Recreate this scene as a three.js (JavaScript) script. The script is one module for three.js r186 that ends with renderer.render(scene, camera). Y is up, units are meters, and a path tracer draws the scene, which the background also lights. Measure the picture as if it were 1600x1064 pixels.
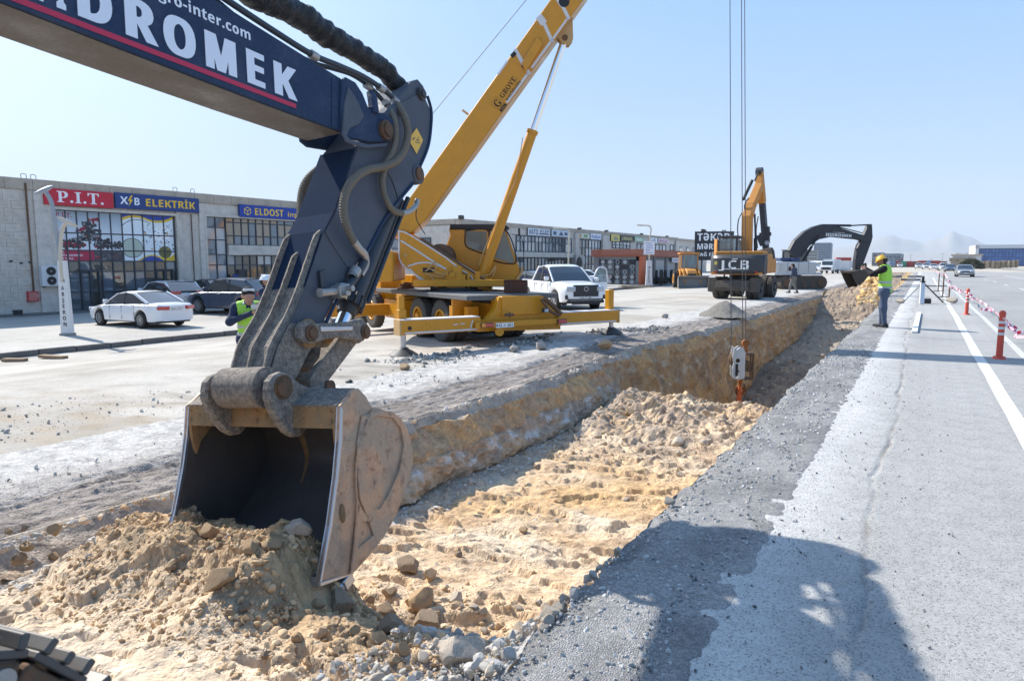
import * as THREE from 'three';
import { mergeGeometries, mergeVertices, toCreasedNormals } from 'three/addons/utils/BufferGeometryUtils.js';
import { RoundedBoxGeometry } from 'three/addons/geometries/RoundedBoxGeometry.js';
import { MarchingCubes } from 'three/addons/objects/MarchingCubes.js';

// ---------------------------------------------------------------- camera, sky, sun, exposure
// x = across the road (right), y = up, -z = along the road; metres. Eye 1.65 m above the carriageway.
const EYE = 1.65, YAW = 31 * Math.PI / 180, PITCH = Math.atan(121 / 1067), FPX = 1067;
const scene = new THREE.Scene();
const camera = new THREE.PerspectiveCamera(2 * Math.atan(532 / FPX) * 180 / Math.PI, 1600 / 1064, 0.05, 60000);
camera.position.set(0, EYE, 0);
const FW = new THREE.Vector3(-Math.sin(YAW) * Math.cos(PITCH), -Math.sin(PITCH), -Math.cos(YAW) * Math.cos(PITCH));
const RT = new THREE.Vector3(Math.cos(YAW), 0, -Math.sin(YAW)), UPV = RT.clone().cross(FW);
camera.lookAt(camera.position.clone().add(FW));
camera.focus = 8; camera.userData.fStop = 4.5;
const renderer = new THREE.WebGLRenderer({ antialias: true });
renderer.toneMapping = THREE.LinearToneMapping;
renderer.toneMappingExposure = 1.54;
renderer.shadowMap.enabled = true;

const sm0 = (a, b, x) => { const t = Math.max(0, Math.min(1, (x - a) / (b - a))); return t * t * (3 - 2 * t); };
const SUN = new THREE.Vector3(-1.15, 1, -0.2).normalize();
{
  const W = 1024, H = 512, d = new Float32Array(W * H * 4), v = new THREE.Vector3();
  for (let j = 0; j < H; j++) for (let i = 0; i < W; i++) {
    const th = (j + .5) / H * Math.PI - Math.PI / 2, ph = ((i + .5) / W - .5) * 2 * Math.PI;   // equirect: u = atan2(z,x)
    v.set(Math.cos(th) * Math.cos(ph), Math.sin(th), Math.cos(th) * Math.sin(ph));
    const up = Math.max(0, v.y), c = Math.max(-1, Math.min(1, v.dot(SUN))), ang = Math.acos(c);
    const hz = Math.exp(-up * 4.2), g1 = Math.exp(-ang * ang / .22), g2 = Math.exp(-ang / .5);
    const k = (i * 4 + j * W * 4);
    const mix = (z, h) => z + (h - z) * hz;
    const away = .5 - .5 * c;                                    // deeper blue away from the sun
    let r = mix(.17 - .09 * away, .76 - .13 * away), g = mix(.42 - .09 * away, .855 - .08 * away), b = mix(.92 - .10 * away, .99 - .03 * away);
    r += .85 * g1 + .34 * g2; g += .82 * g1 + .30 * g2; b += .80 * g1 + .24 * g2;
    if (v.y < 0) { const t = Math.min(1, -v.y * 8); r += (.34 - r) * t; g += (.31 - g) * t; b += (.27 - b) * t; }
    const zen = 1 - .22 * sm0(.34, .95, up); r *= zen; g *= zen; b *= zen; d[k] = r * .77; d[k + 1] = g * .78; d[k + 2] = b * .75; d[k + 3] = 1;
  }
  const sky = new THREE.DataTexture(d, W, H, THREE.RGBAFormat, THREE.FloatType);
  sky.mapping = THREE.EquirectangularReflectionMapping; sky.magFilter = THREE.LinearFilter; sky.minFilter = THREE.LinearFilter; sky.needsUpdate = true;
  scene.background = sky; scene.environment = sky;
}
const sun = new THREE.DirectionalLight(new THREE.Color(1, .955, .88), 5);
sun.position.copy(SUN).multiplyScalar(120).add(new THREE.Vector3(-8, 0, -25));
sun.target.position.set(-8, 0, -25); scene.add(sun.target);
sun.castShadow = true; sun.shadow.mapSize.set(4096, 4096); sun.shadow.radius = 1;
Object.assign(sun.shadow.camera, { left: -60, right: 60, top: 60, bottom: -60, near: 1, far: 320 });
scene.add(sun);
scene.fog = new THREE.FogExp2(new THREE.Color(.80, .87, .95), .00013);

// ---------------------------------------------------------------- small helpers
let SEED = 7;
const rnd = () => { SEED = (SEED * 1664525 + 1013904223) >>> 0; return SEED / 4294967296; };
const rr = (a, b) => a + (b - a) * rnd();
const V = (x, y, z) => new THREE.Vector3(x, y, z);
const cl = (x, a = 0, b = 1) => Math.max(a, Math.min(b, x));
const lerp = (a, b, t) => a + (b - a) * t;
const sm = (a, b, x) => { const t = cl((x - a) / (b - a)); return t * t * (3 - 2 * t); };
function pick(x, tab) {                                            // piecewise-linear table [[x, y], ...]
  if (x <= tab[0][0]) return tab[0][1];
  for (let i = 1; i < tab.length; i++) if (x <= tab[i][0]) return lerp(tab[i - 1][1], tab[i][1], (x - tab[i - 1][0]) / (tab[i][0] - tab[i - 1][0]));
  return tab[tab.length - 1][1];
}
// survey helpers: sight line through a point of the photograph, met with a level or with the terrain, to read off real places
const sight = (px, py) => FW.clone().addScaledVector(RT, (px - 800) / FPX).addScaledVector(UPV, -(py - 532) / FPX);
const atDepth = (px, py, d) => camera.position.clone().addScaledVector(sight(px, py), d);
const onY = (px, py, y = 0) => { const r = sight(px, py); return camera.position.clone().addScaledVector(r, (y - EYE) / r.y); };
function onGround(px, py) { let y = 0, p; for (let i = 0; i < 12; i++) { p = onY(px, py, y); y = lerp(y, groundY(p.x, -p.z), .7); } p.y = groundY(p.x, -p.z); return p; }
// hash noise
const hsh = (x, y, z) => { let n = Math.imul(x, 374761393) ^ Math.imul(y, 668265263) ^ Math.imul(z, 2147483647 ^ 0x3c6ef35f); n = Math.imul(n ^ (n >>> 13), 1274126177); return ((n ^ (n >>> 16)) >>> 0) / 4294967296; };
function vn(x, y, z = 0) {
  const xi = Math.floor(x), yi = Math.floor(y), zi = Math.floor(z); let u = x - xi, v = y - yi, w = z - zi;
  u = u * u * (3 - 2 * u); v = v * v * (3 - 2 * v); w = w * w * (3 - 2 * w);
  const L = (a, b, t) => a + (b - a) * t;
  return L(L(L(hsh(xi, yi, zi), hsh(xi + 1, yi, zi), u), L(hsh(xi, yi + 1, zi), hsh(xi + 1, yi + 1, zi), u), v),
    L(L(hsh(xi, yi, zi + 1), hsh(xi + 1, yi, zi + 1), u), L(hsh(xi, yi + 1, zi + 1), hsh(xi + 1, yi + 1, zi + 1), u), v), w) * 2 - 1;
}
const fbm = (x, y, z = 0, o = 4) => { let s = 0, a = .5, f = 1; for (let i = 0; i < o; i++) { s += a * vn(x * f, y * f, z * f + i * 17); a *= .5; f *= 2.03; } return s; };

// ---------------------------------------------------------------- tileable textures
function lattice(n, per, seed) { const a = new Float32Array(per * per); let s = seed * 7919 + 13; for (let i = 0; i < a.length; i++) { s = (Math.imul(s, 1664525) + 1013904223) >>> 0; a[i] = s / 4294967296; } return a; }
function noiseField(n, per0, oct, seed, gain = .55) {
  const out = new Float32Array(n * n); let amp = 1, tot = 0, per = per0;
  for (let o = 0; o < oct && per <= n; o++) {
    const L = lattice(n, per, seed + o * 31);
    for (let y = 0; y < n; y++) {
      const fy = y / n * per, y0 = Math.floor(fy), y1 = (y0 + 1) % per; let v = fy - y0; v = v * v * (3 - 2 * v);
      for (let x = 0; x < n; x++) {
        const fx = x / n * per, x0 = Math.floor(fx), x1 = (x0 + 1) % per; let u = fx - x0; u = u * u * (3 - 2 * u);
        const a = L[y0 * per + x0], b = L[y0 * per + x1], c = L[y1 * per + x0], d = L[y1 * per + x1];
        out[y * n + x] += amp * (a + (b - a) * u + (c - a) * v + (a - b - c + d) * u * v);
      }
    }
    tot += amp; amp *= gain; per *= 2;
  }
  for (let i = 0; i < out.length; i++) out[i] /= tot;
  return out;
}
function pebbleField(n, per, seed) {                              // distance to nearest pebble centre (0..1) and its id
  const px = lattice(n, per, seed), py = lattice(n, per, seed + 5), pr = lattice(n, per, seed + 9), D = new Float32Array(n * n), I = new Float32Array(n * n);
  for (let y = 0; y < n; y++) for (let x = 0; x < n; x++) {
    const fx = x / n * per, fy = y / n * per, cx = Math.floor(fx), cy = Math.floor(fy); let best = 9, second = 9, id = 0;
    for (let j = -1; j <= 1; j++) for (let i = -1; i <= 1; i++) {
      const qx = (cx + i + per) % per, qy = (cy + j + per) % per, k = qy * per + qx;
      const dx = cx + i + px[k] - fx, dy = cy + j + py[k] - fy, d = Math.sqrt(dx * dx + dy * dy) * (.75 + .5 * pr[k]);
      if (d < best) { second = best; best = d; id = pr[k]; } else if (d < second) second = d;
    }
    D[y * n + x] = cl(second - best, 0, 1); I[y * n + x] = id;
  }
  return [D, I];
}
const toS = x => x <= .0031308 ? x * 12.92 : 1.055 * Math.pow(x, 1 / 2.4) - .055;
function mapTex(n, fn, srgb = true) {                             // fn(i, x, y) -> [r,g,b] linear reflectances (or one value)
  const a = new Uint8Array(n * n * 4);
  for (let i = 0; i < n * n; i++) {
    let c = fn(i, i % n, Math.floor(i / n)); if (typeof c === 'number') c = [c, c, c];
    for (let k = 0; k < 3; k++) a[i * 4 + k] = cl((srgb ? toS(cl(c[k])) : c[k]) * 255, 0, 255);
    a[i * 4 + 3] = 255;
  }
  const t = new THREE.DataTexture(a, n, n, THREE.RGBAFormat);
  t.wrapS = t.wrapT = THREE.RepeatWrapping; t.magFilter = THREE.LinearFilter; t.minFilter = THREE.LinearMipmapLinearFilter; t.generateMipmaps = true;
  if (srgb) t.colorSpace = THREE.SRGBColorSpace; t.needsUpdate = true; return t;
}
const rep = (t, s) => { const c = t.clone(); c.repeat.set(s, s); c.needsUpdate = true; return c; };   // s tiles per metre
const N1 = noiseField(1024, 8, 7, 3), N2 = noiseField(1024, 4, 8, 11, .6), N3 = noiseField(1024, 64, 4, 29, .7), N4 = noiseField(1024, 16, 6, 41, .62);
const [PB, PI] = pebbleField(1024, 96, 51), [PC, PJ] = pebbleField(1024, 40, 77);
const T = {};
// mid-value textures: multiply a base colour
T.sand = mapTex(1024, i => { const v = .64 + .55 * (N4[i] - .5) + .5 * (N3[i] - .5) + (PC[i] > .5 && PJ[i] > .8 ? .12 : 0) - (PC[i] < .05 && PJ[i] > .5 ? .12 : 0); return [v * 1.02, v, v * .97 + .01]; });
T.sandB = mapTex(1024, i => .45 * N4[i] + .4 * N3[i] + .25 * cl(PC[i] * 2) * PJ[i], false);
T.asph = mapTex(1024, i => { const p = cl(PB[i] * 3); let v = .66 + .26 * (PI[i] - .5) * p + .24 * (N3[i] - .5) + .20 * (N1[i] - .5); if (PI[i] < .10 && PB[i] > .1) v *= .66; if (PB[i] < .04) v *= .9; return [v, v, v * .99]; });
T.asphB = mapTex(1024, i => cl(PB[i] * 2.2) * .6 + .3 * N3[i], false);
T.grav = mapTex(1024, i => { let v = .42 + .42 * PJ[i] + .3 * (N3[i] - .5); if (PC[i] < .08) v *= .75; const w = cl((N4[i] - .45) * 2) * .06; return [v + w * .6, v + w * .3, v]; });
T.gravB = mapTex(1024, i => Math.sqrt(cl(PC[i] * 1.7)) * (.5 + .5 * PJ[i]) + .12 * N3[i], false);
T.dust = mapTex(1024, i => { const v = .80 + .24 * (N2[i] - .5) + .26 * (N3[i] - .5) + (PB[i] > .3 && PI[i] < .06 ? -.28 : 0); return [v, v * .985, v * .95]; });
T.dustB = mapTex(1024, i => .5 * N3[i] + .5 * N4[i], false);
T.stone = mapTex(1024, i => { const v = .78 + .3 * (N2[i] - .5) + .28 * (N3[i] - .5) - (N4[i] < .36 ? .1 : 0); return [v, v * .985, v * .96]; });
T.wear = mapTex(1024, (i, x, y) => {                              // painted steel with dust film in blotches, scuffs and chips
  let v = .86 + .16 * (N3[i] - .5); const b = cl((N2[i] - .5) * 3.2), s = N4[(y * 1024 + ((x * 5) & 1023))];
  if (s > .67) v += .10; if (N3[i] > .74 && N1[i] > .5) v += .2; return [v + b * .10, v + b * .085, v + b * .06];
});
T.rough = mapTex(1024, i => cl(.5 + .55 * (N2[i] - .5) + .4 * (N3[i] - .5)), false);
T.mud = mapTex(1024, (i, x, y) => {                               // dirt streaked and spattered over worn steel
  const m = cl((N4[i] - .40) * 3), p = cl((N3[i] - .63) * 9) * cl((N2[i] - .42) * 5), st = cl((N4[(y * 1024 + ((x * 6) & 1023))] - .52) * 5), d = cl((.38 - N1[i]) * 6);
  return [.23 + .20 * m + .46 * p + .16 * st - .10 * d, .21 + .175 * m + .44 * p + .14 * st - .10 * d, .195 + .14 * m + .40 * p + .11 * st - .09 * d];
});
T.mudB = mapTex(1024, i => .6 * N4[i] + .5 * cl((N3[i] - .5) * 3), false);
T.rust = mapTex(1024, (i, x, y) => {                              // scraped steel: clay film, rust blooms, long pale scratches
  const m = cl((N2[i] - .45) * 5), s = cl((N3[(((y + (x >> 1)) & 1023)) * 1024 + ((x * 3) & 1023)] - .62) * 8), k = cl((N4[i] - .58) * 6) * .3, f = cl((N1[i] - .56) * 5), sp = cl((N3[i] - .68) * 10);
  return [.47 + .17 * m + .20 * s - k * .6 + .10 * sp - .10 * f, .43 + .05 * m + .20 * s - k * .6 + .10 * sp - .09 * f, .39 - .02 * m + .19 * s - k * .5 + .09 * sp - .07 * f];
});
T.plain = mapTex(512, (i, x, y) => { const j = (y * 2) * 1024 + x * 2; return .88 + .12 * (N3[j] - .5) * 2; });
T.leaf = T.plain;

// ---------------------------------------------------------------- materials (linear base colours)
const lin = (r, g, b) => new THREE.Color().setRGB(r, g, b);
function M(r, g, b, o = {}) {
  const { tex, bump, bs, rmap, s = 1, ...q } = o;
  const m = new (q.clearcoat || q.transmission || q.specularIntensity !== undefined ? THREE.MeshPhysicalMaterial : THREE.MeshStandardMaterial)({ color: lin(r, g, b), roughness: .7, metalness: 0, ...q });
  if (tex) m.map = s === 1 ? tex : rep(tex, s);
  if (bump) { m.bumpMap = s === 1 ? bump : rep(bump, s); m.bumpScale = bs || .01; }
  if (rmap) m.roughnessMap = s === 1 ? rmap : rep(rmap, s);
  m.side = THREE.DoubleSide; return m;
}
const m = {
  blue: M(.024, .047, .10, { tex: T.wear, rmap: T.rough, roughness: 1.7 }),
  blueMatte: M(.022, .038, .075, { tex: T.wear, roughness: 1, clearcoat: 0, specularIntensity: .15 }),
  blueDusty: M(.10, .112, .138, { tex: T.wear, rmap: T.rough, roughness: 1.8, s: 1.3 }),
  underside: M(.16, .14, .12, { tex: T.wear, rmap: T.rough, roughness: 1.1 }),
  mud: M(.74, .70, .65, { tex: T.mud, bump: T.mudB, bs: .007, roughness: .95, s: 3 }),
  bucket: M(.88, .70, .54, { tex: T.rust, bump: T.mudB, bs: .003, roughness: .62, metalness: .15, s: 1.2 }),
  ochre: M(.55, .42, .24, { tex: T.rust, bump: T.mudB, bs: .005, roughness: .9, s: 1.7 }),
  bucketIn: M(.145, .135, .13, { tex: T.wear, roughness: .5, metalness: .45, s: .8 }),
  steelEdge: M(.55, .56, .60, { tex: T.wear, roughness: .3, metalness: .8, s: 2 }),
  chrome: M(.85, .86, .88, { roughness: .08, metalness: 1 }),
  black: M(.018, .018, .020, { roughness: .6, tex: T.wear }),
  cloth: M(.014, .0135, .015, { roughness: .42, tex: T.wear, bump: T.mudB, bs: .012, s: 2 }),
  hose: M(.20, .17, .13, { roughness: .7, tex: T.plain, s: 3 }),
  pipe: M(.035, .045, .06, { roughness: .45, tex: T.wear }),
  fit: M(.45, .43, .40, { roughness: .5, metalness: .5, tex: T.wear, s: 3 }),
  rustPin: M(.25, .175, .12, { tex: T.rust, roughness: .9, s: 3 }),
  yel: M(.66, .285, .010, { tex: T.wear, rmap: T.rough, roughness: .7, s: .7 }),
  yelPale: M(.58, .36, .15, { tex: T.wear, rmap: T.rough, roughness: .9, s: .7 }),
  primer: M(.72, .70, .70, { tex: T.plain, roughness: .9 }),
  deck: M(.15, .15, .145, { tex: T.wear, roughness: .8 }),
  rubber: M(.028, .027, .026, { roughness: .85, tex: T.dust, s: 2 }),
  tyreDust: M(.10, .095, .088, { roughness: .95, tex: T.dust, s: 2 }),
  darkSteel: M(.06, .058, .055, { roughness: .6, tex: T.wear }),
  glass: M(.03, .035, .04, { roughness: .06, metalness: 0, clearcoat: 1, clearcoatRoughness: .03 }),
  clear: M(.75, .82, .82, { transmission: .9, roughness: .02, thickness: 0 }),
  white: M(.78, .78, .78, { roughness: .35, clearcoat: .8, clearcoatRoughness: .08 }),
  navy: M(.022, .035, .075, { roughness: .35, clearcoat: .9, clearcoatRoughness: .06 }),
  grey: M(.22, .23, .24, { roughness: .4, clearcoat: .8, clearcoatRoughness: .08 }),
  darkCar: M(.03, .033, .04, { roughness: .35, clearcoat: .9, clearcoatRoughness: .06 }),
  plastic: M(.03, .03, .032, { roughness: .6 }),
  alloy: M(.45, .45, .46, { roughness: .3, metalness: .8 }),
  lampWhite: M(.42, .47, .52, { roughness: .1, clearcoat: 1 }),
  lampRed: M(.45, .02, .025, { roughness: .15, clearcoat: 1 }),
  lampAmber: M(.75, .25, .02, { roughness: .2, clearcoat: 1 }),
  stoneWall: M(.80, .725, .63, { tex: T.stone, bump: T.dustB, bs: .004, roughness: .95, s: .5 }),
  stoneGrey: M(.80, .735, .66, { tex: T.stone, bump: T.dustB, bs: .004, roughness: .95, s: .6 }),
  coping: M(.60, .52, .43, { tex: T.stone, roughness: .95, s: .5 }),
  mullion: M(.045, .055, .07, { roughness: .45 }),
  pane: M(.16, .19, .22, { roughness: .04, metalness: .35, clearcoat: 1, clearcoatRoughness: .02 }),
  panePale: M(.42, .44, .45, { roughness: .08, metalness: .2, clearcoat: 1, clearcoatRoughness: .03 }),
  concrete: M(.42, .41, .39, { tex: T.stone, roughness: .95, s: .7 }),
  kerb: M(.20, .19, .18, { tex: T.stone, bump: T.dustB, bs: .006, roughness: .95, s: 1 }),
  red: M(.55, .03, .045, { roughness: .5, tex: T.plain }),
  orange: M(.62, .13, .03, { roughness: .6, tex: T.plain }),
  whitePaint: M(.74, .74, .73, { roughness: .7, tex: T.plain }),
  signBlue: M(.02, .05, .20, { roughness: .5, tex: T.plain }),
  skin: M(.42, .22, .145, { roughness: .6 }),
  hair: M(.02, .016, .014, { roughness: .8 }),
  hivis: M(.42, .80, .09, { roughness: .75, tex: T.plain, s: 4 }),
  band: M(.42, .44, .46, { roughness: .35, metalness: .3 }),
  jeans: M(.075, .105, .165, { roughness: .9, tex: T.wear, s: 4 }),
  cordBlack: M(.012, .012, .014, { roughness: .9 }),
  navyCloth: M(.02, .032, .075, { roughness: .9, tex: T.wear, s: 4 }),
  wood: M(.30, .20, .12, { roughness: .9, tex: T.wear, s: 2 }),
  trackSteel: M(.13, .122, .115, { tex: T.wear, roughness: .55, metalness: .5, s: 3 }),
  clearDark: M(.45, .55, .58, { transmission: .75, roughness: .03, thickness: 0 }),
  rustRing: M(.17, .085, .06, { tex: T.rust, roughness: .85, s: 2 }),
  whiteSteel: M(.62, .62, .60, { tex: T.wear, roughness: .5, s: 2 }),
  orangeRust: M(.55, .22, .06, { tex: T.rust, roughness: .8, s: 3 }),
  ropeSteel: M(.09, .09, .10, { roughness: .5, metalness: .4 }),
  sling: M(.72, .14, .035, { roughness: .85, tex: T.plain, s: 4 }),
  stoneWall2: M(.76, .685, .59, { tex: T.stone, bump: T.dustB, bs: .004, roughness: .95, s: .8 }),
  stoneWall3: M(.83, .76, .67, { tex: T.stone, bump: T.dustB, bs: .004, roughness: .95, s: .65 }),
  paneLow: M(.10, .095, .08, { roughness: .03, metalness: .3, clearcoat: 1, clearcoatRoughness: .02 }),
  paneWarm: M(.34, .27, .19, { roughness: .15, clearcoat: 1, clearcoatRoughness: .02 }),
  paneDark: M(.03, .035, .045, { roughness: .08, clearcoat: 1, clearcoatRoughness: .02 }),
  redPale: M(.62, .20, .16, { roughness: .6, tex: T.plain }),
  greyWall: M(.26, .26, .27, { roughness: .9, tex: T.stone }),
  orangeSlat: M(.40, .115, .06, { roughness: .7, tex: T.plain }),
  shutter: M(.46, .46, .46, { roughness: .5, tex: T.wear }),
  alloyPale: M(.62, .63, .65, { roughness: .4, metalness: .3 }),
  tyreBlue: M(.03, .09, .30, { roughness: .6 }),
  mudDark: M(.24, .22, .20, { tex: T.mud, roughness: .95, s: 1.4 }),
  darkPaint: M(.045, .05, .058, { tex: T.wear, rmap: T.rough, roughness: 1.2 }),
  digBlack: M(.03, .033, .042, { tex: T.wear, roughness: .6 }),
  navyPaint: M(.03, .06, .15, { tex: T.wear, roughness: .6 }),
  orangeYel: M(.60, .25, .04, { tex: T.wear, rmap: T.rough, roughness: 1.3, s: .9 }),
  hivis2: M(.62, .52, .12, { roughness: .6 }),
  bucketGrey: M(.22, .215, .21, { tex: T.wear, roughness: .7 }),
  helmetYel: M(.78, .44, .03, { roughness: .35, clearcoat: .5 }),
  helmetWhite: M(.80, .80, .80, { roughness: .35, clearcoat: .5 }),
  lip: M(.30, .12, .09, { roughness: .6 }),
  greyNavy: M(.05, .065, .10, { roughness: .9 }),
  greyTrousers: M(.17, .165, .16, { roughness: .9 }),
  poleGrey: M(.30, .33, .36, { roughness: .5, metalness: .3 }),
  poleBeige: M(.52, .47, .38, { roughness: .6 }),
  woodPale: M(.46, .37, .26, { tex: T.wear, roughness: .9 }),
  postRed: M(.68, .085, .045, { roughness: .5, tex: T.plain, s: 3 }),
  paneBlue: M(.02, .10, .36, { roughness: .1, clearcoat: 1, clearcoatRoughness: .05 }),
  paneBlue2: M(.03, .14, .42, { roughness: .1, clearcoat: 1, clearcoatRoughness: .05 }),
  paneBlueGrey: M(.16, .22, .30, { roughness: .2 }),
  frameWhite: M(.70, .72, .73, { roughness: .6, tex: T.plain }),
  tan: M(.42, .34, .24, { roughness: .9, tex: T.stone }),
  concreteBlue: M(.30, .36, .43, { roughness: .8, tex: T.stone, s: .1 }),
  contRed: M(.46, .07, .06, { roughness: .7, tex: T.wear, s: .3 }),
  contBlue: M(.24, .36, .50, { roughness: .7, tex: T.wear, s: .3 }),
  contGreen: M(.06, .34, .20, { roughness: .7, tex: T.wear, s: .3 }),
  contBrown: M(.30, .13, .09, { roughness: .7, tex: T.wear, s: .3 }),
  sandRock: M(.66, .46, .27, { tex: T.sand, bump: T.sandB, bs: .006, roughness: 1, s: 1 }),
  sandRockDark: M(.48, .36, .245, { tex: T.sand, bump: T.sandB, bs: .006, roughness: 1 }),
  paleRock: M(.72, .62, .50, { tex: T.sand, bump: T.sandB, bs: .005, roughness: 1 }),
  greyRock: M(.50, .46, .41, { tex: T.sand, bump: T.sandB, bs: .005, roughness: 1 }),
  looseStone: M(1, 1, 1, { roughness: 1 }),
  heapGravel: M(.62, .58, .51, { tex: T.sand, bump: T.gravB, bs: .04, roughness: 1, s: 1.5 }),
  leafM: M(.07, .085, .045, { roughness: .9 }),
};
// ---------------------------------------------------------------- geometry helpers (all return non-indexed geometries with uv in metres)
function boxUV(g) {
  if (g.index) g = g.toNonIndexed();
  const p = g.attributes.position; if (!g.attributes.normal) g.computeVertexNormals();
  const uv = new Float32Array(p.count * 2), a = V(), b = V(), c = V();
  for (let i = 0; i < p.count; i += 3) {
    a.fromBufferAttribute(p, i); b.fromBufferAttribute(p, i + 1); c.fromBufferAttribute(p, i + 2);
    const n = b.clone().sub(a).cross(c.clone().sub(a)), ax = Math.abs(n.x), ay = Math.abs(n.y), az = Math.abs(n.z);
    [a, b, c].forEach((v, k) => {
      const [u, w] = ax > ay && ax > az ? [v.z, v.y] : ay > az ? [v.x, v.z] : [v.x, v.y];
      uv[(i + k) * 2] = u; uv[(i + k) * 2 + 1] = w;
    });
  }
  g.setAttribute('uv', new THREE.BufferAttribute(uv, 2));
  for (const k of Object.keys(g.attributes)) if (!['position', 'normal', 'uv', 'color'].includes(k)) g.deleteAttribute(k);
  return g;
}
const place = (g, x = 0, y = 0, z = 0, rx = 0, ry = 0, rz = 0) => { if (rx || ry || rz) g.applyMatrix4(new THREE.Matrix4().makeRotationFromEuler(new THREE.Euler(rx, ry, rz, 'YXZ'))); g.translate(x, y, z); return g; };
// box with softened edges, centred
function bx(w, h, d, x = 0, y = 0, z = 0, rx = 0, ry = 0, rz = 0, r = .012) {
  r = Math.min(r, w * .3, h * .3, d * .3);
  const g = r > .002 ? new RoundedBoxGeometry(w, h, d, 1, r) : new THREE.BoxGeometry(w, h, d);
  return boxUV(place(g, x, y, z, rx, ry, rz));
}
function cy(r1, r2, h, x = 0, y = 0, z = 0, rx = 0, ry = 0, rz = 0, n = 20) { return boxUV(place(new THREE.CylinderGeometry(r1, r2, h, n), x, y, z, rx, ry, rz)); }
// round bar between two points
function rod(a, b, r, r2 = r, n = 12) {
  const d = b.clone().sub(a), L = d.length(), g = new THREE.CylinderGeometry(r2, r, L, n);
  g.applyQuaternion(new THREE.Quaternion().setFromUnitVectors(V(0, 1, 0), d.normalize())); g.translate((a.x + b.x) / 2, (a.y + b.y) / 2, (a.z + b.z) / 2); return boxUV(g);
}
// square bar between two points; `wide` lies along side vector s
function bar(a, b, w, h, s = V(0, 0, 1), r = .006) {
  const d = b.clone().sub(a), L = d.length(); d.normalize(); const n = s.clone().addScaledVector(d, -s.dot(d)).normalize(), u = d.clone().cross(n);
  r = Math.min(r, w * .3, h * .3); const g = new RoundedBoxGeometry(w, h, L, 1, r); g.applyMatrix4(new THREE.Matrix4().makeBasis(n, u, d)); g.translate((a.x + b.x) / 2, (a.y + b.y) / 2, (a.z + b.z) / 2); return boxUV(g);
}
const pathOf = pts => new THREE.CatmullRomCurve3(pts, false, 'centripetal');
const tube = (pts, r, seg = 40, n = 10) => boxUV(new THREE.TubeGeometry(pathOf(pts), seg, r, n));
// tube whose radius ripples along its length (spiral guard hose, wrapped cloth)
function rippled(pts, rf, seg, n = 14) {
  const c = pathOf(pts), fr = c.computeFrenetFrames(seg), pos = [], idx = [];
  for (let i = 0; i <= seg; i++) { const p = c.getPointAt(i / seg); for (let j = 0; j < n; j++) { const a = j / n * 2 * Math.PI, r = rf(i / seg, a); pos.push(p.x + r * (Math.cos(a) * fr.normals[i].x + Math.sin(a) * fr.binormals[i].x), p.y + r * (Math.cos(a) * fr.normals[i].y + Math.sin(a) * fr.binormals[i].y), p.z + r * (Math.cos(a) * fr.normals[i].z + Math.sin(a) * fr.binormals[i].z)); } }
  for (let i = 0; i < seg; i++) for (let j = 0; j < n; j++) { const a = i * n + j, b = i * n + (j + 1) % n; idx.push(a, b, a + n, b, b + n, a + n); }
  const g = new THREE.BufferGeometry(); g.setAttribute('position', new THREE.Float32BufferAttribute(pos, 3)); g.setIndex(idx); g.computeVertexNormals(); return boxUV(g);
}
const shape2 = pts => { const s = new THREE.Shape(); pts.forEach((p, i) => i ? s.lineTo(p[0], p[1]) : s.moveTo(p[0], p[1])); s.closePath(); return s; };
// plate with outline pts in x,y and thickness from z0 to z1
function plate(pts, z0, z1, holes = [], bev = .006) {
  const s = pts.isShape ? pts : shape2(pts); for (const h of holes) s.holes.push(h.isPath ? h : shape2(h));
  const t = z1 - z0, b = Math.min(bev, t * .3); const g = new THREE.ExtrudeGeometry(s, { depth: t - 2 * b, bevelEnabled: b > .001, bevelThickness: b, bevelSize: b, bevelOffset: -b, bevelSegments: 1, curveSegments: 10 });
  g.translate(0, 0, z0 + b); return boxUV(g);
}
function circ(x, y, r, n = 20) { const a = []; for (let i = 0; i < n; i++) a.push([x + r * Math.cos(i / n * 2 * Math.PI), y + r * Math.sin(i / n * 2 * Math.PI)]); return a; }
// skin over rings of equal length
function loft(rings, closeU = true, caps = true) {
  const n = rings[0].length, pos = [], idx = []; rings.forEach(r => r.forEach(p => pos.push(p.x, p.y, p.z)));
  const mEnd = closeU ? n : n - 1;
  for (let i = 0; i < rings.length - 1; i++) for (let j = 0; j < mEnd; j++) { const a = i * n + j, b = i * n + (j + 1) % n; idx.push(a, a + n, b, b, a + n, b + n); }
  if (caps && closeU) for (const e of [0, rings.length - 1]) { const c = V(); rings[e].forEach(p => c.add(p)); c.divideScalar(n); const k = pos.length / 3; pos.push(c.x, c.y, c.z); for (let j = 0; j < n; j++) { const a = e * n + j, b = e * n + (j + 1) % n; e ? idx.push(a, k, b) : idx.push(a, b, k); } }
  const g = new THREE.BufferGeometry(); g.setAttribute('position', new THREE.Float32BufferAttribute(pos, 3)); g.setIndex(idx); return g;
}
const smooth = (g, ang = .7) => boxUV(toCreasedNormals(g.index ? g : mergeVertices(g), ang));
const merge = gs => { gs = gs.filter(Boolean).map(g => g.attributes.uv && !g.index ? g : boxUV(g)); return gs.length === 1 ? gs[0] : mergeGeometries(gs.map(g => { if (g.attributes.color && gs.some(h => !h.attributes.color)) { g = g.clone(); g.deleteAttribute('color'); } return g; })); };

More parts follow.
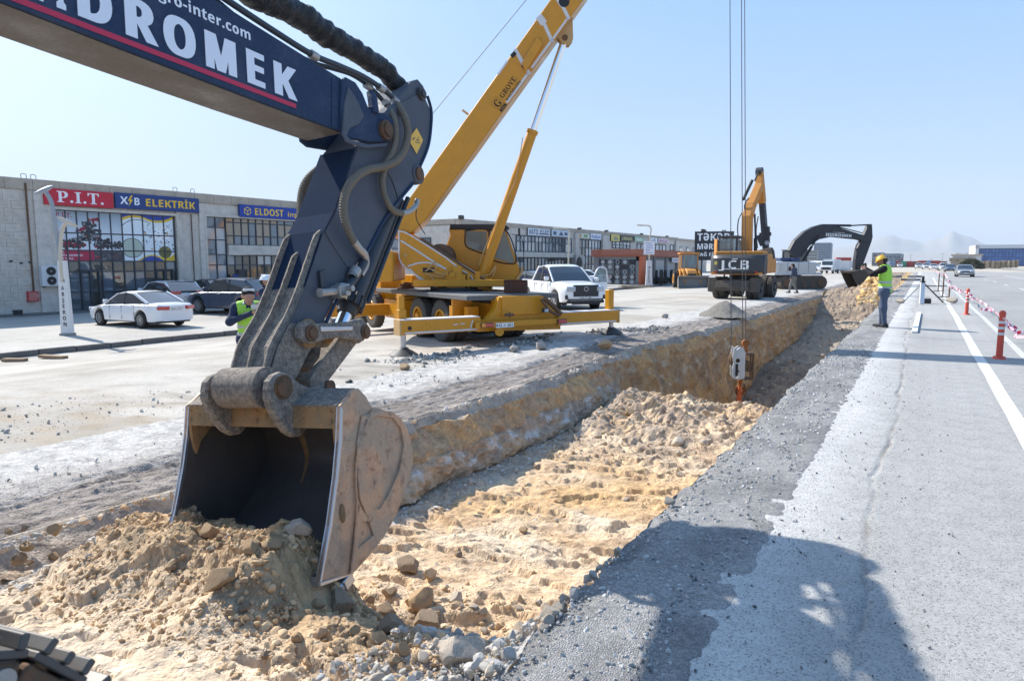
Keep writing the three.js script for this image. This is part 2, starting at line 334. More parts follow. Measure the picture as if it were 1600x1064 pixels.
// ---------------------------------------------------------------- naming
const TAKEN = new Map();
function numbered(name) { const k = TAKEN.get(name) ?? 0; TAKEN.set(name, k + 1); return k ? `${name}_${String(k).padStart(3, '0')}` : name; }
function tag(o, label, category, group, kind) { if (label) o.userData.label = label; if (category) o.userData.category = category; if (group) o.userData.group = group; if (kind) o.userData.kind = kind; return o; }
function thing(name, label, category, pos = V(), turn = 0, group) {
  const o = new THREE.Group(); o.name = numbered(name); o.position.copy(pos); o.rotation.y = turn; scene.add(o); return tag(o, label, category, group);
}
function part(name, geos, mat, parent) {
  const o = new THREE.Mesh(Array.isArray(geos) ? merge(geos) : geos, mat); o.name = parent === scene ? numbered(name) : name; o.castShadow = o.receiveShadow = true; parent.add(o); return o;
}
const each = (name, geos, mat, parent) => geos.forEach(g => part(name, g, mat, parent));
const struct = (name, geos, mat) => tag(part(name, geos, mat, scene), null, null, null, 'structure');
const soloThing = (name, label, cat, geos, mat, pos = V(), turn = 0, group) => { const o = part(name, geos, mat, scene); o.position.copy(pos); o.rotation.y = turn; return tag(o, label, cat, group); };
function copyOf(o, label, pos, turn) { const c = o.clone(); c.name = numbered(o.name.replace(/_\d{3}$/, '')); scene.add(c); c.userData = { ...o.userData }; if (label) c.userData.label = label; if (pos) c.position.copy(pos); if (turn !== undefined) c.rotation.y = turn; return c; }

// ---------------------------------------------------------------- printed surfaces
function canvasMat(w, h, draw, o = {}) {
  const c = document.createElement('canvas'); c.width = w; c.height = h; const g = c.getContext('2d'); draw(g, w, h);
  const t = new THREE.CanvasTexture(c); t.colorSpace = THREE.SRGBColorSpace; t.wrapS = t.wrapT = THREE.ClampToEdgeWrapping; t.magFilter = THREE.LinearFilter;
  const { cut, ...q } = o, mt = new THREE.MeshStandardMaterial({ map: t, roughness: .55, side: THREE.DoubleSide, ...q }); if (cut) mt.alphaTest = .5; return mt;
}
function fitText(g, s, x, y, w, h, font = 'bold', fam = 'sans-serif') {      // text stretched into a box; capital schwa drawn as a turned e
  const px = 100; g.save(); g.textBaseline = 'alphabetic'; g.font = `${font} ${px}px ${fam}`;
  const parts = [...s].map(ch => ch === 'Ə' ? { e: 1, w: g.measureText('E').width * 1.08 } : { ch, w: g.measureText(ch).width }), W = parts.reduce((a, p) => a + p.w, 0), CAP = px * .73;
  g.translate(x, y + h); g.scale(w / W, h / CAP); let cx = 0;
  for (const p of parts) {
    if (p.e) { g.save(); const ew = g.measureText('e').width; g.translate(cx + p.w / 2, -CAP / 2); g.rotate(Math.PI); g.scale(p.w / ew * .98, CAP / (px * .56)); g.fillText('e', -ew / 2, px * .275); g.restore(); }
    else g.fillText(p.ch, cx, 0);
    cx += p.w;
  }
  g.restore();
}
const quad = (a, b, c, d) => { const g = new THREE.BufferGeometry(); g.setAttribute('position', new THREE.Float32BufferAttribute([a, b, c, a, c, d].flatMap(p => [p.x, p.y, p.z]), 3)); g.setAttribute('uv', new THREE.Float32BufferAttribute([0, 0, 1, 0, 1, 1, 0, 0, 1, 1, 0, 1], 2)); g.computeVertexNormals(); return g; };   // a lower left, b lower right, c upper right, d upper left
const panelQuad = (w, h, x, y, z, ry = 0) => { const g = new THREE.PlaneGeometry(w, h).toNonIndexed(); if (ry) g.rotateY(ry); g.translate(x, y, z); return g; };
// own axes of a machine: f forward, u up, r right; hd degrees left of -z, roll degrees right side up
function axesOf(hd, roll) {
  const a = hd * Math.PI / 180, k = roll * Math.PI / 180, F = V(-Math.sin(a), 0, -Math.cos(a)), R0 = V(Math.cos(a), 0, -Math.sin(a));
  const R = R0.clone().multiplyScalar(Math.cos(k)).add(V(0, Math.sin(k), 0)), U = R.clone().cross(F); return { F, U, R };
}
// survey of a machine's plane r = const: where the sight line through (px, py) meets it, in own (f, u)
function survey(O, ax) {
  return (px, py, r) => { const s = sight(px, py), o = O.clone().addScaledVector(ax.R, r).sub(camera.position), t = o.dot(ax.R) / s.dot(ax.R), p = camera.position.clone().addScaledVector(s, t).sub(O); return [p.dot(ax.F), p.dot(ax.U)]; };
}
// body field meshed with marching cubes: bones [ax,ay,az, bx,by,bz, ra, rb], k = smooth-min width
function blob(bones, cell, k = .03, grow = 0, cut = null) {
  const lo = V(1e9, 1e9, 1e9), hi = V(-1e9, -1e9, -1e9);
  for (const b of bones) { const r = Math.max(b[6], b[7]) + grow + .03; lo.min(V(Math.min(b[0], b[3]) - r, Math.min(b[1], b[4]) - r, Math.min(b[2], b[5]) - r)); hi.max(V(Math.max(b[0], b[3]) + r, Math.max(b[1], b[4]) + r, Math.max(b[2], b[5]) + r)); }
  const span = Math.max(hi.x - lo.x, hi.y - lo.y, hi.z - lo.z), n = Math.min(150, Math.ceil(span / cell) + 4), half = span / 2 * n / (n - 4), c = lo.clone().add(hi).multiplyScalar(.5);
  const mc = new MarchingCubes(n, new THREE.MeshBasicMaterial(), false, false, 120000); mc.isolation = 0;
  const nx = n, d = 2 * half / n;
  mc.field.fill(-1);
  for (let z = 0; z < nx; z++) { const pz = c.z - half + z * d; if (pz < lo.z - d || pz > hi.z + d) continue; for (let y = 0; y < nx; y++) { const py = c.y - half + y * d; if (py < lo.y - d || py > hi.y + d) continue; for (let x = 0; x < nx; x++) {
    const px = c.x - half + x * d; if (px < lo.x - d || px > hi.x + d) continue; let s = 0, best = 1e9;
    for (const b of bones) {
      const ex = b[3] - b[0], ey = b[4] - b[1], ez = b[5] - b[2], L = ex * ex + ey * ey + ez * ez + 1e-9; let t = ((px - b[0]) * ex + (py - b[1]) * ey + (pz - b[2]) * ez) / L; t = t < 0 ? 0 : t > 1 ? 1 : t;
      const qx = px - b[0] - t * ex, qy = py - b[1] - t * ey, qz = (pz - b[2] - t * ez) / (b[8] || 1), q = Math.sqrt(qx * qx + qy * qy + qz * qz) - (b[6] + (b[7] - b[6]) * t) - grow;
      if (q < best) best = q; if (q < .3) s += Math.exp(-q / k);
    }
    let v = s > 0 ? -k * Math.log(s) : best; if (cut) v = Math.max(v, cut(px, py, pz)); mc.field[x + y * nx + z * nx * nx] = -v;
  } } }
  mc.update();
  const cnt = mc.count ?? mc.geometry.drawRange.count, pos = new Float32Array(cnt * 3);
  for (let i = 0; i < cnt; i++) { pos[i * 3] = mc.positionArray[i * 3] * half + c.x; pos[i * 3 + 1] = mc.positionArray[i * 3 + 1] * half + c.y; pos[i * 3 + 2] = mc.positionArray[i * 3 + 2] * half + c.z; }
  let g = new THREE.BufferGeometry(); g.setAttribute('position', new THREE.BufferAttribute(pos, 3)); g = mergeVertices(g, 1e-4); g.computeVertexNormals(); return boxUV(g);
}
// ---------------------------------------------------------------- the land
// level of the old carriageway and car park on the far side of the trench (a = distance along the road)
function groundY(x, a) {
  if (x > -1.42) return 0;
  const fall = .74 * lerp(1, .45, sm(16, 32, a)) * sm(-11, -21, x), rub = .16 * Math.exp(-(((x + 6.6) / 1.6) ** 2 + ((a - 14.6) / 3) ** 2)), far = sm(60, 150, a);
  return (-.2 * (1 - far)) - fall * (1 - .4 * far) + rub;
}
const LIP = -5.4, EDGE = -1.42;
function grid(rows, cols, at, colour, name, mat, kind = 'structure') {        // rows of a, cols of parameter
  const pos = new Float32Array(rows.length * cols.length * 3), col = colour ? new Float32Array(pos.length) : null, uv = new Float32Array(rows.length * cols.length * 2), idx = [];
  rows.forEach((a, i) => cols.forEach((u, j) => {
    const k = i * cols.length + j, p = at(a, u, i, j); pos.set([p[0], p[1], -p[2]], k * 3); uv.set([p[3] ?? p[0], p[4] ?? p[2]], k * 2);
    if (col) col.set(colour(p, a, u), k * 3);
    if (i && j) { const q = k - cols.length; idx.push(q - 1, q, k, q - 1, k, k - 1); }
  }));
  const g = new THREE.BufferGeometry(); g.setAttribute('position', new THREE.BufferAttribute(pos, 3)); g.setAttribute('uv', new THREE.BufferAttribute(uv, 2)); if (col) g.setAttribute('color', new THREE.BufferAttribute(col, 3)); g.setIndex(idx); g.computeVertexNormals();
  const o = new THREE.Mesh(g, mat); o.name = numbered(name); o.castShadow = o.receiveShadow = true; scene.add(o); return tag(o, null, null, null, kind);
}
const steps = (tab) => { const out = []; for (let i = 0; i + 2 < tab.length; i += 2) { const n = Math.max(1, Math.round((tab[i + 2] - tab[i]) / tab[i + 1])); for (let k = 0; k < n; k++) out.push(tab[i] + (tab[i + 2] - tab[i]) * k / n); } out.push(tab[tab.length - 1]); return out; };
const mixc = (a, b, t) => [lerp(a[0], b[0], t), lerp(a[1], b[1], t), lerp(a[2], b[2], t)];

// trench: one surface from the milled shoulder on the far bank, down the cut, across the floor and up to the near edge
const floorMid = a => pick(a, [[-6, -.2], [1.6, -.22], [2.3, -.32], [3.0, -.60], [4, -.92], [5.5, -1.12], [8, -1.16], [11.6, -1.08], [12.5, -1.05], [13.0, -3.3], [22.6, -3.4], [23.4, -3.15], [27, -2.35], [36, -2.1], [41, -1.5], [44.5, -.5], [47, -.05], [52, -.6], [60, -1.2], [90, -1.2], [140, -.1]]);
function trenchPoint(a, u) {                                       // u: 0..7 in seven bands
  const gl = groundY(LIP, a), deep = sm(12.4, 13.1, a), fm = floorMid(a), k = Math.floor(Math.min(u, 6.9999)), t = u - k;
  const wob = .10 * fbm(a * .9, 3, 0, 3) + .05 * vn(a * 4, 9), wobR = .05 * fbm(a * 1.3, 40, 0, 3) + .03 * vn(a * 6, 50);
  const open = sm(2.0, 3.6, a), near = sm(5.5, 2.5, a), tl = lerp(.10, 0, sm(2.5, 5, a));                                     // near the digger the cut is still shallow
  const crust = .16 + .05 * fbm(a * 1.1, 60), hgt = gl - fm;
  const baseX = lerp(LIP + .34 + .14 * fbm(a * .6, 5), LIP + .18, deep), baseY = fm + .02 + tl * (baseX + 3.1);
  const bank = [[LIP - 2.2, groundY(LIP - 2.2, a)], [LIP - .86 + .34 * fbm(a * .8, 80, 0, 4), groundY(LIP - .9, a) - .012], [LIP + wob * .5, gl - .04 - .03 * open], [LIP + .10 + wob, lerp(Math.max(gl - crust - .06, fm + .04), lerp(gl, baseY, .35), near)], [lerp(LIP + .24, LIP + .16, deep) + wob * 1.2, lerp(lerp(Math.max(gl - .55, fm + hgt * .25), gl - .55, deep), lerp(gl, baseY, .7), near)], [baseX + .1, baseY],
    [EDGE - lerp(.15, .35, deep), fm + .02 + tl * (EDGE + 2.95)], [EDGE + wobR, -.02]];
  const P = bank[k], Q = bank[k + 1]; let x = lerp(P[0], Q[0], t), y = lerp(P[1], Q[1], t);
  if (k === 5) {                                                    // the floor
    const mid = sm(0, .12, t) * sm(1, .9, t);
    y += mid * (.07 * fbm(x * 1.1, a * 1.1, 0, 4) + .05 * Math.abs(fbm(x * 2.6, a * 2.6, 4, 4)) + .05 * sm(.02, .09, fbm(x * 1.7 + a * 1.5, a * 4.5 - x, 6, 4)) + .012 * vn(x * 16, a * 16) + .007 * vn(x * 38, a * 38)) + (a < 2.4 ? .03 * fbm(x * 2, a * 7 + x * 2, 9, 4) : 0);
    const heap = (lerp(.50, .45, sm(-4.3, -3.2, x)) * Math.exp(-(((a - 2.58) / .38) ** 2)) + .10 * Math.exp(-(((a - 2.1) / .3) ** 2))) * sm(-5.4, -4.0, x) * sm(-2.6, -3.08, x) + .09 * Math.exp(-(((x + 4.0) / .34) ** 2 + ((a - 2.66) / .28) ** 2)) + .07 * Math.exp(-(((x + 2.15) / .5) ** 2 + ((a - 2.45) / .3) ** 2));
    y += heap * (1 + .30 * fbm(x * 2.4, a * 2.4, 2, 3)) + Math.min(.3, heap) * (.12 * vn(x * 7, a * 7) + .10 * Math.abs(vn(x * 15, a * 15, 3)) + .07 * Math.abs(vn(x * 33, a * 33)) + .05 * Math.abs(vn(x * 60, a * 60, 9)));
    y -= .24 * Math.exp(-(((x + 2.55) / .5) ** 2 + ((a - 3.4) / .32) ** 2));           // hollow left by the teeth
    const ridge = sm(8.6, 11, a) * sm(13, 12.2, a) * mid; y += ridge * (.10 + .34 * Math.abs(fbm(x * 1.5, a * 1.5, 8, 5)) + .07 * Math.abs(vn(x * 7, a * 7)) + .03 * Math.abs(vn(x * 17, a * 17)));
    const rut = Math.sin((x * .45 + a) * 21) * sm(6, 9, a) * sm(12.6, 11.6, a) * sm(-2.5, -2.2, x); y += .022 * rut;
    if (a > 13) y += mid * (.22 * fbm(x * .9, a * .9, 3, 5) + .05 * vn(x * 6, a * 6));
    if (a > 40 && a < 56) y += mid * .9 * Math.exp(-(((a - 47) / 3.2) ** 2)) * Math.exp(-(((x + 2.2) / 1.1) ** 2)) * (1 + .3 * fbm(x * 2, a * 2));
    x += .03 * vn(x * 5, a * 5, 3);
  } else if (k >= 2 && k < 5) {
    const rough = k === 2 ? .5 : 1; x += rough * (.17 * fbm(a * 2.2, y * 2.8, 1, 5) + .05 * Math.abs(vn(a * 7, y * 5)) + .03 * vn(a * 16, y * 12)) * sm(0, .25, k === 2 ? t : 1); y += .03 * vn(a * 5, y * 5, 8) * (k > 2 ? 1 : 0);
    if (k === 4 && !deep) { const b = .10 * Math.sin(Math.PI * t) * (.6 + fbm(a * 1.4, 7, 2, 3)); x += b + .05 * fbm(a * 6, t * 5, 2, 3); y += .06 * fbm(a * 3.5, t * 4, 5, 4); }
  } else if (k === 6) { x += (.06 * fbm(a * 2, y * 3, 6, 3)) * Math.sin(Math.PI * t); y += .015 * vn(a * 14, 2) * t; }
  else if (k <= 1) { y += (k ? 1 : t) * (.02 * fbm(x * 3, a * 3, 5, 4) + .008 * vn(x * 22, a * 22)) + (k ? .014 * vn(x * 26, a * 3.2, 7) + .008 * vn(x * 60, a * 9) - .05 * sm(0, .25, t) * (.6 + .6 * fbm(a * 2, x * 2, 3)) : 0); }
  return [x, y, a, lerp(x, x * .3 - y, k >= 2 && k < 5 || k === 6 ? 1 : 0), a];
}
function trenchColour(p, a, u) {
  const x = p[0], y = p[1], k = u, n = fbm(x * 1.7, a * 1.7, y * 1.7, 4), n2 = fbm(x * 6, a * 6, y * 6 + 9, 3), n3 = fbm(x * .7, a * .7, 4, 3);
  const sand = [.90, .62, .36], pale = [.98, .79, .57], brown = [.56, .37, .22], greyish = [.56, .50, .44], ochre = [.92, .57, .25];
  let c;
  if (k < 1) { c = mixc([.74, .71, .66], [.52, .48, .44], cl(sm(.55, 1, k) * (.7 + n * 1.6))); if (n2 > .22) c = mixc(c, [.4, .38, .37], .5); }
  else if (k < 2) { c = mixc([.29, .245, .21], [.47, .41, .36], cl(.5 + n * 1.2 + .9 * vn(x * 30, a * 3, 5))); if (k < 1.12) c = mixc(c, [.7, .66, .61], .5); }
  else if (k < 3) c = mixc([.46, .40, .34], [.72, .62, .50], cl(.5 + n * 1.5));
  else if (k < 4) c = mixc(mixc([.80, .53, .27], [.62, .45, .29], cl(.5 + n * 1.8 + n2)), [.56, .50, .44], sm(4.5, 2.5, a) * .8);
  else if (k < 5) { c = mixc([.84, .62, .41], [.60, .48, .37], cl(.5 + n * 1.6)); if (n2 > .17 && k < 4.6) c = mixc(c, [.90, .86, .80], cl((n2 - .17) * 9)); if (a > 13) c = mixc(mixc([.70, .45, .22], [.50, .35, .22], cl(.5 + n * 2 + n2)), [.82, .68, .50], cl((n2 - .26) * 6)); }
  else if (k < 6) {
    c = mixc(sand, pale, cl(.45 + n * 1.5)); c = mixc(c, ochre, cl(n3 * 1.6) * sm(4, 7, a)); c = mixc(c, brown, cl((n2 - .06) * 2.4) * .8);
    if (a < 2.3) c = mixc(c, [1, .85, .66], .5 * sm(2.3, 1.9, a)); if (k < 5.14) c = mixc(c, greyish, .55);
    const ridge = sm(8.4, 10, a) * sm(13, 12.6, a); c = mixc(c, mixc(brown, greyish, .4), ridge * cl(.55 + n2 * 2.5));
    if (a > 1.4 && a < 3.8) c = mixc(c, mixc([.70, .48, .27], [.58, .40, .22], cl(.5 + n2 * 2)), cl(1.1 * Math.exp(-(((a - 2.55) / .48) ** 2)) * sm(-5.3, -4.4, x) * sm(-1.7, -2.3, x)));
    if (a > 13) c = mixc([.50, .38, .27], [.36, .28, .21], cl(.5 + n * 2)); if (a > 29 && a < 41) c = mixc(c, [.7, .58, .44], .5); if (a > 40) c = mixc(c, [.80, .54, .22], sm(-3, -2, x) * sm(43, 46, a));
    if (k > 5.93) c = mixc(c, [.60, .58, .55], .7); c = mixc(c, [.74, .72, .70], sm(-2.15, -1.75, x + .3 * n) * sm(4.2, 3.2, a));
  } else { c = mixc([.60, .50, .38], [.55, .54, .53], sm(6.3, 6.95, k)); }
  return c;
}
{
  const cols = []; const bands = [[0, 1, 18], [1, 2, 34], [2, 3, 12], [3, 4, 16], [4, 5, 30], [5, 6, 190], [6, 7, 14]];
  for (const [p, q, n] of bands) for (let i = 0; i < n; i++) cols.push(lerp(p, q, i / n)); cols.push(7);
  const rows = steps([-6, .5, .6, .1, 1.2, .016, 3.4, .024, 6, .034, 13.4, .07, 27, .16, 60, .6, 140]);
  const sandMat = new THREE.MeshStandardMaterial({ vertexColors: true, map: rep(T.sand, .7), bumpMap: rep(T.sandB, .9), bumpScale: .022, roughness: 1, color: lin(.98, .98, .98), side: THREE.DoubleSide });
  grid(rows, cols, trenchPoint, trenchColour, 'trench_ground', sandMat);
}
// broken edge strip, asphalt carriageway
const dustEdge = a => -.90 + .24 * fbm(a * 1.4, 21, 0, 4) + .05 * vn(a * 8, 4);
grid(steps([-6, .5, .6, .03, 9, .08, 24, .4, 140]), steps([0, .04, 1]), (a, u) => {
  const x0 = trenchPoint(a, 7)[0], x = lerp(x0, -.60, u); return [x, lerp(-.02, .010, sm(0, .2, u)) + .018 * fbm(x * 9, a * 9, 1, 3) * sm(1, .8, u) - .03 * sm(.8, 1, u), a];
}, p => { const n = fbm(p[0] * 5, p[2] * 2.5, 2, 4); return mixc([.60, .58, .555], [.42, .405, .39], cl(.5 + n * 1.8)); }, 'gravel_verge', new THREE.MeshStandardMaterial({ vertexColors: true, map: rep(T.grav, 2.1), bumpMap: rep(T.gravB, 2.1), bumpScale: .008, roughness: 1, color: lin(1, 1, 1), side: THREE.DoubleSide }));
{
  const asph = new THREE.MeshStandardMaterial({ vertexColors: true, map: rep(T.asph, 1.3), bumpMap: rep(T.asphB, 1.3), bumpScale: .005, roughness: .92, side: THREE.DoubleSide });
  const crackX = a => -.18 + .10 * vn(a * .35, 2) + .04 * vn(a * 1.7, 3) + .015 * vn(a * 8, 5);
  grid(steps([-8, 1, 1, .03, 9, .12, 30, 1.2, 150]), steps([-1, .018, 1.2, .12, 3, 1.2, 15]), (a, u) => {
    const x = Math.max(u, Math.min(dustEdge(a), u + 9) * (u < -.5 ? 1 : 0) + (u < -.5 ? 0 : u)), e = u < -.5 ? lerp(dustEdge(a), -.5, (u + 1) / .5) : x;
    const c = e - crackX(a), crack = Math.exp(-c * c / .00018) * (.4 + .6 * sm(-.2, .3, vn(a * 2, 8))); return [e, .004 - .018 * crack - .012 * sm(-.9, -1, u), a];
  }, (p, a) => { const x = p[0], n = fbm(x * .8, a * .35, 5, 4), c = x - crackX(a), crk = Math.exp(-c * c / .0004) * cl(.5 + vn(a * 3, 8)); let v = .60 + .12 * n + .03 * fbm(x * 6, a * 6, 1, 2); const dust = sm(-.05, -.75, x + .25 * fbm(x * 2, a * 1.2, 3, 4)); let k = mixc([v, v * .975, v * .935], [1.0, .975, .935], dust * .7); if (x > 1.2) k = k.map(q => q * lerp(1, .80, sm(1.2, 2.2, x + .3 * n))); return mixc(k, [.42, .37, .32], crk * .7); }, 'road', asph);
}
// painted lines, slightly above the asphalt, worn through in places
{
  const line = M(.80, .80, .78, { tex: T.dust, roughness: .8 });
  const strip = (x, w, a0, a1, seg) => { const out = []; for (let a = a0; a < a1 - .01; a += seg) { const x0 = x + .012 * vn(a, 3), x1 = x + .012 * vn(a + seg, 3), b = Math.min(a + seg, a1); out.push(quad(V(x0 - w / 2, .009, -a), V(x0 + w / 2, .009, -a), V(x1 + w / 2, .009, -b), V(x1 - w / 2, .009, -b))); } return merge(out); };
  struct('road_line', strip(.92, .15, -6, 90, 1.5), line); struct('road_line', strip(1.62, .12, -6, 90, 1.5), M(.62, .62, .60, { tex: T.dust, roughness: .8 }));
  struct('road_line', merge([0, 1, 2, 3, 4, 5, 6, 7].map(i => strip(5.4, .12, 12 + i * 10, 15 + i * 10, 1.5))), line); struct('road_line', strip(9.0, .14, 0, 110, 3), line);
}
// far bank: dusty carriageway, kerb, car park
const kerbX = a => -21.3;
grid(steps([-8, 1, 2, .12, 14, .25, 30, 1.5, 150]), steps([0, .012, 1]), (a, u) => {
  const x1 = LIP - 2.2, x = lerp(kerbX(a), x1, u); return [x, groundY(x, a) + .012 * fbm(x * 1.5, a * 1.5, 3, 3) * sm(1, .95, u), a];
}, p => { const x = p[0], a = p[2], n = fbm(x * .5, a * .8, 2, 4), n2 = fbm(x * 2.5, a * 3.5, 7, 4); const trk = vn(x * 2.6 - a * .55, a * .06, 4) + .6 * vn(x * 7 - a * 1.3, a * .12, 9); let c = mixc([1.05, 1.02, .98], [.80, .755, .70], cl(.4 + n * 1.6 + .35 * trk)); c = mixc(c, [.46, .42, .38], cl(n2 * 1.9 - .12) * sm(-13, -7, x) * sm(26, 16, a)); if (a < 6) c = mixc(c, [.80, .68, .54], cl(.4 + n2 * 2) * sm(6.5, 3.5, a) * sm(-13, -9, x)); return c; },
  'dusty_carriageway', new THREE.MeshStandardMaterial({ vertexColors: true, map: rep(T.dust, .5), bumpMap: rep(T.dustB, .5), bumpScale: .008, roughness: 1, color: lin(.53, .51, .48), side: THREE.DoubleSide }));
grid(steps([-8, 2, 150]), steps([-48, 1, 0]), (a, u) => { const x = kerbX(a) - .14 + u, xx = Math.min(x, kerbX(a) - .14); return [xx, groundY(xx, a) + .13, a]; }, p => { const n = fbm(p[0] * .4, p[2] * .4, 8, 4); return mixc([1, .98, .95], [.78, .75, .72], cl(.4 + n * 1.5)); }, 'car_park', new THREE.MeshStandardMaterial({ vertexColors: true, map: rep(T.dust, .4), roughness: 1, color: lin(.56, .54, .51), side: THREE.DoubleSide }));
{ // kerb stones laid end to end
  const kerb = new THREE.Group(); kerb.name = 'kerb'; scene.add(kerb); tag(kerb, null, null, null, 'structure'); const g = bx(.15, .30, .98, 0, 0, 0, 0, 0, 0, .02);
  for (let a = 1; a < 118; a += 1) { if (a > 70 && a < 74) continue; const o = part('kerb_stone', g, m.kerb, kerb); o.position.set(kerbX(a) - .07 + rr(-.012, .012), groundY(kerbX(a), a) + .01 + rr(-.012, .012), -a); o.rotation.set(rr(-.01, .01), rr(-.015, .015), 0); }
}
// ground to the horizon around all that, and the hills
{
  const far = M(.55, .50, .43, { tex: T.dust, s: .05, roughness: 1 });
  const P = (x0, x1, a0, a1, y) => quad(V(x0, y, -a0), V(x1, y, -a0), V(x1, y, -a1), V(x0, y, -a1));
  struct('ground', merge([P(-6000, -40, -400, 149, -.9), P(15, 6000, -400, 149, -.06), P(-6000, 6000, 149, 11000, -.10), P(-60, 15, -400, -7.9, -.28)].map(g => boxUV(g))), far);
  const ridge = (px0, px1, d, prof, name, label, depth) => { // a hill as a long ridge with its own slopes
    const n = 90, rings = []; for (let i = 0; i <= n; i++) { const px = lerp(px0, px1, i / n), h = Math.max(0, pick(px, prof)) / FPX * d * (1 + .05 * fbm(i * .4, d)), c = atDepth(px, 411, d); c.y = 0; const dir = V(c.x, 0, c.z).normalize(), row = []; for (let j = 0; j <= 12; j++) { const s = j / 12 * 2 - 1; row.push(c.clone().addScaledVector(dir, s * depth).setY(h * (1 - Math.abs(s)) ** 1.2 * (1 + .12 * fbm(i * .5, j * .7, d)) - 3)); } rings.push(row); }
    const g = loft(rings, false, false); g.computeVertexNormals(); struct(name, boxUV(g), M(.34, .32, .29, { roughness: 1 }));
  };
  ridge(1150, 1750, 8200, [[1150, 4], [1250, 14], [1320, 26], [1370, 40], [1388, 45], [1410, 38], [1440, 30], [1470, 42], [1487, 50], [1500, 46], [1530, 34], [1570, 22], [1640, 14], [1750, 6]], 'hills', '', 1500);
  ridge(900, 1700, 4600, [[900, 2], [1100, 7], [1300, 14], [1420, 18], [1500, 17], [1600, 13], [1700, 8]], 'hills', '', 800);
}
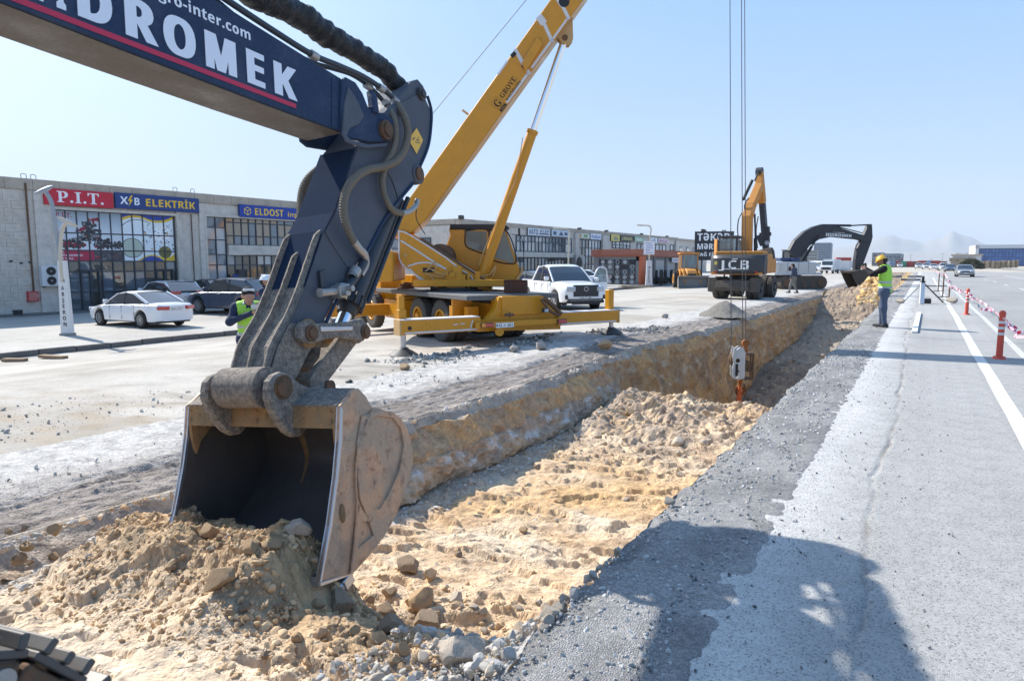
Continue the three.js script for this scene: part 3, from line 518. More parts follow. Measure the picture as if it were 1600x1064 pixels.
// ---------------------------------------------------------------- the blue excavator whose arm reaches into the picture
const digAx = axesOf(5.7, 5), digO = digAx.R.clone().multiplyScalar(-3.13);
const Q = survey(digO, digAx);
const digger = thing('excavator', 'dark blue tracked excavator whose mud-caked bucket hangs over a sandy heap in the trench', 'excavator', digO);
digger.matrix.makeBasis(digAx.F, digAx.U, digAx.R); digger.quaternion.setFromRotationMatrix(digger.matrix);   // own axes: x forward, y up, z right
const L3 = (px, py, r) => { const q = Q(px, py, r); return V(q[0], q[1], r); };
const outline = (pts, r) => pts.map(p => Q(p[0], p[1], r));
{
  // boom: box girder, outer end plates, underside with its weld, print
  const HB = .17, top = outline([[540, 127], [357, 12]], HB), bot = outline([[0, 2], [200, 80], [400, 157], [470, 183], [535, 207]], HB);
  const dT = [top[1][0] - top[0][0], top[1][1] - top[0][1]], eT = [top[1][0] + dT[0] * 1.9, top[1][1] + dT[1] * 1.9], eB = [bot[0][0] - 1.5, bot[0][1] + .12];
  const side = [...bot, top[0], top[1], eT, [eT[0] - 1.0, eT[1] - .25], [eB[0] - .2, eB[1] - .1], eB];
  const boom = part('boom', [plate(side, -HB, HB, [], .008)], m.blue, digger);
  const under = [...bot.slice().reverse()]; const ug = [];
  for (let i = 0; i < bot.length - 1; i++) { const a = bot[i], b = bot[i + 1]; ug.push(quad(V(a[0], a[1] - .004, -HB + .01), V(b[0], b[1] - .004, -HB + .01), V(b[0], b[1] - .004, HB - .01), V(a[0], a[1] - .004, HB - .01))); }
  ug.push(quad(V(eB[0], eB[1] - .004, -HB + .01), V(bot[0][0], bot[0][1] - .004, -HB + .01), V(bot[0][0], bot[0][1] - .004, HB - .01), V(eB[0], eB[1] - .004, HB - .01)));
  part('underside_plate', ug.map(boxUV), m.underside, boom);
  // tip: cheek plates carrying the stick pin, bevelled back to the girder
  const cheek = outline([[535, 207], [545, 216], [575, 222], [606, 222], [616, 205], [614, 186], [600, 176], [592, 176], [576, 170], [566, 145], [555, 128], [540, 120], [534, 128], [533, 160], [533, 190]], .2);
  for (const s of [-1, 1]) part('cheek_plate', plate(cheek, s > 0 ? .165 : -.205, s > 0 ? .205 : -.165, [], .01), m.blue, boom);
  { const a = outline([[543, 135], [558, 158], [568, 182], [560, 194], [546, 200], [541, 212], [548, 219], [575, 226], [606, 223], [603, 229], [570, 232], [540, 222], [534, 209], [537, 160]], .208); part('wear_edge', plate(a, .2, .216, [], .006), m.blueDusty, boom); }
  { const a = outline([[517, 122], [531, 130], [531, 205], [517, 199]], HB); part('cover_strip', plate(a, HB - .004, HB + .008, [], .004), m.blue, boom); }
  { const c = Q(604, 203, .23), g = []; g.push(cy(.075, .075, .03, c[0], c[1], .222, Math.PI / 2, 0, 0, 28), cy(.05, .05, .05, c[0], c[1], .232, Math.PI / 2, 0, 0, 24)); part('stick_pin', g, m.rustPin, boom); }
  // print on the girder: white lettering over a red rule; every letter at its own place
  const f0 = Q(40, 0, HB), f1 = Q(470, 166, HB), len = Math.hypot(f1[0] - f0[0], f1[1] - f0[1]), dir = [(f1[0] - f0[0]) / len, (f1[1] - f0[1]) / len], nor = [-dir[1], dir[0]], TH = .40, T0 = -.035;
  const P = (s, t) => V(f0[0] + dir[0] * s + nor[0] * t, f0[1] + dir[1] * s + nor[1] * t, HB + .003);
  const along = (px, py) => { const q = Q(px, py, HB); return (q[0] - f0[0]) * dir[0] + (q[1] - f0[1]) * dir[1]; };
  const S0 = -.75, S1 = len, PXM = 620;
  const X = s => (s - S0) * PXM, W = Math.round((S1 - S0) * PXM), H = Math.round(TH * PXM);
  const print = canvasMat(W, H, g => {
    g.fillStyle = '#fff'; g.clearRect(0, 0, W, H); const base = H - .056 * PXM, cap = .208 * PXM;
    const lw = (along(245, 70) - along(187, 47)), k = lw / .212;
    const put = (ch, a, b) => { g.fillStyle = g.strokeStyle = '#e6eaf2'; const w = X(b) - X(a); for (const k of [-1, 0, 1]) fitText(g, ch, X(a) + w * (.03 + .045 * k), base - cap, w * .94, cap); };
    put('K', along(424, 148), along(464, 164)); put('E', along(381, 128), along(417, 143)); put('M', along(316, 98), along(374, 124)); put('O', along(252, 70), along(309, 95)); put('R', along(188, 47), along(246, 70));
    const r0 = along(188, 47); put('D', r0 - .245 * k, r0 - .03 * k); put('I', r0 - .325 * k, r0 - .275 * k); put('H', r0 - .58 * k, r0 - .36 * k);
    g.fillStyle = '#c2304f'; g.fillRect(X(S0), H - .035 * PXM, X(along(462, 168)) - X(S0), .028 * PXM);
    g.fillStyle = '#e9edf3'; const t0 = along(262, 76), t1 = along(402, 136); g.font = 'bold 100px sans-serif'; const sx = (X(t1) - X(t0 - .16)) / g.measureText('nagro-inter.com').width; g.save(); g.translate(X(t0 - .16), H - .315 * PXM); g.scale(sx * .96, .062 * PXM / 73); g.fillText('nagro-inter.com', 0, 0); g.restore();
  }, { cut: true, roughness: .6 });
  part('lettering', quad(P(S0, T0), P(S1, T0), P(S1, T0 + TH), P(S0, T0 + TH)), print, boom);

  // stick: tapering box with flange edges, ribs on the digging face
  const SW = .165;
  const stickSide = outline([[655, 123], [664, 134], [667, 154], [673, 172], [672, 205], [668, 229], [655, 262], [645, 288], [601, 341], [572, 395], [529, 462], [508, 504], [495, 525], [472, 572], [462, 590], [440, 597], [420, 590], [433, 542], [461, 490], [477, 449], [506, 361], [521, 333], [540, 278], [556, 232], [575, 205], [612, 165], [638, 136], [645, 126]], SW);
  const stick = part('stick', plate(stickSide, -SW + .012, SW - .012, [], .008), m.blueDusty, digger);
  const upper = outline([[655, 262], [668, 229], [672, 205], [673, 172], [664, 152], [650, 148], [612, 168], [585, 205], [560, 228], [541, 280], [523, 335], [508, 362], [520, 382], [545, 420], [560, 410], [572, 395], [601, 341], [645, 288]], SW);
  each('side_plate', [plate(upper, SW - .014, SW - .002, [], .004), plate(upper, -SW + .002, -SW + .014, [], .004)], m.blueDusty, stick);
  // digging face: blue above, caked below, three ribs
  const faceEdge = outline([[556, 232], [540, 278], [521, 333], [506, 361], [477, 449], [461, 490], [433, 542], [424, 570], [418, 592]], SW);
  const strip = (pts, off, w0, w1) => { const g = []; for (let i = 0; i < pts.length - 1; i++) { const a = pts[i], b = pts[i + 1], d = Math.hypot(b[0] - a[0], b[1] - a[1]), nx = (b[1] - a[1]) / d, ny = -(b[0] - a[0]) / d; const oa = V(a[0] + nx * off, a[1] + ny * off, 0), ob = V(b[0] + nx * off, b[1] + ny * off, 0); g.push(quad(V(oa.x, oa.y, w0), V(ob.x, ob.y, w0), V(ob.x, ob.y, w1), V(oa.x, oa.y, w1))); } return g.map(boxUV); };
  const sgn = (() => { const a = faceEdge[0], b = faceEdge[1], nx = (b[1] - a[1]), ny = -(b[0] - a[0]); return nx * -1 + ny * 0 > 0 ? 1 : -1; })();
  part('digging_face', [...strip(faceEdge.slice(0, 5), sgn * .006, -SW, SW)], m.blueMatte, stick);
  part('caked_face', [...strip(faceEdge.slice(4), sgn * .008, -SW, SW)], m.mud, stick);
  for (const [r, px, py] of [[.13, 506, 361], [-.005, 492, 392], [-.14, 506, 361]]) {
    const s = Q(px, py, SW), e = Q(421, 585, SW), pts = []; const n = 26; const f = faceEdge;
    const yAt = u => { for (let i = 0; i < f.length - 1; i++) if (u <= f[i][1] && u >= f[i + 1][1]) return lerp(f[i][0], f[i + 1][0], (f[i][1] - u) / (f[i][1] - f[i + 1][1])); return f[f.length - 1][0]; };
    const rings = []; for (let i = 0; i <= n; i++) { const u = lerp(s[1], e[1], i / n), x = yAt(u), h = .044 * sm(0, .05, i / n) * (1 - .55 * sm(.75, 1, i / n)) + .003 * vn(i * .9, r * 40), w = .018 + .002 * vn(i * .7, r * 30 + 4); rings.push([V(x + .012, u, r - w), V(x - h * .8, u + .012, r - w * .75), V(x - h, u + .012, r + w * .3), V(x + .012, u, r + w * 1.1)]); }
    part('rib', smooth(loft(rings), .5), m.mud, stick);
  }
  { const a = outline([[462, 590], [440, 600], [418, 594], [433, 542], [452, 505], [490, 505], [508, 504], [493, 527]], SW); each('caked_cheek', [plate(a, SW - .006, SW + .006, [], .003), plate(a, -SW - .006, -SW + .006, [], .003)], m.mud, stick); }
  { const b = Q(442, 605, .29); part('pin_boss', [cy(.125, .125, 2 * SW + .01, b[0], b[1], 0, Math.PI / 2, 0, 0, 32)], m.mud, stick); }
  // flanges along the back edge and round the top
  part('flange', [...[[[645, 286], [601, 341], [572, 395], [529, 462], [508, 504]], [[667, 150], [673, 172], [672, 205], [668, 229], [652, 268]]].map(l => { const q = outline(l, SW); return tube(q.map(p => V(p[0], p[1], SW + .004)), .013, 30, 8); })], m.blue, stick);
  { const c = Q(657, 147, SW), d = Q(653, 272, SW); part('cylinder_pin', [cy(.052, .052, 2 * SW + .05, c[0], c[1], 0, Math.PI / 2, 0, 0, 24), cy(.03, .03, 2 * SW + .08, c[0], c[1], 0, Math.PI / 2)], m.darkSteel, stick); part('cylinder_pin', [cy(.055, .055, 2 * SW + .05, d[0], d[1], 0, Math.PI / 2, 0, 0, 24)], m.rustPin, stick); each('cylinder_lug', [plate(circ(d[0], d[1], .085), SW - .05, SW + .01), plate(circ(d[0], d[1], .085), -SW - .01, -SW + .05)], m.blueDusty, stick); }
  // warning diamond
  { const a = outline([[637, 218], [650, 241], [660, 219], [650, 200]], SW); const c = a.map(p => V(p[0], p[1], SW + .006)); part('warning_sticker', quad(c[0], c[1], c[2], c[3]), canvasMat(128, 128, g => { g.fillStyle = '#e8b64a'; g.fillRect(0, 0, 128, 128); g.strokeStyle = '#222'; g.lineWidth = 4; g.beginPath(); g.moveTo(66, 30); g.lineTo(110, 48); g.lineTo(72, 78); g.closePath(); g.stroke(); g.fillStyle = '#222'; g.fillRect(74, 46, 18, 9); g.fillRect(30, 72, 14, 20); g.fillRect(40, 58, 8, 10); }), stick); }
  // marks left by old brackets, valve and pipework on the stick
  { const a = outline([[496, 424], [504, 421], [505, 450], [499, 452]], SW); part('old_bracket', plate(a, SW, SW + .02, [], .004), m.pipe, stick); }
  const vb = Q(522, 455, SW), vl = Q(495, 458, SW);
  part('valve_block', [bx(.115, .085, .09, vb[0] + .01, vb[1], SW + .045, 0, 0, .12), bx(.06, .105, .06, vb[0] + .01, vb[1], SW + .05), cy(.02, .02, .13, vb[0] + .035, vb[1] + .01, SW + .07, Math.PI / 2), cy(.017, .017, .12, vb[0] - .02, vb[1] - .02, SW + .07, Math.PI / 2), rod(V(vb[0], vb[1], SW + .045), V(vl[0], vl[1], SW + .06), .026), rod(V(vb[0] - .06, vb[1] + .005, SW + .05), V(vl[0] - .02, vl[1], SW + .06), .015), cy(.03, .024, .05, vl[0] - .02, vl[1], SW + .06, 0, 0, Math.PI / 2)], m.fit, stick);
  // ---- bucket cylinder behind the stick
  const cA = L3(651, 272, SW).setZ(0), cB = L3(562, 520, .2).setZ(0), cd = cB.clone().sub(cA), CLn = cd.length(); cd.normalize();
  const at = s => cA.clone().addScaledVector(cd, s * CLn);
  const cyl = part('bucket_cylinder', [rod(at(.02), at(.80), .085, .085, 24), rod(at(.80), at(.845), .10, .10, 24), rod(at(0), at(.06), .07)], m.pipe, digger);
  { const g = []; for (let i = 0; i < 12; i++) { const a = i / 12 * 6.28, n = V(-cd.y, cd.x, 0), b = V(0, 0, 1); g.push(rod(at(.79).addScaledVector(n, .10 * Math.cos(a)).addScaledVector(b, .10 * Math.sin(a)), at(.85).addScaledVector(n, .10 * Math.cos(a)).addScaledVector(b, .10 * Math.sin(a)), .013, .013, 6)); } part('gland_bolt', g, m.darkSteel, cyl); }
  part('gland', rod(at(.845), at(.885), .075, .07, 24), m.darkSteel, cyl); part('piston_rod', rod(at(.885), at(.985), .05, .05, 24), m.chrome, cyl); part('rod_eye', [rod(at(.97), at(1.0), .065, .065), cy(.075, .075, .14, cB.x, cB.y, 0, Math.PI / 2)], m.ochre, cyl);
  { const n = V(-cd.y, cd.x, 0); const o = n.x > 0 ? 1 : -1; part('cylinder_pipe', [rod(at(.10).addScaledVector(n, o * .115), at(.76).addScaledVector(n, o * .115), .022), rod(at(.10).addScaledVector(n, o * .10).setZ(.07), at(.78).addScaledVector(n, o * .10).setZ(.07), .02), ...[.2, .45, .7].map(t => rod(at(t).addScaledVector(n, o * .06), at(t).addScaledVector(n, o * .13), .02))], m.pipe, cyl); }
  // ---- linkage: two guide bars and the bucket link
  const pA = Q(479, 521, .2), pB = Q(564, 519, .2);
  const barPts = outline([[466, 512], [472, 502], [483, 501], [492, 506], [552, 502], [566, 498], [575, 510], [574, 524], [566, 533], [550, 531], [525, 527], [500, 532], [487, 537], [474, 536], [466, 528]], .22);
  for (const s of [-1, 1]) { const b = part('guide_bar', [plate(barPts, s > 0 ? .178 : -.235, s > 0 ? .235 : -.178, [], .01)], m.mud, digger); part('bolt_head', [cy(.036, .036, .022, pA[0], pA[1], s * .247, Math.PI / 2, 0, 0, 6), cy(.055, .055, .012, pA[0], pA[1], s * .24, Math.PI / 2)], m.rustPin, b); part('bolt_head', [cy(.034, .034, .022, pB[0], pB[1], s * .247, Math.PI / 2, 0, 0, 20), cy(.05, .05, .012, pB[0], pB[1], s * .24, Math.PI / 2)], m.rustPin, b); if (s > 0) { const w = outline([[499, 510], [550, 510], [549, 516], [500, 518]], .235); part('bar_pad', plate(w, .232, .246, [], .004), m.steelEdge, b); } }
  { const c = Q(479, 521, SW); each('pin_collar', [cy(.095, .095, .02, c[0], c[1], SW + .008, Math.PI / 2, 0, 0, 28), cy(.105, .105, .02, c[0], c[1], -SW - .008, Math.PI / 2, 0, 0, 28)], m.ochre, stick); }
  const pE = Q(517, 598, .27);
  const eA = V(pB[0], pB[1], 0), eE = V(pE[0], pE[1], 0);
  part('bucket_link', [bar(eA.clone().setZ(.12), eE.clone().setZ(.12), .055, .15, V(0, 0, 1), .02), bar(eA.clone().setZ(-.12), eE.clone().setZ(-.12), .055, .15, V(0, 0, 1), .02), bar(eA.clone().lerp(eE, .35), eA.clone().lerp(eE, .75), .2, .05), cy(.075, .075, .32, eE.x, eE.y, 0, Math.PI / 2, 0, 0, 24), cy(.08, .08, .33, eA.x, eA.y, 0, Math.PI / 2, 0, 0, 24)], m.mud, digger);
  // ---- bucket
  const HWB = .65;
  const bk = new THREE.Group(); bk.name = 'bucket'; digger.add(bk);
  const sidePts = outline([[532, 634], [553, 608], [561, 607], [573, 620], [581, 636], [594, 641], [610, 643], [622, 650], [632, 664], [641, 695], [644, 722], [636, 757], [617, 808], [598, 840], [575, 870], [553, 894], [543, 901], [520, 904], [499, 910], [506, 872], [515, 822], [525, 747], [530, 690]], HWB);
  for (const s of [-1, 1]) {
    const sp = part('side_plate', plate(sidePts, s > 0 ? HWB - .03 : -HWB, s > 0 ? HWB : -HWB + .03, [], .006), m.bucket, bk);
    if (s > 0) {
      const oval = outline([[568, 655], [590, 648], [612, 652], [624, 668], [629, 695], [622, 735], [604, 775], [590, 797], [578, 796], [568, 782], [561, 750], [561, 705]], HWB), ring = outline([[563, 650], [590, 642], [612, 644], [624, 653], [634, 670], [642, 700], [643, 722], [634, 757], [616, 806], [598, 838], [586, 850], [572, 810], [560, 780], [556, 740], [556, 690]], HWB);
      const tri = outline([[561, 813], [594, 815], [580, 838], [556, 858]], HWB), lower = outline([[572, 808], [588, 814], [600, 812], [610, 806], [616, 806], [598, 838], [575, 868], [552, 893], [545, 897], [551, 850], [556, 806], [560, 790]], HWB);
      part('stiffening_plate', [plate(ring, HWB, HWB + .014, [oval], .004), plate(lower, HWB + .001, HWB + .013, [tri], .004)], m.bucket, sp);
      const cut = outline([[532, 636], [535, 640], [534, 690], [528, 748], [518, 824], [508, 875], [502, 909], [499, 910], [506, 872], [515, 822], [525, 747], [530, 690]], HWB); part('cutting_edge', plate(cut, HWB - .034, HWB + .004, [], .002), m.steelEdge, sp);
      part('weld_seam', tube(outline([[580, 640], [566, 668], [556, 705], [553, 745], [555, 790], [551, 845], [545, 896]], HWB).map(p => V(p[0], p[1], HWB + .012)), .007, 30, 6), m.bucket, sp);
      { const c = Q(534, 802, HWB); part('mud_clod', place(new THREE.IcosahedronGeometry(.03, 2).scale(.8, 1.9, .35), c[0], c[1], HWB + .004), m.ochre, sp); }
    } else { const cut = outline([[532, 636], [536, 640], [535, 690], [529, 748], [519, 824], [509, 875], [503, 909], [499, 910], [506, 872], [515, 822], [525, 747], [530, 690]], HWB); part('cutting_edge', plate(cut, -HWB - .004, -HWB + .034, [], .002), m.steelEdge, sp); }
  }
  const shellPx = [[532, 634], [561, 610], [578, 632], [606, 640], [628, 656], [642, 697], [644, 722], [636, 757], [617, 808], [598, 840], [575, 870], [553, 894], [500, 911]], outer = outline(shellPx, HWB);
  const cx0 = outer.reduce((a, p) => a + p[0], 0) / outer.length, cy0 = outer.reduce((a, p) => a + p[1], 0) / outer.length, inset = (p, d) => { const L = Math.hypot(p[0] - cx0, p[1] - cy0); return [p[0] - (p[0] - cx0) / L * d, p[1] - (p[1] - cy0) / L * d]; };
  const crv = new THREE.CatmullRomCurve3(outer.slice(2).map(p => V(p[0], p[1], 0)), false, 'centripetal').getPoints(40).map(p => [p.x, p.y]);
  const back = [...crv.map(p => inset(p, .006)), ...crv.slice().reverse().map(p => inset(p, .03))];
  part('bucket_shell', plate(back, -HWB + .028, HWB - .028, [], .002), m.bucket, bk);
  const lining = crv.map(p => inset(p, .034)), lg = []; for (let i = 0; i < lining.length - 1; i++) { const a = lining[i], b = lining[i + 1]; lg.push(quad(V(a[0], a[1], -HWB + .03), V(b[0], b[1], -HWB + .03), V(b[0], b[1], HWB - .03), V(a[0], a[1], HWB - .03))); }
  part('inner_lining', lg.map(boxUV), m.bucketIn, bk);
  { const inn = sidePts.map(p => inset(p, .02)); each('inner_lining', [plate(inn, HWB - .036, HWB - .031, [], .001), plate(inn, -HWB + .031, -HWB + .036, [], .001)], m.bucketIn, bk); }
  // box beam across the top with its worn front
  { const b = outline([[532, 634], [560, 610], [580, 636], [586, 660], [560, 668], [531, 670]], HWB); part('top_beam', plate(b, -HWB + .028, HWB - .028, [], .008), m.ochre, bk); const t = outline([[530, 633], [560, 606], [562, 611], [533, 638]], HWB); part('top_plate', plate(t, -HWB + .026, HWB - .026, [], .004), m.mud, bk);
    for (const s of [-1, 1]) { const gs = outline([[531, 668], [560, 660], [560, 672], [545, 700], [541, 720], [537, 712], [533, 690]], HWB); part('corner_gusset', plate(gs, s > 0 ? HWB - .06 : -HWB + .036, s > 0 ? HWB - .036 : -HWB + .06, [], .004), m.ochre, bk); } }
  for (const z of [-.30, .12]) { const rg = []; for (let i = 0; i <= 20; i++) { const p = lining[Math.min(lining.length - 1, i + 1)], q = inset(p, .016 * (1 - i / 24)), w = .045 * (1 - i / 22) + .004, zz = z + i * .004; rg.push([V(p[0], p[1], zz - w), V(q[0], q[1], zz - w * .4), V(q[0], q[1], zz + w * .4), V(p[0], p[1], zz + w)]); } part('inner_rib', smooth(loft(rg, false, false), .5), m.ochre, bk); }
  const ear = outline([[420, 610], [422, 596], [430, 586], [441, 581], [452, 583], [460, 591], [472, 601], [487, 607], [500, 604], [510, 597], [521, 597], [527, 606], [530, 618], [520, 634], [490, 640], [478, 650], [480, 672], [472, 681], [461, 683], [449, 676], [438, 662], [426, 640], [420, 622]], .29);
  for (const s of [-1, 1]) { const e = part('hinge_ear', plate(ear, s > 0 ? .225 : -.29, s > 0 ? .29 : -.225, [], .012), m.mud, bk); const c = Q(442, 605, .29), d = Q(514, 604, .29); part('ear_pin', [cy(.058, .058, .03, c[0], c[1], s * .295, Math.PI / 2, 0, 0, 24), cy(.074, .074, .014, c[0], c[1], s * .288, Math.PI / 2, 0, 0, 28)], m.rustPin, e); part('ear_pin', cy(.042, .042, .03, d[0], d[1], s * .292, Math.PI / 2), m.rustPin, e); }
  part('bucket_pin', cy(.055, .055, .6, Q(442, 605, .29)[0], Q(442, 605, .29)[1], 0, Math.PI / 2), m.darkSteel, bk);
  // lip with teeth
  { const a = Q(552, 893, HWB), b = Q(499, 910, HWB), c = Q(520, 936, .62); part('lip_plate', plate([a, [a[0] + .01, a[1] - .02], [b[0], b[1] - .03], b], -HWB, HWB, [], .006), m.steelEdge, bk);
    const t0 = V(a[0] + .01, a[1] - .03, 0), t1 = V(c[0], c[1], 0);
    for (let i = 0; i < 5; i++) { const z = lerp(-HWB + .05, HWB - .05, i / 4); part('tooth', [bar(t0.clone().setZ(z), t0.clone().lerp(t1, .5).setZ(z), .085, .075, V(0, 0, 1), .012), rod(t0.clone().lerp(t1, .4).setZ(z), t1.clone().setZ(z), .042, .014, 8)], m.steelEdge, bk); } }
  // ---- stick cylinder in its cloth wrapping, hard lines and hoses
  const e0 = L3(657, 147, SW).setZ(0);
  { const e9 = e0.clone(), ptsC = [[300, -72], [395, -12], [460, 20], [530, 66], [600, 110]].map(p => L3(p[0], p[1], 0)); ptsC.push(e9); const far = ptsC[0], ax0 = e9;
    const wrap = part('wrapped_cylinder', rippled(ptsC, (t, a) => (.088 - .016 * t * t) * (1 + .12 * vn(t * 30, a * 1.1, 3) + .12 * Math.abs(vn(t * 70, a * 1.6, 2)) + .05 * Math.sin(t * 90 + a * 1.5 + 4 * vn(t * 12, 1))), 260, 22), m.cloth, digger);
    const back2 = far.clone().add(far.clone().sub(ax0).multiplyScalar(.7)); part('cylinder_barrel', [rod(back2, ptsC[1].clone().lerp(ptsC[0], .75), .11, .11, 24)], m.blue, wrap); part('rod_eye', cy(.06, .06, .16, e0.x, e0.y, 0, Math.PI / 2), m.darkSteel, wrap); }
  const pipePx = (l, r, rad, seg = 60) => tube(l.map(p => L3(p[0], p[1], p[2] ?? r)), rad, seg, 10);
  each('hydraulic_pipe', [pipePx([[250, -72], [357, 2], [430, 50], [489, 86], [530, 103], [570, 121], [600, 141], [614, 153]], .12, .021), pipePx([[300, -30], [400, 50], [489, 98], [520, 107], [550, 117], [575, 134], [590, 148], [600, 160]], .06, .017)], m.pipe, digger);
  each('pipe_clamp', [[490, 87, .12, .03], [595, 138, .12, .03], [575, 135, .07, .028], [617, 157, .13, .028], [604, 162, .09, .026]].map(([x, y, r, k]) => { const p = L3(x, y, r), d = L3(x + 8, y + 5, r).sub(p).normalize(); return rod(p.clone().addScaledVector(d, -.035), p.clone().addScaledVector(d, .03), k, k, 8); }), m.fit, digger);
  { const p = L3(583, 158, .13); part('pipe_bracket', [bar(L3(580, 145, .12), L3(584, 172, .17), .05, .07), bx(.07, .05, .06, L3(583, 172, .2).x, L3(583, 172, .2).y, .2)], m.blue, digger); }
  const spiral = (l, rad, name = 'guarded_hose') => { const pts = l.map(p => L3(p[0], p[1], p[2])); const len = pathOf(pts).getLength(), turns = Math.round(len / .017); return part(name, rippled(pts, t => rad * (1 + .11 * Math.sin(t * turns * 2 * Math.PI)), turns * 6, 10), m.hose, digger); };
  spiral([[621, 163, .15], [632, 183, .22], [637, 205, .25], [633, 230, .26], [620, 250, .26], [600, 260, .25], [575, 265, .25], [556, 277, .26], [540, 300, .27], [536, 325, .27], [541, 352, .26], [552, 377, .24]], .028);
  spiral([[606, 168, .12], [616, 188, .20], [618, 215, .22], [612, 240, .23], [602, 258, .22], [597, 280, .22], [599, 300, .22], [606, 318, .22], [615, 329, .2], [628, 333, .17]], .024);
  each('hose_end', [pipePx([[552, 377, .24], [561, 389, .23], [569, 398, .21], [571, 412, .19], [562, 430, .19]], .2, .028), pipePx([[628, 333, .17], [640, 330, .14], [650, 320, .12], [652, 312, .12]], .1, .022)], m.fit, digger);
  part('hose_sleeve', [pipePx([[569, 407, .19], [560, 424, .19], [549, 440, .2], [541, 448, .2], [530, 452, .21]], .19, .033, 30)], m.pipe, digger);
  each('hose_clamp', [pipePx([[556, 421, .195], [550, 431, .2]], .2, .042, 6), pipePx([[552, 425, .195], [549, 433, .2]], .2, .036, 6)], m.fit, digger);
  spiral([[500, 262, -.22], [484, 276, -.27], [474, 292, -.29], [470, 315, -.29], [471, 345, -.26], [480, 372, -.2]], .03);
  each('loose_wire', [pipePx([[600, 262, .24], [612, 282, .2], [622, 312, .19]], .2, .005, 14), pipePx([[652, 318, .12], [650, 340, .12], [657, 355, .12], [664, 366, .12]], .12, .004, 16)], m.black, digger);
  // pale debris lines along the boom top are the edges of its cover plate
  part('cover_rail', [...[.12].map(z => tube([[357, 10], [450, 69], [540, 125]].map(p => { const q = Q(p[0], p[1], HB); return V(q[0], q[1] + .006, z); }), .014, 20, 6))], m.underside, boom);
  // ---- undercarriage: the near track curving round its idler, and the rest of the machine out of the frame
  for (const s of [1, -1]) {
    const tr = new THREE.Group(); tr.name = 'track'; digger.add(tr); const c = s * 1.2, c0 = [.67, .485], R = .43, Lb = 3.0, sh = []; const per = 2 * Lb + 2 * Math.PI * R, n = 46;
    const g = [bx(.172, .022, .46, 0, 0, 0, 0, 0, 0, .006), bx(.022, .04, .48, -.07, .03, 0, 0, 0, 0, .006), bx(.022, .032, .48, -.005, .027, 0, 0, 0, 0, .006), bx(.022, .04, .48, .06, .03, 0, 0, 0, 0, .006), bx(.05, .06, .09, .05, -.04, .17), bx(.05, .06, .09, -.05, -.04, .12)], shoe = merge(g), lk = merge([bx(.165, .075, .04, 0, -.055, .20, 0, 0, 0, .02), bx(.06, .10, .05, .05, -.06, .17, 0, 0, 0, .02)]), pn = cy(.03, .03, .03, .045, -.06, .215, Math.PI / 2);
    for (let i = 0; i < n; i++) { let d = i / n * per, x, y, a; if (d < Math.PI * R) { const t = Math.PI / 2 - d / R; x = c0[0] + R * Math.cos(t); y = c0[1] + R * Math.sin(t); a = t - Math.PI / 2; } else if ((d -= Math.PI * R) < Lb) { x = c0[0] - d; y = c0[1] - R; a = Math.PI; } else if ((d -= Lb) < Math.PI * R) { const t = -Math.PI / 2 - d / R; x = c0[0] - Lb + R * Math.cos(t); y = c0[1] + R * Math.sin(t); a = t - Math.PI / 2; } else { d -= Math.PI * R; x = c0[0] - Lb + d; y = c0[1] + R; a = 0; }
      const o = part('track_shoe', shoe, m.trackSteel, tr); o.position.set(x, y, c); o.rotation.z = a; if (s > 0) { part('track_link', lk, m.rustPin, o); part('link_pin', pn, m.fit, o); } }
    const frame = plate(circ(c0[0], c0[1], .37, 32), c - .06, c + .10, [[...circ(c0[0] - .12, c0[1] + .05, .07, 14)], circ(c0[0] + .2, c0[1] - .05, .05, 12)], .01);
    part('idler', [frame, cy(.09, .1, .3, c0[0], c0[1], c, Math.PI / 2, 0, 0, 24), cy(.055, .055, .34, c0[0], c0[1], c, Math.PI / 2)], m.rustPin, tr);
    part('track_frame', [bx(Lb - .5, .34, .26, c0[0] - Lb / 2, c0[1] - .02, c), ...[0, 1, 2, 3, 4].map(i => cy(.13, .13, .3, c0[0] - .6 - i * .45, c0[1] - R + .17, c, Math.PI / 2)), cy(.36, .36, .08, c0[0] - Lb, c0[1], c, Math.PI / 2, 0, 0, 24)], m.rustPin, tr);
  }
  part('undercarriage', [bx(1.6, .3, 2.0, -.9, .62, 0), cy(.55, .6, .25, -.9, .85, 0)], m.darkSteel, digger);
  part('house', [bx(3.0, .9, 2.5, -1.5, 1.42, 0, 0, 0, 0, .1), bx(.7, .6, 2.5, -3.0, 1.3, 0, 0, 0, 0, .12)], m.blue, digger);
  { const c = part('cab', [bx(1.5, 1.5, .95, -.55, 2.3, -.78, 0, 0, 0, .1)], m.glass, digger); part('cab_roof', bx(1.6, .1, 1.05, -.55, 3.08, -.78, 0, 0, 0, .04), m.blue, c); }
}
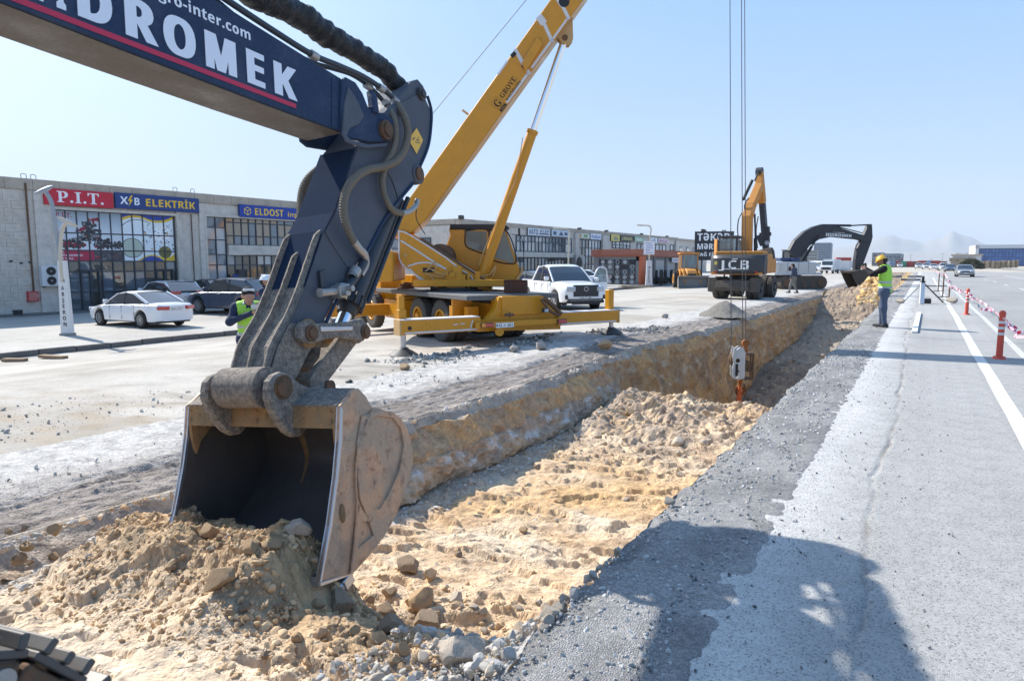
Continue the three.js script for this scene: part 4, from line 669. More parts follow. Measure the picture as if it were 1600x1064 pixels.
// ---------------------------------------------------------------- yellow truck crane
const surveyAcross = (O, ax) => (px, py, f) => { const s = sight(px, py), o = O.clone().addScaledVector(ax.F, f).sub(camera.position), t = o.dot(ax.F) / s.dot(ax.F), p = camera.position.clone().addScaledVector(s, t).sub(O); return [p.dot(ax.R), p.dot(ax.U)]; };
const orient = (o, ax) => { o.quaternion.setFromRotationMatrix(new THREE.Matrix4().makeBasis(ax.F, ax.U, ax.R)); return o; };
function tyreGeo(R, w, lugs = 0) {
  const k = w / 2, pts = [[R * .56, -k * .8], [R * .62, -k * .95], [R * .86, -k], [R * .965, -k * .86], [R, -k * .62], [R, k * .62], [R * .965, k * .86], [R * .86, k], [R * .62, k * .95], [R * .56, k * .8]].map(p => new THREE.Vector2(p[0], p[1]));
  const g = [boxUV(new THREE.LatheGeometry(pts, 36).rotateX(Math.PI / 2))];
  for (let i = 0; i < lugs; i++) for (const s of [-1, 1]) { const a = (i + (s > 0 ? .5 : 0)) / lugs * 2 * Math.PI; g.push(bx(R * .035, w * .36, R * .07, 0, 0, 0).rotateX(Math.PI / 2).translate(R * 1.0, 0, s * w * .26).rotateZ(a)); }
  return merge(g);
}
function truckWheel(parent, x, y, z, R, w, side, hub = m.yel, dual = false, tyre = m.tyreDust) {
  const o = new THREE.Group(); o.name = 'wheel'; parent.add(o); o.position.set(x, y, z);
  part('tyre', dual ? [tyreGeo(R, w, 22), tyreGeo(R, w, 22).translate(0, 0, -side * w * 1.1)] : tyreGeo(R, w, 22), tyre, o);
  const z0 = side * w * .30, g = [cy(R * .57, R * .57, w * .5, 0, 0, 0, Math.PI / 2, 0, 0, 28), boxUV(new THREE.TorusGeometry(R * .5, R * .06, 8, 28).translate(0, 0, side * w * .42)), cy(R * .22, R * .26, w * .3, 0, 0, z0 + side * .03, side * Math.PI / 2, 0, 0, 20)];
  for (let i = 0; i < 10; i++) g.push(cy(R * .03, R * .03, .03, R * .34 * Math.cos(i * .628), R * .34 * Math.sin(i * .628), z0 + side * .02, Math.PI / 2, 0, 0, 6)); part('rim', g, hub, o); return o;
}
{
  const ax = axesOf(62.9, 0), l = onY(620, 523, .22), r = onY(962, 503, .22), gy = -.2;
  const O = l.clone().add(r).multiplyScalar(.5).setY(gy), half = l.distanceTo(r) / 2;
  const cr = thing('truck_crane', 'yellow truck crane on extended outriggers with its long boom raised over the trench', 'crane', O); orient(cr, ax);
  const K = surveyAcross(O, ax);
  const ub = .42, b0 = K(617, 500, 0), b1 = K(617, 523, 0), bh = b0[1] - b1[1], by = (b0[1] + b1[1]) / 2;
  // rear outrigger: housing, two telescopic beams, jacks, floats
  const beamR = (s, name) => { const x0 = s * 1.02, x1 = s * half; const b = part('outrigger_beam', bx(.30, bh, Math.abs(x1 - x0), s > 0 ? .02 : -.03, by + (s > 0 ? .0 : 0), (x0 + x1) / 2, 0, 0, 0, .012), m.yel, cr);
    part('beam_end', bx(.33, bh + .03, .04, s > 0 ? .02 : -.03, by, x1), m.yelPale, b); part('primer_edge', [bx(.31, .02, Math.abs(x1 - x0) * .96, s > 0 ? .02 : -.03, by + bh / 2 + .002, (x0 + x1) / 2, 0, 0, 0, .003), bx(.008, .035, Math.abs(x1 - x0) * .9, -.03 + (s > 0 ? .05 : 0) - .152, by - bh * .38, (x0 + x1) / 2, 0, 0, 0, .002)], m.primer, b);
    const zj = x1 - s * .13; const gl = groundY(cr.localToWorld(V(0, 0, zj)).x, -cr.localToWorld(V(0, 0, zj)).z) - gy; const j = part('jack_leg', [cy(.055, .055, by - gl - .02, 0, (by + gl) / 2, zj, 0, 0, 0, 20)], m.steelEdge, cr); part('jack_float', [cy(.16, .30, .09, 0, gl + .055, zj, 0, 0, 0, 24), cy(.08, .16, .07, 0, gl + .12, zj)], m.darkSteel, j); part('jack_housing', [bx(.16, s > 0 ? .62 : .30, .16, .08, by + (s > 0 ? .33 : .2), zj - s * .0, 0, 0, 0, .02), ...(s > 0 ? [] : [bx(.13, .52, .12, .08, by + .36, x1 + .12)])], m.yel, j); return b; };
  cr.updateMatrixWorld(true);
  const bl = beamR(-1), br = beamR(1);
  { const c = K(640, 513, -.185); part('beam_hole', cy(.042, .042, .02, -.182, c[1], c[0], 0, 0, Math.PI / 2), m.black, bl); const d = K(712, 507, -.19); part('paint_patch', [bx(.006, .022, .10, -.186, d[1], d[0], 0, 0, 0, 0), bx(.006, .022, .10, -.186, d[1] + .005, d[0] + .16, 0, 0, 0, 0), bx(.006, .17, .03, -.186, by, K(737, 508, -.19)[0], .3, 0, 0, 0)], m.primer, bl); }
  // rear frame
  const P = (pts, f) => pts.map(p => K(p[0], p[1], f)), platR = (pts, f0, f1) => plate(pts.map(q => [-q[0], q[1]]), f0, f1, [], .012).rotateY(-Math.PI / 2);   // outline in (r,u), thickness along f
  const fr = part('rear_frame', [platR(P([[744, 524], [744, 498], [752, 486], [762, 474], [775, 466], [790, 464], [845, 463], [850, 480], [862, 494], [875, 498], [874, 512], [846, 514], [744, 524]], -.2), .18, -.2).translate(0, 0, 0)], m.yel, cr);
  part('rear_box', [bx(.5, .42, 1.05, .14, K(816, 478, 0)[1] + .02, K(816, 478, -.1)[0], 0, 0, 0, .02)], m.yel, fr);
  part('brace_plate', [platR(P([[742, 500], [752, 474], [758, 470], [764, 473], [772, 470], [790, 465], [788, 478], [760, 496]], -.26), -.22, -.26)], m.yel, fr);
  { const a = P([[765, 494], [788, 480], [788, 494]], -.27); part('brace_recess', platR(a, -.262, -.268), m.darkSteel, fr); }
  part('rear_bumper', [bx(.06, .13, K(872, 506, -.3)[0] - K(744, 510, -.3)[0], -.27, K(800, 506, -.3)[1], (K(872, 506, -.3)[0] + K(744, 510, -.3)[0]) / 2, 0, 0, 0, .015)], m.yel, fr);
  { const c = K(781, 516, -.28); part('tow_eye', [cy(.10, .10, .05, -.26, c[1] - .03, c[0], 0, 0, Math.PI / 2, 24)], m.yel, fr); }
  for (const [px, py, w, red] of [[761, 508, .30, 0], [878, 502, .26, 1]]) { const c = K(px, py, -.31); const L = part('tail_lamp', [bx(.05, .10, w, -.315, c[1], c[0], 0, 0, 0, .008)], m.plastic, fr); if (!red) part('amber_lens', bx(.012, .078, w * .33, -.343, c[1], c[0] - w * .32, 0, 0, 0, .004), m.lampAmber, L); part('red_lens', bx(.012, .078, w * (red ? .92 : .6), -.343, c[1], c[0] + (red ? 0 : w * .17), 0, 0, 0, .004), m.lampRed, L); }
  { const c = K(789, 508, -.31), w = .46, h = .11; const p = part('number_plate', panelQuad(w, h, 0, 0, 0), canvasMat(512, 122, g => { g.fillStyle = '#f2f2ee'; g.fillRect(0, 0, 512, 122); g.strokeStyle = '#222'; g.lineWidth = 6; g.strokeRect(5, 5, 502, 112); g.fillStyle = '#15171c'; fitText(g, '45', 78, 26, 104, 72); fitText(g, 'AC', 208, 34, 86, 60); fitText(g, '683', 318, 26, 160, 72); g.fillRect(20, 30, 36, 60); }), fr); p.position.set(-.312, c[1], c[0]); p.rotation.y = -Math.PI / 2; }
  { const c = K(852, 485, -.3); part('work_lamp', [bx(.10, .10, .14, -.3, c[1], c[0], 0, 0, 0, .02)], m.plastic, fr); part('lamp_glass', bx(.01, .07, .10, -.352, c[1], c[0], 0, 0, 0, .004), m.lampWhite, fr); }
  { const a = K(845, 468, -.25), b = K(872, 493, -.25); part('chain', [tube([V(-.28, a[1], a[0]), V(-.33, (a[1] + b[1]) / 2 - .06, (a[0] + b[0]) / 2 - .05), V(-.3, b[1], b[0])], .035, 24, 8), rod(V(-.28, a[1] + .03, a[0] + .08), V(-.28, b[1] + .04, b[0] + .06), .05)], m.rustPin, fr); part('pintle', [rod(V(-.28, K(796, 492, -.3)[1], K(790, 492, -.3)[0]), V(-.28, K(796, 492, -.3)[1], K(803, 492, -.3)[0]), .03), rod(V(-.28, K(796, 488, -.3)[1], K(797, 488, -.3)[0]), V(-.28, K(796, 497, -.3)[1], K(797, 497, -.3)[0]), .02)], m.rustPin, fr); }
  // carrier chassis, deck, wheels
  const deckY = 1.12;
  part('chassis', [bx(8.2, .34, .9, 4.3, .78, 0), bx(1.1, .5, 2.2, 4.6, .62, 0), bx(.22, .55, .5, .95, .62, -.9), bx(.16, .55, .3, .55, .62, -.85)], m.yel, cr);
  part('deck_plate', [bx(5.4, .07, 2.35, 2.8, deckY, 0, 0, 0, 0, .01)], m.deck, cr);
  part('deck_edge', [bx(5.4, .10, .03, 2.8, deckY - .02, -1.19), bx(.03, .10, 2.35, .1, deckY - .02, 0)], m.deck, cr);
  for (const f of [1.7, 2.98, 6.0, 7.2]) for (const s of [-1, 1]) truckWheel(cr, f, .50, s * (f > 5 ? 1.05 : .95), .5, .27, s, m.yel, f < 5);
  each('axle', [1.7, 2.98, 6.0, 7.2].map(f => cy(.1, .1, 1.9, f, .5, 0, Math.PI / 2)), m.darkSteel, cr);
  each('mudguard', [bx(.05, .5, .5, .82, .83, -.95), bx(.5, .05, .3, 4.0, .95, -1.0)], m.yel, cr);
  { // front outriggers and the low carrier cab
    for (const s of [-1, 1]) { const b = part('outrigger_beam', bx(.3, bh, half - .9, 4.95, by + .02, s * (half + .9) / 2, 0, 0, 0, .012), m.yel, cr); part('jack_leg', cy(.055, .055, .35, 4.95, .24, s * (half - .15)), m.steelEdge, b); part('jack_float', cy(.16, .3, .1, 4.95, .05, s * (half - .15)), m.darkSteel, b); part('jack_housing', bx(.2, .55, .2, 4.95, by + .2, s * (half - .12)), m.yel, b); }
    const cab = part('carrier_cab', [bx(1.7, .75, 2.3, 7.6, 1.05, 0, 0, 0, 0, .06), bx(1.2, .5, 1.05, 7.5, 1.6, -.6, 0, 0, 0, .06)], m.yel, cr); part('cab_window', [bx(1.0, .34, 1.07, 7.5, 1.62, -.6, 0, 0, 0, .02), bx(1.22, .34, .85, 7.5, 1.62, -.6, 0, 0, 0, .02)], m.glass, cab); part('white_panel', bx(.5, .85, .06, 5.75, 1.75, -.8), m.whitePaint, cr); part('engine_cover', [bx(1.2, .4, 1.0, 6.1, 1.3, .4), bx(.6, .55, .5, 5.7, 1.4, -.85)], m.yel, cr);
  }
  { const g = []; for (let i = 0; i < 6; i++) g.push(boxUV(new THREE.TorusGeometry(.22 - i * .02, .018, 6, 26).rotateX(Math.PI / 2 + rr(-.12, .12)).translate(rr(-.05, .05), i * .028, rr(-.05, .05)))); const o = part('rope_coil', g, m.rustPin, cr); o.position.set(4.4, deckY + .06, -.75); }
  // ---- superstructure: axes x along the boom's heading, y up, z towards the near side
  const sx = axesOf(-59, 0), base = O.clone().addScaledVector(ax.F, 2.8).setY(O.y + deckY); const S = survey(base, sx);
  const sup = new THREE.Group(); sup.name = 'superstructure'; cr.add(sup);
  sup.position.copy(cr.worldToLocal(base.clone())); sup.quaternion.copy(cr.quaternion.clone().invert().multiply(orient(new THREE.Object3D(), sx).quaternion));
  const o = (pts, r) => pts.map(p => S(p[0], p[1], r)), w3 = (px, py, r) => { const q = S(px, py, r); return V(q[0], q[1], r); };
  part('slewing_ring', [cy(.72, .72, .12, 0, .07, 0, 0, 0, 0, 40), cy(.62, .62, .2, 0, .1, 0, 0, 0, 0, 40)], m.black, sup);
  part('turntable', [bx(2.6, .16, 1.5, .25, .24, 0)], m.yel, sup);
  const plateSide = [[621, 359], [632, 361], [655, 374], [764, 444], [760, 452], [684, 451], [650, 431], [624, 409]];
  for (const s of [1, -1]) { const q = o(plateSide, .5); const pl = part('side_plate', plate(q, s > 0 ? .45 : -.5, s > 0 ? .5 : -.45, [], .01), m.yel, sup);
    if (s > 0) { const tr = (pts, r = .012) => tube(o(pts, .5).map(p => V(p[0], p[1], .502)), r, 24, 5).scale(1, 1, 1); part('primer_stripe', [tr([[622, 361], [632, 363], [655, 376], [700, 405]], .02), tr([[623, 360], [623.5, 385], [625, 408], [650, 430], [682, 449]], .02), tr([[626, 376], [650, 391], [676, 408], [697, 421]], .024), tr([[637, 416], [655, 411], [672, 411], [697, 420]], .022), tr([[640, 420], [660, 440], [676, 447]], .018), tr([[698, 404], [718, 420], [737, 434], [739, 448]], .022)], m.primer, pl);
      const c = S(670, 422, .5); part('hose_port', bx(.30, .12, .02, c[0], c[1], .5), m.black, pl); const d = S(633, 399, .5); part('bolt', cy(.04, .04, .02, d[0], d[1], .506, Math.PI / 2), m.yelPale, pl); } }
  { // valve bank and pipes on the near side plate
    const c = S(714, 437, .6), g = [bx(.42, .34, .16, c[0], c[1] - .05, .6), bx(.22, .26, .14, c[0] + .02, c[1] + .2, .6), bx(.14, .12, .2, c[0] - .1, c[1] + .12, .62)]; part('valve_bank', g, m.yel, sup);
    each('hydraulic_pipe', [[[664, 424], [672, 420], [684, 427], [704, 428]], [[672, 430], [680, 440], [695, 443], [704, 440]], [[668, 420], [680, 409], [681, 418], [676, 424]], [[664, 427], [690, 432], [700, 425]]].map(l => tube(l.map(p => w3(p[0], p[1], .6)), .016, 20, 6)), m.yelPale, sup); each('bracket', [bx(.05, .42, .1, S(699, 440, .6)[0], c[1] - .03, .6), bx(.05, .42, .1, S(732, 440, .6)[0], c[1] - .03, .6), bx(.12, .36, .08, S(746, 436, .55)[0], S(746, 436, .55)[1], .53)], m.yel, sup); }
  part('counterweight', [bx(.9, .75, 1.9, S(618, 420, 0)[0] - .35, .65, 0, 0, 0, 0, .06)], m.yel, sup);
  part('winch_drum', [cy(.26, .26, .7, S(690, 395, 0)[0], S(690, 395, 0)[1] - .12, -.05, Math.PI / 2, 0, 0, 28), cy(.34, .34, .04, S(690, 395, 0)[0], S(690, 395, 0)[1] - .12, .32, Math.PI / 2, 0, 0, 28), cy(.34, .34, .04, S(690, 395, 0)[0], S(690, 395, 0)[1] - .12, -.42, Math.PI / 2, 0, 0, 28)], m.rustPin, sup);
  part('top_rail', bar(w3(657, 374, .40), w3(762, 442, .40), .16, .10), m.rustPin, sup);
  // boom: main section, two telescoped sections, head
  const BW = .38, e1 = [[859, 0], [670, 266], [616, 342]], e2 = [[895, 22], [720, 266], [655, 364]];
  const u0 = S(640, 353, BW), dirB = (() => { const a = S(695, 266, BW), b = S(877, 11, BW), L = Math.hypot(b[0] - a[0], b[1] - a[1]); return [(b[0] - a[0]) / L, (b[1] - a[1]) / L]; })(), norB = [-dirB[1], dirB[0]];
  const wB = (() => { const a = S(670, 266, BW), b = S(720, 266, BW); return Math.abs((a[0] - b[0]) * norB[0] + (a[1] - b[1]) * norB[1]); })();
  const mid = (() => { const a = S(670, 266, BW), b = S(720, 266, BW); return [(a[0] + b[0]) / 2, (a[1] + b[1]) / 2]; })();
  const BP = (s, t) => [mid[0] + dirB[0] * s + norB[0] * t, mid[1] + dirB[1] * s + norB[1] * t];
  const sOf = (px, py, r = BW) => { const q = S(px, py, r); return [(q[0] - mid[0]) * dirB[0] + (q[1] - mid[1]) * dirB[1], (q[0] - mid[0]) * norB[0] + (q[1] - mid[1]) * norB[1]]; };
  const s0 = sOf(638, 350)[0], s1 = sOf(905, -30)[0];
  const secn = (a, b, h, w, mat, par, name) => part(name, plate([BP(a, -h / 2), BP(b, -h / 2), BP(b, h / 2), BP(a, h / 2)], -w, w, [], .02), mat, par);
  const boom = part('boom', plate([BP(s0 - .1, -wB / 2 + .08), BP(s0 + .3, -wB / 2), BP(s1, -wB / 2), BP(s1, wB / 2), BP(s0 - .35, wB / 2), BP(s0 - .5, wB / 2 - .25)], -BW, BW, [], .02), m.yel, sup);
  part('boom_underside', (() => { const a = BP(s0 + .3, -wB / 2 - .004), b = BP(s1, -wB / 2 - .004); return boxUV(quad(V(a[0], a[1], -BW + .02), V(b[0], b[1], -BW + .02), V(b[0], b[1], BW - .02), V(a[0], a[1], BW - .02))); })(), m.yelPale, boom);
  const tipS = sOf(1152, -372)[0];
  secn(s1 - .1, lerp(s1, tipS, .5), wB * .86, BW * .86, m.yel, boom, 'boom_section'); secn(lerp(s1, tipS, .5) - .1, tipS - .25, wB * .74, BW * .74, m.yel, boom, 'boom_section');
  { const a = BP(tipS - .3, 0), b = BP(tipS + .1, -.25); part('boom_head', [plate([BP(tipS - .35, -wB * .45), BP(tipS + .2, -wB * .8), BP(tipS + .3, wB * .2), BP(tipS - .35, wB * .45)], -.3, -.24), plate([BP(tipS - .35, -wB * .45), BP(tipS + .2, -wB * .8), BP(tipS + .3, wB * .2), BP(tipS - .35, wB * .45)], .24, .3), cy(.22, .22, .4, BP(tipS + .05, -wB * .3)[0], BP(tipS + .05, -wB * .3)[1], 0, Math.PI / 2)], m.yel, boom); }
  // joints, primer marks, bracket box, black port, print
  const band = (s, t0, t1, w = .05) => bar(V(...BP(s[0], t0), BW + .002), V(...BP(s[1], t1), BW + .002), w, .008, V(0, 0, 1)).clone();
  const flat = (sA, tA, sB, tB, w) => { const a = BP(sA, tA), b = BP(sB, tB), dx = b[0] - a[0], dy = b[1] - a[1], L = Math.hypot(dx, dy), nx = -dy / L * w / 2, ny = dx / L * w / 2; return plate([[a[0] + nx, a[1] + ny], [b[0] + nx, b[1] + ny], [b[0] - nx, b[1] - ny], [a[0] - nx, a[1] - ny]], BW - .002, BW + .004, [], 0); };
  const H = wB / 2, q1 = sOf(815, 95)[0], q2 = sOf(851, 46)[0], q3 = sOf(880, 14)[0];
  each('primer_band', [flat(q1 + .12, H, q1 - .14, -H, .09), flat(q2 + .16, H, q2 + .1, .1, .17), flat(q2 + .1, .1, q2 - .12, -H, .08), flat(q3 + .16, H, q3 + .05, 0, .11), flat(q3 + .05, 0, q3 - .1, -H, .08), flat(q1 - .14, -H + .04, q1 - 1.0, -H + .05, .06), flat(q2 - .12, -H + .04, q2 - .9, -H + .05, .06), flat(q3 - .1, -H + .04, q2 - .1, -H + .04, .05), flat(q1 - .2, H - .02, q1 - .6, H - .02, .04)], m.primer, boom);
  { const c = BP(sOf(824, 88)[0], .0); const d = sOf(828, 84); const g = plate([BP(d[0] - .42, -.22), BP(d[0] + .35, -.16), BP(d[0] + .42, .04), BP(d[0] - .3, -.02)], BW, BW + .10, [], .02); const b = part('boom_box', g, m.yel, boom); each('box_label', [flat(d[0] - .36, -.08, d[0] - .16, -.10, .09), flat(d[0] - .32, .28, d[0] - .18, .26, .10)], m.black, boom); const k = sOf(873, 0); part('boom_port', plate(circ(...BP(k[0] + .05, .02), .13), BW - .002, BW + .008, [], .002), m.black, boom); const e = sOf(733, 178); part('boom_peg', bar(V(...BP(e[0], H), .2), V(...BP(e[0], H + .22), .2), .05, .05), m.yelPale, boom); }
  { const a = sOf(782, 165)[0], L = 1.18, Ht = .44; const A = (s, t) => V(...BP(a + s, t - .10), BW + .005); const mt = canvasMat(590, 220, g => { g.clearRect(0, 0, 590, 220); g.fillStyle = '#1a1714'; fitText(g, 'G', 18, 60, 84, 96, 'bold', 'serif'); g.strokeStyle = '#1a1714'; g.lineWidth = 3; g.beginPath(); g.roundRect ? g.roundRect(6, 46, 108, 122, 14) : g.rect(6, 46, 108, 122); g.stroke(); g.fillRect(6, 176, 108, 36); g.fillStyle = '#b9935a'; fitText(g, 'crane', 24, 184, 72, 20); g.fillStyle = '#1a1714'; fitText(g, 'GROVE', 140, 66, 290, 62, 'bold', 'serif'); fitText(g, 'worldwide', 152, 150, 286, 40, 'bold', 'serif'); }, { cut: true, roughness: .7 });
    part('lettering', quad(A(-.12, -Ht / 2), A(L - .12, -Ht / 2), A(L - .12, Ht / 2), A(-.12, Ht / 2)), mt, boom); }
  // lift cylinder on the near side of the boom
  { const a = w3(752, 436, .0), b = w3(832, 205, .0), c = w3(882, 62, .0), d = c.clone().sub(a), L = d.length(); d.normalize(); const k = b.clone().sub(a).dot(d); const z = .0;
    const cyl = part('lift_cylinder', [rod(a, a.clone().addScaledVector(d, k), .135, .125, 24), rod(a.clone().addScaledVector(d, k - .06), a.clone().addScaledVector(d, k + .02), .145, .145, 24), cy(.17, .17, .3, a.x, a.y, a.z, Math.PI / 2, 0, 0, 24)], m.yel, sup); part('piston_rod', rod(a.clone().addScaledVector(d, k), c, .085, .085, 20), m.chrome, cyl);
    each('cylinder_lug', [-.12, .12].map(zz => plate(o([[868, 58], [894, 26], [895, 64], [889, 72], [878, 70]], 0), zz - .03, zz + .03, [], .01)), m.yelPale, boom); part('lug_pin', cy(.07, .07, .36, c.x, c.y, 0, Math.PI / 2), m.rustPin, boom);
    each('cylinder_pipe', [tube([w3(806, 282, .17), w3(817, 215, .17)], .012, 8, 6), tube([w3(748, 415, .17), w3(760, 382, .17), w3(806, 282, .17)], .012, 20, 6), tube([w3(770, 432, .2), w3(775, 415, .22), w3(766, 428, .25), w3(752, 432, .2)], .02, 24, 8)], m.yelPale, cyl);
    part('front_bracket', [bx(.5, .35, .7, S(754, 442, 0)[0], S(754, 442, 0)[1] - .05, 0)], m.yel, sup); }
  // operator's cab on the far side
  { const r0 = -.42, cabPts = [[701, 358], [790, 356], [812, 420], [812, 428], [800, 441], [764, 441], [740, 423], [698, 397], [697, 384], [703, 366]];
    const c = part('operator_cab', plate(o(cabPts, r0), r0 - .85, r0, [], .03), m.yel, sup); part('cab_roof', plate(o([[702, 358], [703, 350], [788, 350], [796, 356], [790, 360]], r0), r0 - .88, r0 + .02, [], .02), m.black, c);
    part('cab_window', plate(o([[728, 361], [761, 361], [761, 394], [740, 390], [729, 383]], r0), r0 - .01, r0 + .008, [], .004), m.clearDark, c); part('cab_window', plate(o([[765, 361], [789, 361], [804, 409], [798, 411], [768, 402]], r0), r0 - .01, r0 + .008, [], .004), m.clearDark, c);
    each('window_frame', [[[727, 360], [762, 360], [762, 395], [740, 391], [728, 384], [727, 360]], [[764, 360], [790, 360], [806, 410], [798, 412], [767, 403], [764, 360]]].map(l => tube(o(l, r0).map(p => V(p[0], p[1], r0 + .005)), .018, 60, 5)), m.black, c);
    { const a = o([[793, 360], [812, 418]], r0); part('windscreen', boxUV(quad(V(a[1][0] + .01, a[1][1], r0 - .05), V(a[1][0] + .01, a[1][1], r0 - .8), V(a[0][0] + .02, a[0][1], r0 - .8), V(a[0][0] + .02, a[0][1], r0 - .05))), m.clearDark, c); }
    part('corner_panel', plate(o([[800, 441], [812, 427], [817, 414], [818, 424], [808, 441]], r0), r0 - .8, r0 + .01, [], .01), m.yelPale, c);
    part('mirror', [bx(.05, .2, .12, S(811, 363, r0)[0], S(811, 363, r0)[1], r0 + .1), tube([w3(800, 366, r0), w3(814, 370, r0 + .1), w3(819, 405, r0 + .1)], .01, 12, 5)], m.black, c); const st = S(793, 400, r0 - .4); part('seat', [bx(.4, .5, .4, st[0] - .15, st[1] + .02, r0 - .4, 0, 0, -.2, .06)], m.navyCloth, c); }
  // steel ring on the deck
  { const p = K(806, 452, .7); const q = cr.localToWorld(V(.75, deckY + .035, K(806, 461, .75)[0])); soloThing('steel_pipe_ring', 'short rust-brown steel pipe ring standing on the crane deck', 'pipe ring', [boxUV(new THREE.CylinderGeometry(.28, .28, .30, 36, 1, true)), boxUV(new THREE.CylinderGeometry(.255, .255, .30, 36, 1, true)), boxUV(new THREE.RingGeometry(.255, .30, 36).rotateX(-Math.PI / 2).translate(0, .151, 0)), boxUV(new THREE.RingGeometry(.255, .30, 36).rotateX(-Math.PI / 2).translate(0, -.148, 0))], m.rustRing, q.setY(q.y + .15)); }
  // hoist rope from the boom head and hook block over the trench
  sup.updateMatrixWorld(true);
  const hp = V(1160, 0, 0), D = 17.5; const wp = (px, py, d = D) => atDepth(px, py, d);
  const hk = wp(1160, 568); const hb = thing('hook_block', 'silver crane hook block with brown sheaves hanging from hoist ropes in the trench', 'hook block', hk); orient(hb, sx);
  const px = D / FPX; const hx = (x, y) => [(x - 1160) * px, (568 - y) * px];
  const cheek = [[1143, 541], [1147, 545], [1152, 541], [1158, 543], [1161, 550], [1161, 590], [1152, 592], [1143, 590], [1141, 575], [1143, 566], [1141, 556]].map(p => hx(...p));
  for (const s of [1, -1]) part('cheek_plate', plate(cheek.map(p => [p[0] + (s < 0 ? .06 : 0), p[1]]), s > 0 ? .15 : -.19, s > 0 ? .19 : -.15, [circ(...hx(1149.5, 562), .055), circ(...hx(1148, 586), .045)], .008), m.whiteSteel, hb);
  each('sheave', [cy(.20, .20, .07, hx(1152, 562)[0], hx(1152, 562)[1], .06, Math.PI / 2, 0, 0, 28), cy(.20, .20, .07, hx(1152, 562)[0], hx(1152, 562)[1], -.06, Math.PI / 2, 0, 0, 28)], m.rustPin, hb); part('bolt', [cy(.03, .03, .46, ...hx(1149.5, 578), 0, Math.PI / 2), bx(.06, .30, .03, ...hx(1148, 576), .2)], m.black, hb);
  part('side_frame', [bx(.22, .05, .34, ...hx(1168, 552), 0), bx(.05, .62, .05, ...hx(1175, 571), .1), bx(.05, .62, .05, ...hx(1175, 571), -.1), bx(.24, .05, .34, ...hx(1168, 591), 0), cy(.14, .14, .2, ...hx(1168, 572), 0, Math.PI / 2)], m.rustPin, hb);
  part('rope_socket', [cy(.05, .08, .22, ...hx(1164, 546), 0), cy(.09, .09, .08, ...hx(1164, 536), 0, Math.PI / 2)], m.orangeRust, hb);
  part('hook', [tube([[1158, 592], [1158, 600], [1154, 606], [1153, 614], [1159, 618], [1164, 612], [1163, 606]].map(p => V(...hx(...p), 0)), .038, 30, 8), cy(.06, .05, .12, ...hx(1158, 597), 0)], m.orangeRust, hb);
  const tipW = sup.localToWorld(V(...BP(tipS + .15, -wB * .4), 0));
  for (const [x, y, dz, lab] of [[1143, 545, .12, 'outermost of the hoist ropes, running down to the silver cheek of the hook block'], [1161, 540, 0, 'hoist rope between the two others, running down to the rusty socket'], [1166, 540, -.06, 'hoist rope running down behind the rusty socket of the hook block']]) { const b = wp(x, y), t = b.clone().addScaledVector(wp(x - 2, 0).sub(b), 1.68); soloThing('hoist_rope', lab, 'wire rope', rod(b, t, .011, .011, 6), m.ropeSteel, V(), 0, 'hoist ropes above the hook block'); }
  { const top = wp(1157, 603), g = []; for (const k of [-1, 0, 1]) g.push(tube([top.clone().add(V(k * .01, 0, 0)), wp(1155 + k * 2, 622), wp(1158 + k * 5.5, 650)], .03, 16, 6)); soloThing('lifting_sling', 'orange textile lifting sling hanging from the crane hook', 'sling', g, m.sling); soloThing('lifting_chain', 'short rusty chain hanging beside the orange sling', 'chain', [tube([wp(1163, 600), wp(1166, 612), wp(1164, 622)], .02, 12, 6)], m.rustPin); }
  // guy line from the boom head down to the winch
  { const a = wp(822, 0), b = wp(674, 180); soloThing('winch_rope', 'thin winch rope slanting behind the yellow boom against the sky', 'wire rope', rod(b.clone().lerp(a, -1.1), a.clone().add(a.clone().sub(b).multiplyScalar(1.5)), .009, .009, 6), m.ropeSteel); }
}
// ---------------------------------------------------------------- shop blocks along the car park
// a block in its own axes: x along the front, y up, z out towards the road
function block(name, label, cat, px, roofPy, roofY, hd, baseY) {
  const d = (roofY - EYE) * FPX / (411 - roofPy), p = atDepth(px, roofPy, d).setY(baseY); const ax = axesOf(hd, 0);
  const o = thing(name, label, cat, p, Math.PI / 2 + hd * Math.PI / 180); return { o, q: survey(p, ax), at: (x, y, r = 0) => { const s = survey(p, ax)(x, y, r); return s; } };
}
const paneGeo = (w, h) => new RoundedBoxGeometry(Math.max(.02, w), Math.max(.02, h), .02, 1, .004);
